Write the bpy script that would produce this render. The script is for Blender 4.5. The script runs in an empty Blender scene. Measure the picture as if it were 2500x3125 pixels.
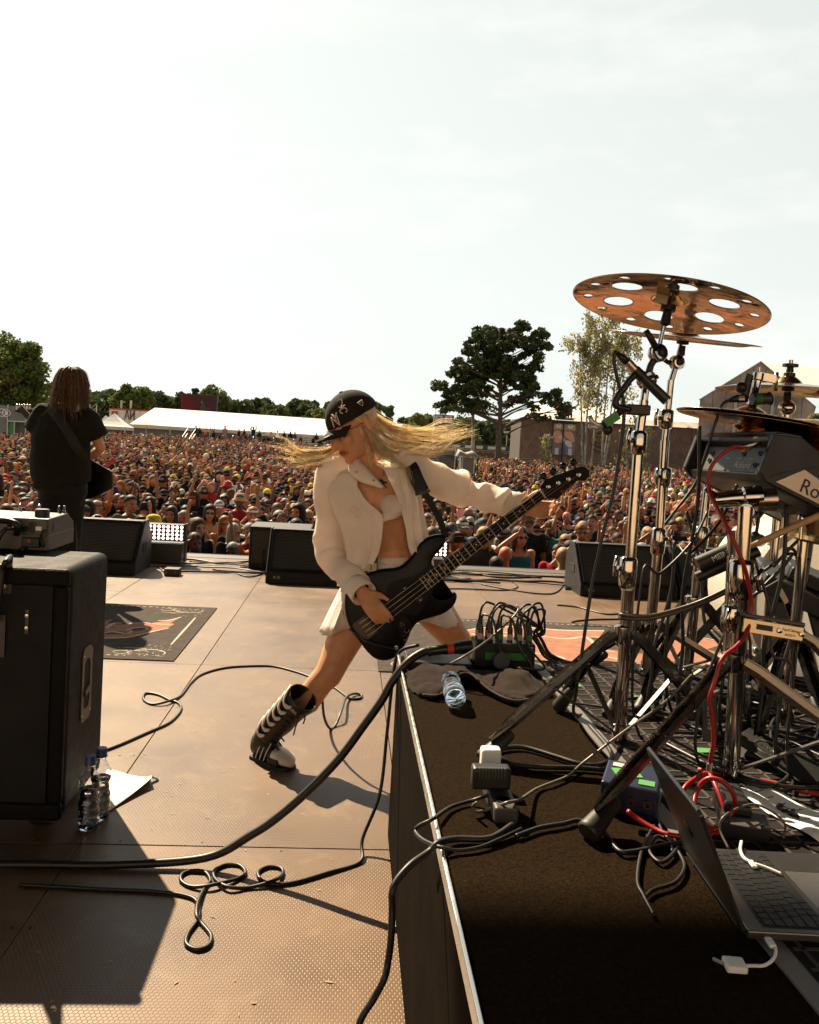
import bpy, bmesh, math, random
import numpy as np
from mathutils import Vector, Matrix, Euler, Quaternion
random.seed(7); rng = np.random.default_rng(11)
sc = bpy.context.scene; COL = sc.collection
rad = math.radians
# ---------------- camera, sky, sun, exposure ----------------
CAMH = 1.27
cam_d = bpy.data.cameras.new('camera'); cam = bpy.data.objects.new('camera', cam_d); COL.objects.link(cam)
CR = Matrix.Rotation(rad(-4.2), 3, 'Z') @ Matrix.Rotation(rad(90 - 2.4), 3, 'X') @ Matrix.Rotation(rad(3.2), 3, 'Z')
cam.matrix_world = Matrix.Translation((0, 0, CAMH)) @ CR.to_4x4()
cam_d.sensor_fit = 'HORIZONTAL'; cam_d.sensor_width = 24; cam_d.lens = 24; cam_d.shift_y = -0.03582
cam_d.clip_start = 0.05; cam_d.clip_end = 5000
sc.camera = cam
SUN_TO = Vector((-0.455, 0.79, 0.85)).normalized()
SUN_EL = math.asin(SUN_TO.z)
wd = bpy.data.worlds.new('World'); sc.world = wd; wd.use_nodes = True
def world():
    nt = wd.node_tree; N = nt.nodes; L = nt.links; N.clear()
    out = N.new('ShaderNodeOutputWorld'); bg = N.new('ShaderNodeBackground')
    sky = N.new('ShaderNodeTexSky'); sky.sky_type = 'NISHITA'; sky.sun_disc = False
    sky.sun_elevation = SUN_EL; sky.sun_rotation = math.atan2(SUN_TO.x, SUN_TO.y); sky.altitude = 50
    sky.air_density = 1.0; sky.dust_density = 1.2; sky.ozone_density = 1.0
    hs = N.new('ShaderNodeHueSaturation'); hs.inputs['Saturation'].default_value = 0.14
    tint = N.new('ShaderNodeMix'); tint.data_type = 'RGBA'; tint.blend_type = 'MULTIPLY'
    tint.inputs[0].default_value = 1.0; tint.inputs[7].default_value = (3.30, 3.46, 3.28, 1)
    gm = N.new('ShaderNodeGamma'); gm.inputs['Gamma'].default_value = 0.28      # hazy, evenly bright sky
    tc = N.new('ShaderNodeTexCoord')
    mp = N.new('ShaderNodeMapping'); mp.inputs['Scale'].default_value = (1.0, 1.0, 2.6); mp.inputs['Location'].default_value = (0.55, 0.3, 0.1)
    no = N.new('ShaderNodeTexNoise'); no.inputs['Scale'].default_value = 3.4; no.inputs['Detail'].default_value = 8; no.inputs['Roughness'].default_value = 0.58
    cr = N.new('ShaderNodeValToRGB'); cr.color_ramp.elements[0].position = 0.50; cr.color_ramp.elements[1].position = 0.63
    cl = N.new('ShaderNodeMix'); cl.data_type = 'RGBA'; cl.inputs[7].default_value = (6.4, 6.5, 6.3, 1)
    fm = N.new('ShaderNodeMath'); fm.operation = 'MULTIPLY'; fm.inputs[1].default_value = 0.55
    L.new(sky.outputs[0], hs.inputs['Color']); L.new(hs.outputs[0], gm.inputs['Color']); L.new(gm.outputs[0], tint.inputs[6])
    L.new(tc.outputs['Generated'], mp.inputs[0]); L.new(mp.outputs[0], no.inputs['Vector']); L.new(no.outputs['Fac'], cr.inputs[0])
    L.new(cr.outputs[0], fm.inputs[0]); L.new(fm.outputs[0], cl.inputs[0]); L.new(tint.outputs[2], cl.inputs[6])
    L.new(cl.outputs[2], bg.inputs['Color']); bg.inputs['Strength'].default_value = 0.060
    L.new(bg.outputs[0], out.inputs['Surface'])
world()
sl = bpy.data.lights.new('sun', 'SUN'); sl.energy = 5.0; sl.angle = rad(0.53); sl.color = (1.0, 0.81, 0.57)
so = bpy.data.objects.new('sun', sl); COL.objects.link(so)
so.rotation_euler = SUN_TO.to_track_quat('Z', 'Y').to_euler(); so.location = (-8, 14, 16)
sc.view_settings.view_transform = 'Standard'; sc.view_settings.look = 'None'; sc.view_settings.gamma = 1
sc.view_settings.exposure = 1.45
sc.cycles.max_bounces = 8; sc.cycles.transparent_max_bounces = 12; sc.cycles.use_denoising = True
sc.cycles.sample_clamp_indirect = 6

# ---------------- layout helpers: a ray of the photograph met with a plane of the place ----------------
def ray(px, py):
    return CR @ Vector(((px - 1250) / 2500, (1562.5 - py) / 2500 - 0.03582, -1))
def FL(px, py, z=0.0):            # point at height z
    d = ray(px, py); return Vector((0, 0, CAMH)) + d * ((z - CAMH) / d.z)
def DP(px, py, Y):                # point at distance Y down the stage
    d = ray(px, py); return Vector((0, 0, CAMH)) + d * (Y / d.y)

# ---------------- mesh helpers ----------------
def V(*a): return Vector(a)
def basis(d):
    d = Vector(d).normalized(); a = Vector((0, 0, 1)) if abs(d.z) < .9 else Vector((1, 0, 0))
    x = a.cross(d).normalized(); return x, d.cross(x), d
def frame(o, z, xh=None):
    """matrix with origin o, local z along z, local x close to xh"""
    z = Vector(z).normalized()
    xh = Vector(xh) if xh is not None else (Vector((1, 0, 0)) if abs(z.x) < .9 else Vector((0, 1, 0)))
    x = (xh - z * xh.dot(z)).normalized(); y = z.cross(x)
    m = Matrix((x, y, z)).transposed().to_4x4(); m.translation = Vector(o); return m
def spline(pts, n=8, closed=False):
    P = [Vector(p) for p in pts]; out = []; k = len(P)
    for i in range(k if closed else k - 1):
        if closed: a, b, c, d = P[i - 1], P[i], P[(i + 1) % k], P[(i + 2) % k]
        else: a, b, c, d = P[max(i - 1, 0)], P[i], P[i + 1], P[min(i + 2, k - 1)]
        for j in range(n):
            t = j / n
            out.append(.5 * ((2 * b) + (c - a) * t + (2 * a - 5 * b + 4 * c - d) * t * t + (3 * b - a - 3 * c + d) * t ** 3))
    if not closed: out.append(P[-1])
    return out
def lerp(a, b, t): return a + (b - a) * t
def smooth01(t): t = max(0., min(1., t)); return t * t * (3 - 2 * t)
class MB:
    def __init__(s): s.v = []; s.f = []; s.m = []; s.mi = 0; s.T = None
    def add(s, vs, fs):
        o = len(s.v)
        s.v += [tuple(s.T @ Vector(v)) if s.T else tuple(v) for v in vs]
        s.f += [tuple(i + o for i in f) for f in fs]; s.m += [s.mi] * len(fs); return s
    def box(s, c, d, R=None):
        c = Vector(c); vs = []
        for i in range(8):
            p = Vector(((i & 1) - .5, (i >> 1 & 1) - .5, (i >> 2 & 1) - .5)) * 1.0
            p = Vector((p.x * d[0], p.y * d[1], p.z * d[2]))
            vs.append(c + (R @ p if R is not None else p))
        return s.add(vs, [(0, 2, 3, 1), (4, 5, 7, 6), (0, 1, 5, 4), (2, 6, 7, 3), (0, 4, 6, 2), (1, 3, 7, 5)])
    def bb(s, x0, x1, y0, y1, z0, z1): return s.box(((x0 + x1) / 2, (y0 + y1) / 2, (z0 + z1) / 2), (x1 - x0, y1 - y0, z1 - z0))
    def bar(s, a, b, w, h, up=None):
        """flat bar from a to b, w wide, h thick"""
        a = Vector(a); b = Vector(b); m = frame((a + b) / 2, b - a, up)
        return s.box(m.translation, (w, h, (b - a).length), m.to_3x3())
    def tube(s, pts, r, n=8, cap=True, closed=False, sy=1.0, up=None):
        P = [Vector(p) for p in pts]; k = len(P); rs = r if hasattr(r, '__len__') else [r] * k
        t = [(P[(i + 1) % k] - P[i - 1]) if closed else (P[min(i + 1, k - 1)] - P[max(i - 1, 0)]) for i in range(k)]
        t = [q.normalized() if q.length > 1e-9 else Vector((0, 0, 1)) for q in t]
        if up is not None: x = (Vector(up) - t[0] * Vector(up).dot(t[0])).normalized()
        else: x = basis(t[0])[0]
        vs = []
        for i in range(k):
            x = (x - t[i] * x.dot(t[i]))
            x = x.normalized() if x.length > 1e-6 else basis(t[i])[0]
            y = t[i].cross(x)
            ri = rs[i]; rx, ry = ri if hasattr(ri, '__len__') else (ri, ri * sy)
            for j in range(n):
                a = 2 * math.pi * j / n
                vs.append(P[i] + x * (rx * math.cos(a)) + y * (ry * math.sin(a)))
        fs = []
        for i in range(k if closed else k - 1):
            i2 = (i + 1) % k
            for j in range(n):
                j2 = (j + 1) % n; fs.append((i * n + j, i * n + j2, i2 * n + j2, i2 * n + j))
        if cap and not closed:
            fs.append(tuple(range(n))[::-1]); fs.append(tuple((k - 1) * n + j for j in range(n)))
        return s.add(vs, fs)
    def cyl(s, a, b, r, n=12, r2=None): return s.tube([a, b], [r, r if r2 is None else r2], n)
    def lathe(s, prof, M=None, n=20, cap=True, a0=0., a1=2 * math.pi):
        """prof = [(r,z)] turned about local z of M"""
        M = M or Matrix(); full = abs(a1 - a0 - 2 * math.pi) < 1e-6; m = n if full else n + 1
        vs = [M @ Vector((r * math.cos(a0 + (a1 - a0) * j / n), r * math.sin(a0 + (a1 - a0) * j / n), z)) for r, z in prof for j in range(m)]
        fs = []
        for i in range(len(prof) - 1):
            for j in range(n):
                j2 = (j + 1) % m; fs.append((i * m + j, i * m + j2, (i + 1) * m + j2, (i + 1) * m + j))
        if cap and full:
            if prof[0][0] > 1e-5: fs.append(tuple(range(m))[::-1])
            if prof[-1][0] > 1e-5: fs.append(tuple((len(prof) - 1) * m + j for j in range(m)))
        return s.add(vs, fs)
    def ball(s, c, r, n=10, k=7, R=None):
        c = Vector(c); r3 = r if hasattr(r, '__len__') else (r, r, r); vs = []
        for i in range(k + 1):
            th = math.pi * i / k
            for j in range(n):
                a = 2 * math.pi * j / n
                p = Vector((r3[0] * math.sin(th) * math.cos(a), r3[1] * math.sin(th) * math.sin(a), -r3[2] * math.cos(th)))
                vs.append(c + (R @ p if R is not None else p))
        return s.add(vs, [(i * n + j, i * n + (j + 1) % n, (i + 1) * n + (j + 1) % n, (i + 1) * n + j) for i in range(k) for j in range(n)])
    def prism(s, poly, z0, z1, M=None):
        M = M or Matrix(); k = len(poly)
        vs = [M @ Vector((p[0], p[1], z0)) for p in poly] + [M @ Vector((p[0], p[1], z1)) for p in poly]
        return s.add(vs, [tuple(range(k))[::-1], tuple(range(k, 2 * k))] + [(i, (i + 1) % k, k + (i + 1) % k, k + i) for i in range(k)])
    def loft(s, rings, cap=True, closed=True):
        n = len(rings[0]); vs = [p for r in rings for p in r]; fs = []
        for i in range(len(rings) - 1):
            for j in range(n if closed else n - 1):
                j2 = (j + 1) % n; fs.append((i * n + j, i * n + j2, (i + 1) * n + j2, (i + 1) * n + j))
        if cap: fs.append(tuple(range(n))[::-1]); fs.append(tuple((len(rings) - 1) * n + j for j in range(n)))
        return s.add(vs, fs)
    def mesh(s, name):
        me = bpy.data.meshes.new(name); me.from_pydata(s.v, [], s.f); me.polygons.foreach_set('material_index', s.m); return me
    def build(s, name, mat, parent=None, smooth=None, bevel=0., seg=2, sub=0, solid=0., weld=False):
        me = s.mesh(name)
        if weld:
            bm = bmesh.new(); bm.from_mesh(me); bmesh.ops.remove_doubles(bm, verts=bm.verts, dist=1e-5); bm.to_mesh(me); bm.free()
        return mkobj(name, me, mat, parent, smooth, bevel, seg, sub, solid)
def mkobj(name, me, mat, parent=None, smooth=None, bevel=0., seg=2, sub=0, solid=0.):
    for m in (mat if isinstance(mat, (list, tuple)) else [mat]): me.materials.append(m)
    if smooth is not None:
        me.shade_smooth()
        if smooth < 180: me.set_sharp_from_angle(angle=rad(smooth))
    o = bpy.data.objects.new(name, me); COL.objects.link(o)
    if solid: md = o.modifiers.new('solid', 'SOLIDIFY'); md.thickness = solid; md.offset = 0
    if bevel:
        md = o.modifiers.new('bevel', 'BEVEL'); md.width = bevel; md.segments = seg; md.limit_method = 'ANGLE'; md.angle_limit = rad(40)
    if sub: md = o.modifiers.new('sub', 'SUBSURF'); md.levels = sub; md.render_levels = sub
    if parent is not None: adopt(o, parent)
    return o
def adopt(o, parent):
    o.parent = parent; o.matrix_parent_inverse = MW(parent).inverted()
def MW(o):
    m = o.matrix_basis.copy()
    if o.parent: m = MW(o.parent) @ o.matrix_parent_inverse @ m
    return m
def tag(o, label, cat=None, group=None, kind=None):
    if label: o['label'] = label
    if cat: o['category'] = cat
    if group: o['group'] = group
    if kind: o['kind'] = kind
    return o
def thing(name, loc, label, cat, group=None, rz=0.):
    o = bpy.data.objects.new(name, None); COL.objects.link(o); o.empty_display_size = .1
    o.location = loc; o.rotation_euler = (0, 0, rz); return tag(o, label, cat, group)
def copy_tree(o, parent=None):
    c = o.copy(); COL.objects.link(c); c.parent = parent
    for ch in list(o.children): copy_tree(ch, c)
    return c
def merge_pts(o): return o

# ---------------- materials ----------------
_mats = {}
def M(name, col=(.5, .5, .5), rough=.5, metal=0., var=.10, vs=6., bump=0., bs=80., spec=.5, vcol=False, ocol=False, trans=0., ior=1.45,
      emit=0., coat=0., sheen=0., alpha=1., sss=0., wave=None, rvar=.06, trl=0.):
    if name in _mats: return _mats[name]
    m = bpy.data.materials.new(name); m.use_nodes = True; nt = m.node_tree; N = nt.nodes; L = nt.links
    b = N['Principled BSDF']; _mats[name] = m
    b.inputs['Roughness'].default_value = rough; b.inputs['Metallic'].default_value = metal
    b.inputs['Specular IOR Level'].default_value = spec; b.inputs['IOR'].default_value = ior
    b.inputs['Transmission Weight'].default_value = trans; b.inputs['Coat Weight'].default_value = coat
    b.inputs['Sheen Weight'].default_value = sheen; b.inputs['Alpha'].default_value = alpha
    if sss: b.inputs['Subsurface Weight'].default_value = sss; b.inputs['Subsurface Radius'].default_value = (.012, .004, .002); b.inputs['Subsurface Scale'].default_value = 1.0
    geo = N.new('ShaderNodeNewGeometry')
    no = N.new('ShaderNodeTexNoise'); no.inputs['Scale'].default_value = vs; no.inputs['Detail'].default_value = 5
    L.new(geo.outputs['Position'], no.inputs['Vector'])
    mr = N.new('ShaderNodeMapRange'); mr.inputs['From Min'].default_value = .3; mr.inputs['From Max'].default_value = .7
    mr.inputs['To Min'].default_value = 1 - var; mr.inputs['To Max'].default_value = 1 + var; L.new(no.outputs['Fac'], mr.inputs['Value'])
    mx = N.new('ShaderNodeMix'); mx.data_type = 'RGBA'; mx.blend_type = 'MULTIPLY'; mx.inputs[0].default_value = 1
    mx.inputs[6].default_value = (*col, 1); L.new(mr.outputs[0], mx.inputs[7]); c = mx.outputs[2]
    def mul(sock):
        nonlocal c
        q = N.new('ShaderNodeMix'); q.data_type = 'RGBA'; q.blend_type = 'MULTIPLY'; q.inputs[0].default_value = 1
        L.new(c, q.inputs[6]); L.new(sock, q.inputs[7]); c = q.outputs[2]
    if vcol: a = N.new('ShaderNodeAttribute'); a.attribute_name = 'col'; mul(a.outputs['Color'])
    if ocol: oi = N.new('ShaderNodeObjectInfo'); mul(oi.outputs['Color'])
    L.new(c, b.inputs['Base Color'])
    if emit: L.new(c, b.inputs['Emission Color']); b.inputs['Emission Strength'].default_value = emit
    if rvar:
        r2 = N.new('ShaderNodeMapRange'); r2.inputs['From Min'].default_value = .3; r2.inputs['From Max'].default_value = .7
        r2.inputs['To Min'].default_value = max(.02, rough - rvar); r2.inputs['To Max'].default_value = min(1, rough + rvar)
        L.new(no.outputs['Fac'], r2.inputs['Value']); L.new(r2.outputs[0], b.inputs['Roughness'])
    if bump:
        n2 = N.new('ShaderNodeTexNoise'); n2.inputs['Scale'].default_value = bs; n2.inputs['Detail'].default_value = 4
        L.new(geo.outputs['Position'], n2.inputs['Vector'])
        bp = N.new('ShaderNodeBump'); bp.inputs['Strength'].default_value = bump; bp.inputs['Distance'].default_value = 1. / bs
        L.new(n2.outputs['Fac'], bp.inputs['Height']); L.new(bp.outputs[0], b.inputs['Normal'])
    if trl:
        t = N.new('ShaderNodeBsdfTranslucent'); L.new(c, t.inputs['Color']); ms = N.new('ShaderNodeMixShader'); ms.inputs[0].default_value = trl
        L.new(b.outputs[0], ms.inputs[1]); L.new(t.outputs[0], ms.inputs[2]); L.new(ms.outputs[0], N['Material Output'].inputs['Surface'])
    return m
def nodes_of(m): return m.node_tree.nodes, m.node_tree.links, m.node_tree.nodes['Principled BSDF']
BLACK = M('black_plastic', (.007, .007, .006), .45, var=.2)
RUBBER = M('black_rubber', (.010, .010, .009), .6, var=.15)
CABLE = M('cable_rubber', (.009, .008, .007), .45, var=.15)
CHROME = M('chrome', (.44, .41, .37), .09, 1., var=.10, vs=20, rvar=.03)
STEEL = M('worn_steel', (.55, .53, .50), .28, 1., var=.15, vs=30)
DARKMETAL = M('dark_metal', (.06, .058, .055), .4, .8)
WHITE = M('white_plastic', (.75, .74, .70), .4)
def cable(name, pts, r, label, mat=None, n=8, seg=7, group=None, parent=None):
    o = MB().tube(spline(pts, seg), r, n).build(name, mat or CABLE, parent, smooth=180)
    if parent is None: tag(o, label, 'cable', group)
    return o
def text(name, body, size, M4, mat, parent, depth=.0008, ax='CENTER', sx=1.):
    cu = bpy.data.curves.new(name, 'FONT'); cu.body = body; cu.size = size; cu.extrude = depth; cu.align_x = ax; cu.align_y = 'CENTER'
    cu.resolution_u = 3; t = bpy.data.objects.new('tmp', cu); COL.objects.link(t); bpy.context.view_layer.update()
    me = bpy.data.meshes.new_from_object(t.evaluated_get(bpy.context.evaluated_depsgraph_get())); bpy.data.objects.remove(t)
    me.transform(M4 @ Matrix.Diagonal((sx, 1, 1, 1))); me.name = name; me.materials.clear(); return tag(mkobj(name, me, mat, parent), None, kind=None)
def remesh(mb, name, vox, smooth=4, dec=1.):
    """several overlapping closed shapes fused into one continuous skin"""
    me = mb.mesh('tmp'); o = bpy.data.objects.new('tmp', me); COL.objects.link(o)
    m = o.modifiers.new('r', 'REMESH'); m.mode = 'VOXEL'; m.voxel_size = vox
    if smooth: m = o.modifiers.new('s', 'SMOOTH'); m.iterations = smooth; m.factor = .5
    if dec < 1: m = o.modifiers.new('d', 'DECIMATE'); m.ratio = dec
    bpy.context.view_layer.update()
    out = bpy.data.meshes.new_from_object(o.evaluated_get(bpy.context.evaluated_depsgraph_get())); out.name = name
    bpy.data.objects.remove(o); bpy.data.meshes.remove(me); return out
def paint(me, fn, name='col'):
    n = len(me.vertices); co = np.empty(n * 3); me.vertices.foreach_get('co', co); c = np.ones((n, 4)); c[:, :3] = fn(co.reshape(-1, 3))
    at = me.color_attributes.new(name, 'FLOAT_COLOR', 'POINT'); at.data.foreach_set('color', c.ravel())
# ---------------- the stage ----------------
GROUND_Z = -1.6
def gz(x, y):
    t = smooth01((y - 22) / 85.); return GROUND_Z + t * (0.95 - .012 * max(-30, min(45, x + 10)))
def ground():
    m = M('trodden_ground', (.24, .17, .10), .9, var=.35, vs=.6, bump=.5, bs=8.)
    xs = list(np.linspace(-120, 120, 41)); ys = [8.9, 14, 22, 30, 40, 50, 60, 70, 80, 90, 100, 110, 130, 160, 220, 320]
    xs = [-1500, -500] + xs + [500, 1500]; ys = [-40, 0] + ys + [700, 2500]
    mb = MB(); mb.add([(x, y, gz(x, y)) for y in ys for x in xs],
        [(j * len(xs) + i, j * len(xs) + i + 1, (j + 1) * len(xs) + i + 1, (j + 1) * len(xs) + i) for j in range(len(ys) - 1) for i in range(len(xs) - 1)])
    tag(mb.build('ground', m, smooth=180), 'trodden festival field under the crowd', kind='structure')
ground()
def floor_material():
    m = M('stage_plywood', (.112, .065, .032), .45, var=.22, vs=2.2, rvar=.08, spec=.36)
    N, L, b = nodes_of(m)
    geo = N.new('ShaderNodeNewGeometry')
    oi = N.new('ShaderNodeObjectInfo')
    base = b.inputs['Base Color'].links[0].from_socket
    mr = N.new('ShaderNodeMapRange'); mr.inputs['To Min'].default_value = .82; mr.inputs['To Max'].default_value = 1.12; L.new(oi.outputs['Random'], mr.inputs['Value'])
    mx = N.new('ShaderNodeMix'); mx.data_type = 'RGBA'; mx.blend_type = 'MULTIPLY'; mx.inputs[0].default_value = 1
    L.new(base, mx.inputs[6]); L.new(mr.outputs[0], mx.inputs[7])
    # dusty smears and footprints
    n3 = N.new('ShaderNodeTexNoise'); n3.inputs['Scale'].default_value = 5.5; n3.inputs['Detail'].default_value = 9; n3.inputs['Roughness'].default_value = .68; n3.inputs['Distortion'].default_value = 1.2
    L.new(geo.outputs['Position'], n3.inputs['Vector'])
    rp = N.new('ShaderNodeValToRGB'); rp.color_ramp.elements[0].position = .52; rp.color_ramp.elements[1].position = .78
    L.new(n3.outputs['Fac'], rp.inputs[0])
    d = N.new('ShaderNodeMix'); d.data_type = 'RGBA'; d.inputs[7].default_value = (.19, .125, .070, 1)
    mm = N.new('ShaderNodeMath'); mm.operation = 'MULTIPLY'; mm.inputs[1].default_value = .75; L.new(rp.outputs[0], mm.inputs[0])
    L.new(mm.outputs[0], d.inputs[0]); L.new(mx.outputs[2], d.inputs[6])
    n4 = N.new('ShaderNodeTexNoise'); n4.inputs['Scale'].default_value = 2.6; n4.inputs['Detail'].default_value = 7; n4.inputs['Roughness'].default_value = .6
    L.new(geo.outputs['Position'], n4.inputs['Vector'])
    r4 = N.new('ShaderNodeValToRGB'); r4.color_ramp.elements[0].position = .58; r4.color_ramp.elements[1].position = .75; L.new(n4.outputs['Fac'], r4.inputs[0])
    d2 = N.new('ShaderNodeMix'); d2.data_type = 'RGBA'; d2.inputs[7].default_value = (.070, .042, .024, 1)
    m2 = N.new('ShaderNodeMath'); m2.operation = 'MULTIPLY'; m2.inputs[1].default_value = .6; L.new(r4.outputs[0], m2.inputs[0])
    L.new(m2.outputs[0], d2.inputs[0]); L.new(d.outputs[2], d2.inputs[6]); L.new(d2.outputs[2], b.inputs['Base Color'])
    # thin scratches
    n5 = N.new('ShaderNodeTexNoise'); n5.inputs['Scale'].default_value = 1.7; n5.inputs['Detail'].default_value = 2; n5.inputs['Distortion'].default_value = 2.2; L.new(geo.outputs['Position'], n5.inputs['Vector'])
    ab = N.new('ShaderNodeMath'); ab.operation = 'SUBTRACT'; ab.inputs[1].default_value = .5; L.new(n5.outputs['Fac'], ab.inputs[0]); a2 = N.new('ShaderNodeMath'); a2.operation = 'ABSOLUTE'; L.new(ab.outputs[0], a2.inputs[0])
    rs = N.new('ShaderNodeMapRange'); rs.inputs['From Min'].default_value = .0008; rs.inputs['From Max'].default_value = .0022; rs.inputs['To Min'].default_value = .55; rs.inputs['To Max'].default_value = 0; L.new(a2.outputs[0], rs.inputs['Value'])
    br = N.new('ShaderNodeMath'); br.operation = 'MULTIPLY'; L.new(rs.outputs[0], br.inputs[0]); L.new(rp.outputs[0], br.inputs[1])
    d3 = N.new('ShaderNodeMix'); d3.data_type = 'RGBA'; d3.inputs[7].default_value = (.26, .19, .12, 1); L.new(br.outputs[0], d3.inputs[0]); L.new(d2.outputs[2], d3.inputs[6]); L.new(d3.outputs[2], b.inputs['Base Color'])
    # anti-slip hexagon film
    def vm(op, a, bv=None, c=None):
        q = N.new('ShaderNodeVectorMath'); q.operation = op
        for i, s in enumerate((a, bv, c)):
            if s is None: continue
            if isinstance(s, (tuple, list)): q.inputs[i].default_value = s
            else: L.new(s, q.inputs[i])
        return q
    S = .0115; per = (S, S * 1.732, 1); hf = (S / 2, S * .866, 0)
    sp = vm('MULTIPLY', geo.outputs['Position'], (1, 1, 0))
    def cell(off):
        a = vm('ADD', sp.outputs[0], off); w = vm('WRAP', a.outputs[0], (S / 2, S * .866, 1), (-S / 2, -S * .866, -1)); return vm('LENGTH', w.outputs[0])
    c1, c2 = cell((0, 0, 0)), cell(hf)
    mn = N.new('ShaderNodeMath'); mn.operation = 'MINIMUM'; L.new(c1.outputs['Value'], mn.inputs[0]); L.new(c2.outputs['Value'], mn.inputs[1])
    g = N.new('ShaderNodeMapRange'); g.interpolation_type = 'SMOOTHSTEP'; g.inputs['From Min'].default_value = S * .40; g.inputs['From Max'].default_value = S * .56
    g.inputs['To Min'].default_value = 1; g.inputs['To Max'].default_value = 0; L.new(mn.outputs[0], g.inputs['Value'])
    bp = N.new('ShaderNodeBump'); bp.inputs['Strength'].default_value = .55; bp.inputs['Distance'].default_value = .0012
    L.new(g.outputs[0], bp.inputs['Height']); L.new(bp.outputs[0], b.inputs['Normal'])
    return m
def stage():
    base = MB().bb(-11, 11, -8, 8.96, -.24, -.022).build('stage_floor', M('stage_understructure', (.03, .026, .022), .8))
    tag(base, 'plywood stage deck of brown anti-slip panels', kind='structure')
    mat = floor_material(); x0, y0, px_, py_ = -.77, 2.53, 1.0, 2.06
    me = None
    for i in range(-9, 11):
        for j in range(-2, 3):
            o_ = (x0 + px_ * (i + .5), y0 + py_ * (j + .5))
            if me is None:
                p = MB().bb(-px_ / 2 + .0018, px_ / 2 - .0018, -py_ / 2 + .0018, py_ / 2 - .0018, -.02, 0).build('floor_panel', mat, None, bevel=.0012, seg=1); me = p
            else:
                p = me.copy(); COL.objects.link(p)
            p.location = (o_[0], o_[1], random.uniform(-.0012, .0012)); adopt(p, base)
    sr = MB()
    for i in range(-3, 6):
        for j in range(-1, 4):
            for k in range(7):
                for dx in (-.022, .022): sr.lathe([(.0045, 0), (.0045, .0006), (0, .0008)], Matrix.Translation((x0 + i + dx, y0 + py_ * (j - 1) + .12 + .3 * k, .001)), 7)
                if k < 4: sr.lathe([(.0045, 0), (.0045, .0006), (0, .0008)], Matrix.Translation((x0 + i + .12 + .25 * k, y0 + py_ * (j - 1) + random.choice((-.022, .022)), .001)), 7)
    sr.build('panel_screws', M('screw_rust', (.035, .022, .014), .6, .4, var=.4), base)['kind'] = 'stuff'
    sp_ = MB(); r7 = random.Random(5)
    for _ in range(170):
        c = V(r7.uniform(-1.6, .15), r7.uniform(1.75, 6.5), .0025); a = r7.uniform(0, 6.28); l, w = r7.uniform(.004, .016), r7.uniform(.0015, .004); d_ = V(math.cos(a), math.sin(a), 0); e_ = V(-d_.y, d_.x, 0); sp_.add([c - d_ * l, c + e_ * w, c + d_ * l, c - e_ * w], [(0, 1, 2, 3)])
    sp_.build('floor_crumbs', M('crumbs', (.30, .19, .10), .8, var=.6, vs=9.), base)['kind'] = 'stuff'
    MB().bb(-11, 11, 8.712, 8.96, -.02, .004).build('edge_board', M('edge_board', (.05, .045, .04), .6), base, bevel=.003)
    MB().bb(-11, 11, 8.962, 8.99, -1.58, .006).build('front_skirt', M('black_drape', (.008, .008, .008), .9), base)
    # stage roof, inferred from its shadow edge; unseen drapes added to cut fill light
    dr = M('roof_and_added_drapes', (.05, .036, .025), .95, var=.3)
    rf = MB().bb(-11.5, 11.5, -6, 9.0, 9.0, 9.25).bb(-11.5, 11.5, -6.2, -6, 5.0, 9.0).bb(-11.6, -11.4, -6, 4.5, -.02, 9.0).bb(11.4, 11.6, -6, 6.5, -.02, 9.0)
    tag(rf.build('stage_roof', dr), 'black roof of the stage with unseen drapes added to cut fill light', kind='structure')
    tag(MB().bb(-16, 16, -15.9, -15.6, -1.6, 5.2).build('added_bounce_wall', M('bounce_wall_canvas', (.64, .50, .37), .8, var=.1, vs=.5)), 'unseen pale wall added to bounce sunlight onto the stage', kind='structure')  # unseen wall added behind the camera to bounce warm sunlight on the bassist
stage()
RX, RZ = .19, .60            # drum riser: left edge and top
def riser():
    car = M('riser_carpet', (.0135, .0080, .0033), .98, var=.5, vs=170., bump=1., bs=300., spec=.03)
    r = thing('drum_riser', (RX, 1.2, 0), 'drum riser with brown carpet top and dark plywood side', 'riser')
    wood = M('riser_side', (.0062, .0040, .0020), .85, var=.5, vs=9., bump=.1, spec=.03)
    N, L, b = nodes_of(wood)
    MB().bb(RX + .004, 3.8, -1.4, 2.62, .0, RZ - .02).build('deck', wood, r)
    MB().bb(RX - .004, RX + .002, .75, 2.628, .0, RZ - .035).build('side_board', wood, r)
    MB().bb(RX - .004, RX + .002, -1.4, .745, .0, RZ - .035).build('side_board', wood, r)
    MB().bb(RX + .006, 3.8, -1.4, 2.616, RZ - .02, RZ - .002).build('carpet', car, r)
    MB().bb(RX - .005, RX + .0015, -1.4, 2.63, RZ - .03, RZ).build('edge_trim', M('trim_aluminium', (.72, .69, .62), .3, 1., var=.1, vs=40), r, bevel=.0015)
riser()
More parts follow.
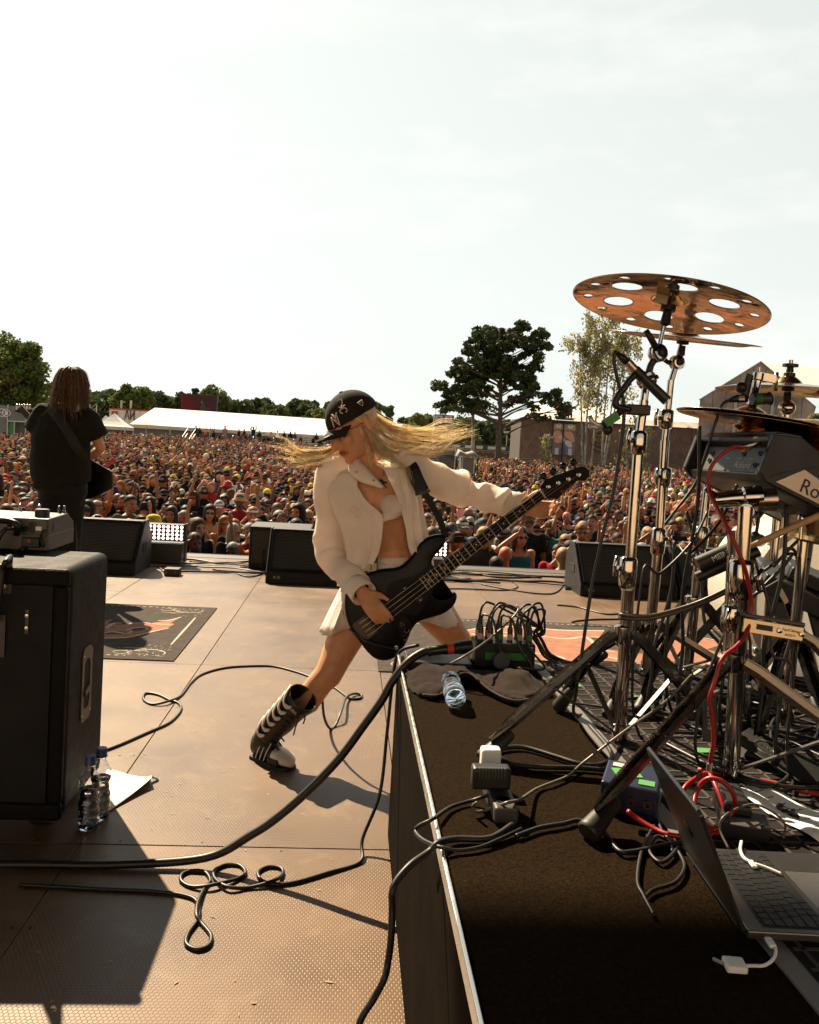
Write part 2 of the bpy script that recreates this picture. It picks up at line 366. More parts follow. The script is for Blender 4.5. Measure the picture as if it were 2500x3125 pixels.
# ---------------- trees ----------------
BARK = M('bark', (.075, .052, .035), .9, var=.35, vs=5., bump=.5, bs=14.)
BIRCHBARK = M('birch_bark', (.22, .19, .15), .8, var=.55, vs=2.5, bump=.3, bs=10.)
def leafmat(name, col, trl=.35): return M(name, col, .65, var=.25, vs=.9, vcol=True, trl=trl, spec=.25)
L_PINE = leafmat('pine_needles', (.040, .055, .016), .15); L_OAK = leafmat('oak_leaves', (.085, .105, .022)); L_BIRCH = leafmat('birch_leaves', (.26, .23, .10), .5)
L_FAR = leafmat('far_leaves', (.070, .086, .030), .22); L_LIGHT = leafmat('light_leaves', (.12, .14, .04), .4)
def quads(name, C, size, mat, parent=None, flat=0., tint=.45, aspect=1., droop=False):
    """leaf faces: centres C (n,3), edge sizes (n,)"""
    C = np.asarray(C, float); n = len(C); s = np.broadcast_to(np.asarray(size, float), (n,))
    u = rng.normal(size=(n, 3)); u[:, 2] *= (1 - flat); u /= np.linalg.norm(u, axis=1)[:, None]
    w = rng.normal(size=(n, 3)); w[:, 2] *= (1 - flat * .6)
    if droop: u = np.tile([0., 0, -1.], (n, 1)) + .35 * rng.normal(size=(n, 3)); u /= np.linalg.norm(u, axis=1)[:, None]
    w = np.cross(u, w); w /= (np.linalg.norm(w, axis=1)[:, None] + 1e-9)
    a = u * (s * .5 * aspect)[:, None]; b = w * (s * .5)[:, None]
    co = np.stack([C - a - b * .3, C - a * .1 - b, C + a, C + a * .1 + b], 1).reshape(-1, 3)
    me = bpy.data.meshes.new(name); me.vertices.add(4 * n); me.vertices.foreach_set('co', co.ravel())
    me.loops.add(4 * n); me.loops.foreach_set('vertex_index', np.arange(4 * n)); me.polygons.add(n)
    me.polygons.foreach_set('loop_start', np.arange(0, 4 * n, 4)); me.update(calc_edges=True)
    at = me.color_attributes.new('col', 'FLOAT_COLOR', 'POINT')
    k = (1 - tint / 2 + tint * rng.random(n)); c = np.ones((n, 4)); c[:, 0] = k * (1 + .18 * rng.normal(size=n)); c[:, 1] = k; c[:, 2] = k
    at.data.foreach_set('color', np.repeat(np.clip(c, .2, 2), 4, 0).ravel())
    return mkobj(name, me, mat, parent)
def ell(c, r, n, shell=.5):
    p = rng.normal(size=(n, 3)); p /= np.linalg.norm(p, axis=1)[:, None]; q = (shell + (1 - shell) * rng.random(n)) ** .5
    return np.array(c) + p * q[:, None] * np.array(r)
def limb(mb, a, b, r0, r1, sag=.12, n=6, seg=6):
    a = Vector(a); b = Vector(b); L_ = (b - a).length
    j = Vector((random.uniform(-1, 1), random.uniform(-1, 1), random.uniform(-.2, 1))) * L_ * sag
    P = spline([a, lerp(a, b, .4) + j, lerp(a, b, .75) + j * .6, b], seg)
    mb.tube(P, [lerp(r0, r1, i / (len(P) - 1)) for i in range(len(P))], n); return P
def pine():
    Y = 85.; Z = lambda x, y: DP(1300 + x * .29, 950 + y * .29, Y); k = .29 * Y / 2500
    base = Z(757, 1590); base.z = gz(base.x, Y)
    t = thing('pine_tree', base, 'tall dark pine with layered crown standing in the crowd', 'tree')
    mb = MB(); tr = spline([base, Z(765, 1400), Z(782, 1150), Z(785, 900), Z(790, 650), Z(770, 420), Z(778, 200)], 5)
    mb.tube(tr, [lerp(.40, .06, (i / (len(tr) - 1)) ** .8) for i in range(len(tr))], 10)
    mb.tube([Z(775, 1250), Z(745, 1200), Z(735, 1180)], [.24, .2, .18], 6)
    cl = [(780,200,220,60),(560,270,100,50),(960,230,120,60),(1120,300,90,55),(520,350,140,50),(760,310,250,70),(1050,380,150,50),(470,430,100,40),(1150,430,60,35),
      (650,450,120,40),(860,440,120,40),(760,545,150,45),(430,560,140,50),(620,590,120,45),(800,590,120,40),(1050,500,120,40),(1170,600,80,35),(1110,540,80,35),(300,600,80,50),(330,670,100,60),(480,650,140,60),
      (910,640,110,50),(1010,700,120,55),(1080,770,80,45),(150,770,80,28),(260,800,120,50),(420,780,140,60),(560,740,90,50),(1030,830,110,45),(1180,850,70,45),(1260,865,90,45),(1340,930,75,50),
      (1410,1010,70,45),(1440,1060,55,40),(225,960,90,45),(330,890,130,50),(480,890,130,55),(600,960,100,40),(560,1020,90,35),(330,1010,100,40),(1000,900,90,32),(1080,990,85,40),(1200,990,85,32),
      (1180,1090,85,30),(1230,1150,80,30),(880,960,55,35),(240,1040,60,24),(460,1050,70,22),(700,400,150,60),(860,360,150,60),(780,470,160,50),(640,520,130,50),(940,560,120,50),(560,680,120,50),(700,660,110,45),(860,700,110,45),(930,760,120,45),(640,820,110,45),(520,960,110,40),(1120,920,100,40)]
    C = []; S = []
    for (x, y, rx, ry) in cl:
        c = Z(x, y); c.y += random.uniform(-1, 1) * (3.2 if y < 1000 else 1.5)
        sub = max(3, int(rx * ry / 800))
        for _ in range(sub):
            p = ell(c, (rx * k * .95, 1.9, ry * k * 1.15), 1)[0]
            r_ = random.uniform(.28, .50); n = int(80 if y < 980 else 42)
            C.append(ell(p, (r_ * 1.35, r_ * 1.35, r_ * .85), n, .15))
        a = tr[min(len(tr) - 1, max(3, int((1590 - y - 120) / 1390 * (len(tr) - 1))))]
        limb(mb, a, c, (.015 + .00022 * max(abs(x - 780), 60)), .012, .10, 5)
    for a, b, r in ((880, 570, .13), (760, 620, .11), (860, 1000, .13), (800, 960, .10), (920, 690, .09)):
        limb(mb, Z(785, a), Z(b, a - (90 if b < 780 else 60)), r, .06, .06, 6)
    mb.build('trunk', BARK, t, smooth=180)
    C = np.concatenate(C); quads('crown', C, rng.uniform(.16, .34, len(C)), L_PINE, t, flat=.25, aspect=1.6)
pine()
def slender():
    Y = 88.; Z = lambda x, y: DP(1300 + x * .29, 950 + y * .29, Y)
    b = Z(490, 1560); b.z = gz(b.x, Y); t = thing('slender_tree', b, 'thin pale-barked tree just beside the tall pine', 'tree')
    mb = MB(); mb.tube(spline([b, Z(500, 1300), Z(495, 1120), Z(500, 1040)], 4), [.2] * 5 + [.17] * 5 + [.13] * 3, 8)
    C = []
    for (x, y) in ((420, 960), (560, 960), (520, 900), (600, 1000), (470, 1010), (380, 1040), (640, 1040)):
        P = limb(mb, Z(498, 1080), Z(x, y), .1, .03, .1); C.append(ell(P[-1], (1.4, 1.2, .8), 110, .2))
    mb.build('trunk', BIRCHBARK, t, smooth=180); C = np.concatenate(C); quads('crown', C, .22, L_OAK, t)
slender()
def birch(name, label, Y, stems, spread, top, n_tw, low, lens=(1.2, 3.2)):
    """stems: list of px polylines"""
    b = DP(*stems[0][0], Y); b.z = gz(b.x, Y); t = thing(name, b, label, 'tree'); mb = MB(); C = []
    for st in stems:
        P = [DP(x, y, Y + random.uniform(-.6, .6)) for x, y in st]; P[0].z = gz(P[0].x, Y)
        P = spline(P, 6); k = len(P); mb.tube(P, [lerp(.13, .015, (i / (k - 1)) ** .7) for i in range(k)], 7)
        for i in range(int(k * low), k):
            for _ in range(n_tw):
                a = P[i]; f = i / (k - 1); ang = random.uniform(0, 2 * math.pi); ln = spread * random.uniform(.5, 1.1) * (1.15 - f * .75)
                tip = a + Vector((math.cos(ang) * ln, math.sin(ang) * ln, ln * random.uniform(.15, .6)))
                Q = limb(mb, a, tip, .045 * (1.1 - f), .012, .08, 4, 4)
                for q in Q[4:]:
                    for _ in range(3):
                        h = random.uniform(*lens) * (.5 + .5 * (1 - f)); o_ = Vector((random.gauss(0, .25), random.gauss(0, .25), 0))
                        m = int(h * 3.2)
                        zz = rng.random(m) ** .8 * h
                        C.append(np.stack([q.x + o_.x * zz / h + rng.normal(0, .10, m), q.y + o_.y * zz / h + rng.normal(0, .10, m), q.z - zz], 1))
    mb.build('trunk', BIRCHBARK, t, smooth=180); C = np.concatenate(C); quads('crown', C, rng.uniform(.10, .24, len(C)), L_BIRCH, t, droop=True, aspect=1.5)
q6 = lambda x, y: (1700 + x * .4638, 780 + y * .4638)
birch('birch_tree', 'airy birch with drooping twigs on twin stems before the timber hall', 80.,
      [[q6(185, 1380), q6(195, 1100), q6(215, 900), q6(222, 650), q6(205, 480), q6(235, 400)], [q6(300, 1390), q6(305, 1150), q6(325, 900), q6(345, 650), q6(372, 450), q6(360, 350)],
       [q6(240, 1060), q6(280, 850), q6(300, 680), q6(310, 540)], [q6(335, 760), q6(420, 620), q6(480, 520)], [q6(215, 820), q6(150, 640), q6(130, 560)], [q6(340, 700), q6(450, 680), q6(520, 600)]],
      3.0, 0, 1, .38)
birch('young_tree', 'small leafy tree in front of the timber hall beside the round sign', 74.,
      [[q6(500, 1380), q6(505, 1250), q6(500, 1120)], [q6(520, 1380), q6(560, 1230), q6(600, 1130)], [q6(490, 1380), q6(450, 1230), q6(460, 1130)], [q6(510, 1350), q6(540, 1180), q6(530, 1060)]], 1.1, 0, 1, .2, (.4, 1.2))
birch('sapling', 'slim leafy sapling by the poster on the timber hall', 74., [[(1667, 1400), (1668, 1360), (1670, 1325)]], .35, 0, 2, .1, (.3, .8))
def broad(name, label, px, py, rx, ry, Y, mat, n=9000, leaf=.34, trunk=.35, lobes=26, squash=.8):
    c = DP(px, py, Y); k = Y / 2500; RXm, RYm = rx * k, ry * k
    b = V(c.x, Y, gz(c.x, Y)); t = thing(name, b, label, 'tree'); mb = MB()
    top = V(c.x, Y, c.z - RYm * .2); mb.tube(spline([b, lerp(b, top, .5) + V(.2, 0, 0), top], 4), [lerp(trunk, trunk * .5, i / 8) for i in range(9)], 8)
    C = []; per = n // lobes
    for i in range(lobes):
        p = ell(c, (RXm * .74, RXm * .74, RYm * .74), 1, .35)[0]; r_ = random.uniform(.24, .42) * RXm
        limb(mb, top - V(0, 0, RYm * .3 * random.random()), p, trunk * .35, .04, .1, 5)
        C.append(ell(p, (r_, r_, r_ * squash), per, .25))
    mb.build('trunk', BARK, t, smooth=180); C = np.concatenate(C); quads('crown', C, rng.uniform(leaf * .6, leaf * 1.25, len(C)), mat, t)
broad('oak_tree', 'large leafy oak at the photo edge behind the grey toilet fence', 40, 1150, 115, 150, 78., L_OAK, 21000, .30, .5, 44)
broad('oak_tree', 'lower spreading oak limbs between the big oak and the guitarist', 110, 1230, 45, 50, 84., L_OAK, 4500, .3, .3, 14)
broad('maple_tree', 'round-crowned tree behind the red-trimmed white trailer', 405, 1222, 66, 66, 150., L_OAK, 8000, .5, .45, 26)
broad('ash_tree', 'light airy tree showing right behind the video screen', 655, 1222, 50, 52, 165., L_LIGHT, 3600, .5, .4, 26)
broad('far_pine', 'small far pine sticking up left of the light airy tree', 597, 1196, 12, 14, 175., L_FAR, 700, .5, .3, 8)
broad('far_oak', 'dark round treetop showing just behind the cap of the bassist', 1182, 1252, 26, 26, 170., L_FAR, 1600, .6, .4, 12)
broad('far_bush', 'bright green tree in the wood under the flying hair', 1275, 1290, 40, 26, 160., L_LIGHT, 2200, .6, .4, 14)
broad('leafy_tree', 'bushy green tree in the far wood between marquee and cap', 975, 1268, 32, 24, 160., L_LIGHT, 1800, .6, .4, 12)
broad('corner_tree', 'small shrubby tree before the printed gable tent', 2490, 1290, 28, 40, 62., L_BIRCH, 1500, .2, .15, 10)
def treeline():
    C = []; S = []; mb = MB()
    for i in range(300):
        px = random.uniform(-250, 2250); Y = random.uniform(165, 215); hy = 1298 + px * .0556
        hgt = (136 if px < 1150 else 104 if px < 1500 else 108) * random.uniform(.68, 1.0)
        
        c = DP(px, hy - hgt + 24, Y); r_ = 30 * Y / 2500 * random.uniform(.7, 1.2)
        for _ in range(5):
            p = ell(c, (r_ * .7, r_ * .7, r_ * .5), 1)[0]; q = r_ * random.uniform(.35, .6); C.append(ell(p, (q, q, q * .8), 75, .2))
        for _ in range(3): C.append(ell(V(c.x + random.uniform(-r_, r_), c.y, lerp(gz(c.x, c.y), c.z, random.uniform(.2, .7))), (r_ * .8, r_ * .6, r_ * .6), 60, .1))
    C = np.concatenate(C); tag(quads('treeline', C, rng.uniform(.7, 1.5, len(C)), L_FAR), 'far wood closing off the festival field', kind='stuff')
treeline()
# ---------------- tents and buildings ----------------
CANVAS = M('white_canvas', (.62, .60, .54), .7, var=.05, vs=.4, trl=.25)
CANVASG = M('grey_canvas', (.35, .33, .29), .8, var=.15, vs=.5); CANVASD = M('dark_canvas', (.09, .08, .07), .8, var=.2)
FENCE = M('fence_scrim', (.12, .115, .10), .85, var=.2, vs=1.5); GREENF = M('green_scrim', (.05, .16, .05), .8); DARKW = M('dark_wood', (.05, .042, .035), .8, var=.3)
POLE = M('galvanised_pole', (.35, .34, .32), .5, .6)
def marquee():
    Y = 105.; a = DP(395, 1294, Y); rr = DP(441, 1243, Y + 4.5); bay = 4.75; n = 7; ez, rz_ = a.z, rr.z; sk = .28
    t = thing('marquee', (a.x, Y, gz(a.x, Y)), 'long white marquee with bright roof along the back of the field', 'tent')
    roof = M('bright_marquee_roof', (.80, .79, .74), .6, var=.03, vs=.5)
    for i in range(n):
        x0, x1 = a.x + bay * i + .04, a.x + bay * (i + 1) - .04; y0, y1 = Y + i * bay * sk, Y + (i + 1) * bay * sk; e = 1.9
        f = lambda x, y: [(x, y, ez), (x + e, y + 4.5, rz_), (x + e, y + 9, ez)]
        p, q = f(x0, y0), f(x1, y1)
        mb = MB().add(p + q, [(0, 1, 4, 3), (1, 2, 5, 4)]); mb.build('roof_panel', roof, t, solid=.04)
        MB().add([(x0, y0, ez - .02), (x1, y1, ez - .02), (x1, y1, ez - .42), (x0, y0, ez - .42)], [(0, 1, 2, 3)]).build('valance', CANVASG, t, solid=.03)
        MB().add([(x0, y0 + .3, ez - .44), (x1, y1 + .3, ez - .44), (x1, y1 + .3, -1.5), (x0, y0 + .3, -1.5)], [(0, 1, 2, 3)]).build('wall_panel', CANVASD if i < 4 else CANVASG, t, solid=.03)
        MB().cyl((x0 - .04, y0, -1.5), (x0 - .04, y0, ez), .07, 6).build('post', POLE, t)
    MB().add([(a.x, Y, ez - .02), (a.x + 1.9, Y + 4.5, rz_ - .02), (a.x + 1.9, Y + 9, ez - .02), (a.x + 1.9, Y + 9, -1.5), (a.x, Y, -1.5)], [(0, 1, 2, 3, 4)]).build('gable_wall', CANVASG, t, solid=.03)
marquee()
def pagoda(Y, ax, ay, lx, rx, ey, label, name='pagoda_tent', mat=CANVAS):
    ap = DP(ax, ay, Y); l = DP(lx, ey, Y); r = DP(rx, ey, Y); w = (r.x - l.x) / 2; cx = (l.x + r.x) / 2; g = gz(cx, Y)
    t = thing(name, (cx, Y, g), label, 'tent'); rings = []
    for f in (0, .2, .45, .75, 1): z = lerp(l.z, ap.z, f ** 1.25 if f else 0); h = w * (1 - f) + .06; rings.append([(cx - h, Y - h, z), (cx + h, Y - h, z), (cx + h, Y + h, z), (cx - h, Y + h, z)])
    MB().loft(rings).build('roof', mat, t)
    MB().bb(cx - w, cx + w, Y - w - .03, Y - w, l.z - .35, l.z - .01).bb(cx + w, cx + w + .03, Y - w, Y + w, l.z - .35, l.z - .01).build('valance', CANVASG, t)
    for sx in (-1, 1):
        for sy in (-1, 1): MB().cyl((cx + sx * w * .97, Y + sy * w * .97, g), (cx + sx * w * .97, Y + sy * w * .97, l.z), .06, 6).build('post', POLE, t)
    MB().bb(cx - w * .95, cx + w * .95, Y + w * .9, Y + w * .93, g, l.z - .3).build('back_wall', CANVASD, t)
pagoda(95., 347, 1262, 299, 396, 1299, 'small peaked white tent left of the long marquee')
pagoda(108., 322, 1268, 300, 345, 1296, 'second peaked tent top showing behind the small white tent')
def parasol():
    Y = 98.; ap = DP(447, 1287, Y); g = gz(ap.x, Y); t = thing('parasol', (ap.x, Y, g), 'beige parasol open before the dark end of the marquee', 'parasol')
    MB().lathe([(1.62, ap.z - .42), (1.6, ap.z - .38), (.8, ap.z - .16), (0.02, ap.z)], Matrix.Translation((ap.x, Y, 0)), 8).build('canopy', M('beige_canvas', (.42, .35, .24), .8, trl=.2), t)
    MB().cyl((ap.x, Y, g), (ap.x, Y, ap.z + .1), .04, 6).build('pole', POLE, t)
parasol()
def bleachers():
    Y = 99.; a = DP(585, 1330, Y); b = DP(1020, 1352, Y); g = gz((a.x + b.x) / 2, Y)
    t = thing('bleachers', ((a.x + b.x) / 2, Y, g), 'timber grandstand steps in front of the marquee', 'grandstand')
    for i in range(5):
        z = g + .45 + .42 * i; y = Y - 4 + .9 * i
        MB().bb(a.x, b.x, y, y + .5, z, z + .06).build('bench', DARKW, t); MB().bb(a.x, b.x, y + .5, y + .9, z - .2, z - .14).build('footboard', DARKW, t)
    for x in np.arange(a.x, b.x, 2.4): MB().bar((x, Y - 4, g), (x, Y + .4, g + 2.3), .08, .08).bb(x - .04, x + .04, Y - .1, Y, g, g + 2.1).build('support', POLE, t)
    s0, s1 = DP(573, 1308, Y - 2), DP(548, 1345, Y - 5)
    for k in (0, .9): MB().bar(s0 + V(k, 0, 0), s1 + V(k, 0, 0), .06, .06).bar(s0 + V(k, 0, -.6), s1 + V(k, 0, -.6), .06, .12).build('stair_rail', M('pale_steel', (.4, .38, .34), .5, .4), t)
bleachers()
def screen():
    Y = 128.; a = DP(557, 1203, Y); b = DP(659, 1262, Y); g = gz(a.x, Y); t = thing('video_screen', ((a.x + b.x) / 2, Y, g), 'outdoor video screen showing a guitarist in red smoke', 'screen')
    MB().bb(a.x - .15, b.x + .15, Y + .02, Y + .7, b.z - .1, a.z + .12).build('frame', BLACK, t)
    m = bpy.data.materials.new('screen_picture'); m.use_nodes = True; nt = m.node_tree; N = nt.nodes; L = nt.links; N.clear()
    o = N.new('ShaderNodeOutputMaterial'); e = N.new('ShaderNodeEmission'); g_ = N.new('ShaderNodeNewGeometry')
    mp = N.new('ShaderNodeMapRange'); sx = N.new('ShaderNodeSeparateXYZ'); no = N.new('ShaderNodeTexNoise'); no.inputs['Scale'].default_value = .8; no.inputs['Detail'].default_value = 5
    L.new(g_.outputs['Position'], sx.inputs[0]); L.new(g_.outputs['Position'], no.inputs['Vector']); L.new(sx.outputs[0], mp.inputs['Value'])
    mp.inputs['From Min'].default_value = a.x; mp.inputs['From Max'].default_value = a.x + .55 * (b.x - a.x); mp.inputs['To Min'].default_value = 1; mp.inputs['To Max'].default_value = .12
    ml = N.new('ShaderNodeMath'); ml.operation = 'MULTIPLY'; L.new(mp.outputs[0], ml.inputs[0]); L.new(no.outputs['Fac'], ml.inputs[1])
    cr = N.new('ShaderNodeValToRGB'); cr.color_ramp.elements[0].color = (.012, .006, .006, 1); cr.color_ramp.elements[1].color = (.035, .004, .003, 1); cr.color_ramp.elements[1].position = .55
    L.new(ml.outputs[0], cr.inputs[0]); L.new(cr.outputs[0], e.inputs['Color']); L.new(e.outputs[0], o.inputs['Surface'])
    MB().add([(a.x, Y, b.z), (b.x, Y, b.z), (b.x, Y, a.z), (a.x, Y, a.z)], [(0, 1, 2, 3)]).build('picture', m, t)
    c = DP(617, 1238, Y - .03); s = MB()
    s.ball(c + V(0, 0, .55), (.2, .02, .28)).ball(c + V(.1, 0, -.2), (.35, .02, .6)).tube([c + V(-.5, 0, -.9), c + V(1.4, 0, -.2)], .07, 5).tube([c + V(.2, 0, .2), c + V(.7, 0, -.4), c + V(1.0, 0, -.35)], .09, 5).tube([c + V(-.7, 0, .7), c + V(-.75, 0, -1)], .03, 4)
    s.build('filmed_guitarist', M('screen_dark', (.02, .012, .01), .6), t)
    for q_, r_ in ((V(-.1, 0, .55), (.07, .03, .12)), (V(1.3, -.02, -.9), (.75, .02, .12)), (V(.95, -.02, -.35), (.12, .02, .08))): MB().ball(c + q_, r_).build('filmed_highlight', M('screen_skin', (.35, .15, .09), .6), t)
    for x in (a.x + .6, b.x - .6): MB().bb(x - .1, x + .1, Y + .3, Y + .5, g, b.z).build('leg', POLE, t)
screen()
def left_fence():
    Y = 72.; t = None; g = gz(-34, Y)
    p = [DP(x, y, Y) for x, y in ((-120, 1225), (27, 1238), (83, 1242), (116, 1246))]
    t = thing('toilet_fence', (p[1].x, Y, g), 'grey scrim fence with round toilet signs at the photo edge', 'fence')
    for i in range(3):
        x0, x1 = p[i].x + .02, p[i + 1].x - .02
        zb = g if i != 1 else DP(50, 1286, Y).z
        MB().add([(x0, Y, zb), (x1, Y, zb), (x1, Y, p[i + 1].z), (x0, Y, p[i].z)], [(0, 1, 2, 3)]).build('scrim_panel', FENCE, t, solid=.04)
        MB().cyl((x1, Y - .1, g), (x1, Y - .1, p[i + 1].z + .1), .05, 6).build('post', POLE, t)
    x0, x1 = p[1].x, p[2].x; zt = DP(50, 1286, Y).z
    MB().bb(x0 + .05, lerp(x0, x1, .34), Y + .05, Y + .1, g, zt - .05).build('green_door', GREENF, t); MB().bb(lerp(x0, x1, .38), x1 - .05, Y + .4, Y + .5, g, zt - .05).build('dark_opening', CANVASD, t)
    MB().bb(x0, x1, Y - .12, Y - .02, zt - .04, zt + .05).bb(lerp(x0, x1, .34), lerp(x0, x1, .38), Y - .1, Y, g, zt).build('door_frame', POLE, t)
    wm = M('sign_white', (.6, .58, .52), .6)
    for k, px in enumerate((6, 19.5, 88)):
        c = DP(px, 1259 + k, Y - .06); ring = [(.30, -.01), (.345, -.01), (.345, .01), (.30, .01), (.30, -.01)]
        MB().lathe(ring, frame(c, (0, 1, 0), (1, 0, 0)), 24, cap=False).build('sign_ring', wm, t)
        if k == 0: text('sign_text', 'WC', .26, frame(c, (0, -1, 0), (1, 0, 0)), wm, t)
        elif k == 1: MB().ball(c - V(0, 0, .04), (.1, .02, .14)).tube([c, c + V(-.05, 0, .2)], .04, 5).tube([c + V(.06, 0, 0), c + V(.08, 0, .16)], .03, 5).build('sign_hand', wm, t)
left_fence()
def trailer():
    Y = 118.; a = DP(334, 1249, Y); b = DP(446, 1282, Y); t = thing('trailer', ((a.x + b.x) / 2, Y, gz(a.x, Y)), 'white trailer with red roof trim behind the peaked tent', 'trailer')
    MB().bb(a.x, b.x, Y, Y + 3, gz(a.x, Y), a.z).build('body', M('pale_panel', (.42, .39, .35), .6), t); MB().bb(a.x - .05, b.x + .05, Y - .06, Y + 3, a.z + .002, a.z + .2).build('roof_trim', M('red_trim', (.25, .03, .02), .5), t)
    MB().bb(a.x + .3, a.x + 1.2, Y - .04, Y - .01, a.z - .7, a.z - .2).build('red_panel', _mats['red_trim'], t)
    for k in range(7): MB().bb(a.x + .7 * k, a.x + .7 * k + .03, Y - .05, Y - .01, gz(a.x, Y), a.z).build('seam', POLE, t)
    c = DP(392, 1263, Y - .1); s = MB().bar(c + V(-.5, 0, -.8), c + V(-.2, 0, .6), .1, .05).bar(c + V(-.2, 0, .6), c + V(.1, 0, -.8), .1, .05).bar(c + V(-.4, 0, -.3), c + V(.05, 0, -.3), .08, .05).bar(c + V(.3, 0, .6), c + V(.3, 0, -.8), .1, .05).bar(c + V(.3, 0, -.6), c + V(.8, 0, .3), .16, .05).bar(c + V(.8, 0, .5), c + V(.8, 0, -.8), .14, .05)
    s.build('black_lettering', BLACK, t)
    for px in (371, 400): q = DP(px, 1222, Y + 1); MB().cyl((q.x, q.y, a.z), (q.x, q.y, q.z), .05, 6).bb(q.x - .12, q.x + .12, q.y - .1, q.y + .1, q.z - 1.1, q.z).build('antenna', CANVASG, t)
trailer()
def mast():
    Y = 130.; a = DP(285, 1235, Y); g = gz(a.x, Y); t = thing('light_mast', (a.x, Y, g), 'steel lattice mast seen beyond the guitarist', 'mast')
    for dx in (-.5, .5): MB().cyl((a.x + dx, Y, g), (a.x + dx, Y, a.z), .08, 6).build('upright', POLE, t)
    m = MB()
    for k in range(9): z = lerp(g, a.z, k / 9); m.bar((a.x - .5, Y, z), (a.x + .5, Y, z + .8), .05, .05)
    m.build('lattice', POLE, t); MB().bb(a.x - 1.4, a.x + .2, Y - .3, Y + .3, a.z - 3.2, a.z - 2).build('platform', CANVASG, t)
mast()
def hall():
    Y = 95.; a = DP(1592, 1275, Y); b = DP(2140, 1300, Y); g = gz(20, Y) - .3
    t = thing('timber_hall', ((a.x + b.x) / 2, Y, g), 'rusty timber-clad hall with tin eave behind the crowd', 'building')
    wm = M('rusty_planks', (.15, .098, .070), .85, var=.3, vs=1.2, bump=.3, bs=6.)
    n = 74; w = (b.x - a.x) / n
    me = None
    for i in range(n):
        if me is None: p = MB().bb(-w / 2 + .012, w / 2 - .012, -.03, .03, g, a.z - .02).build('plank', wm, None); me = p; src = p
        else: p = src.copy(); COL.objects.link(p)
        p.location = (a.x + w * (i + .5), Y + random.uniform(-.02, .02), 0); adopt(p, t)
    MB().bb(a.x, b.x, Y + .06, Y + 6, g, a.z - .05).build('wall', DARKW, t)
    tin = M('tin_roof', (.34, .24, .19), .5, .3, var=.25, vs=1.)
    e = MB(); k = int((b.x - a.x) / .16)
    for i in range(k): x = a.x + i * .16; e.add([(x, Y - .5, a.z), (x + .08, Y - .5, a.z + .05), (x + .16, Y - .5, a.z), (x, Y + .6, a.z + .65), (x + .08, Y + .6, a.z + .70), (x + .16, Y + .6, a.z + .65)], [(0, 1, 4, 3), (1, 2, 5, 4)])
    e.build('tin_eave', tin, t)
    pale = M('pale_roof', (.60, .50, .44), .6, var=.06)
    MB().add([(a.x + 1, Y + .6, a.z + .6), (b.x + 8, Y + .6, a.z + .6), (b.x + 8, Y + 9, a.z + 2.3), (a.x + 3, Y + 9, a.z + 2.3)], [(0, 1, 2, 3)]).build('roof', pale, t, solid=.1)
    brace = M('weathered_beam', (.17, .13, .10), .8, var=.2)
    for x in np.arange(a.x, b.x, 5.2):
        MB().bb(x - .07, x + .07, Y - .12, Y - .04, g, a.z - .03).build('post', brace, t)
        MB().bb(x + .1, x + 5.0, Y - .11, Y - .05, g + 2.1, g + 2.24).build('rail', brace, t)
        MB().bar((x + .2, Y - .08, g + 2.3), (x + 2.4, Y - .08, a.z - .2), .12, .05).build('brace', brace, t); MB().bar((x + 4.9, Y - .08, g + 2.3), (x + 2.7, Y - .08, a.z - .2), .12, .05).build('brace', brace, t)
    # poster
    p0, p1 = DP(1691, 1286, Y - .25), DP(1752, 1390, Y - .25); ps = tag(MB().bb(p0.x, p1.x, Y - .27, Y - .2, p1.z, p0.z).build('poster', M('poster_paper', (.16, .12, .13), .7)), 'tall poster of hands holding cans on the timber hall', 'poster')
    W_ = p1.x - p0.x; H_ = p0.z - p1.z; yy = Y - .29
    def P(u, v): return V(p0.x + u * W_, yy, p1.z + v * H_)
    def blob(nm, u, v, ru, rv, mt, rot=0.): MB().ball(P(u, v), (ru * W_, .02, rv * H_), 14, 8, Matrix.Rotation(rot, 3, 'Y')).build(nm, mt, ps)
    skin = M('poster_skin', (.50, .24, .18), .7); can = M('poster_can', (.42, .42, .46), .5); blue = M('poster_blue', (.06, .08, .2), .5); tan_ = M('poster_tan', (.35, .27, .16), .7)
    MB().bb(p0.x + .05, p1.x - .05, yy - .01, yy + .01, p0.z - H_ * .24, p0.z - .25).build('top_band', tan_, ps); MB().bb(p0.x, p1.x, yy - .01, yy + .015, p0.z - .22, p0.z + .02).build('top_edge', BLACK, ps)
    for u in (.24, .76): blob('emblem_shield', u, .87, .16, .075, M('poster_white', (.6, .55, .45), .7)); blob('emblem_bull', u, .90, .09, .03, M('poster_red', (.4, .04, .03), .6))
    for (u, v, ru, rv, r_) in ((.2, .6, .2, .13, .3), (.28, .45, .22, .10, -.3), (.72, .6, .2, .12, .5), (.85, .5, .12, .12, -.4), (.55, .66, .1, .08, 0)): blob('poster_hand', u, v, ru, rv, skin, r_)
    for (u, v, r_) in ((.38, .5, .9), (.72, .34, .7)): blob('poster_drink_can', u, v, .2, .085, can, r_); blob('poster_can_top', u - .1, v + .03, .06, .05, M('poster_white'), r_)
    for (u, v) in ((.2, .1), (.5, .13), (.8, .1)): MB().bb(P(u, v).x - .22, P(u, v).x + .22, yy - .012, yy + .01, p1.z, P(u, v).z + .4).build('poster_tall_can', can if u != .5 else blue, ps)
    MB().bb(lerp(p0.x, p1.x, .42), lerp(p0.x, p1.x, .47), yy - .14, yy - .06, g, p0.z).build('pole', BLACK, ps)
    # round sign
    c = DP(1834.5, 1343.5, Y - .3); sg = thing('round_sign', (c.x, c.y, c.z), 'round dark sign reading Classic Rock Cafe on the timber hall', 'sign')
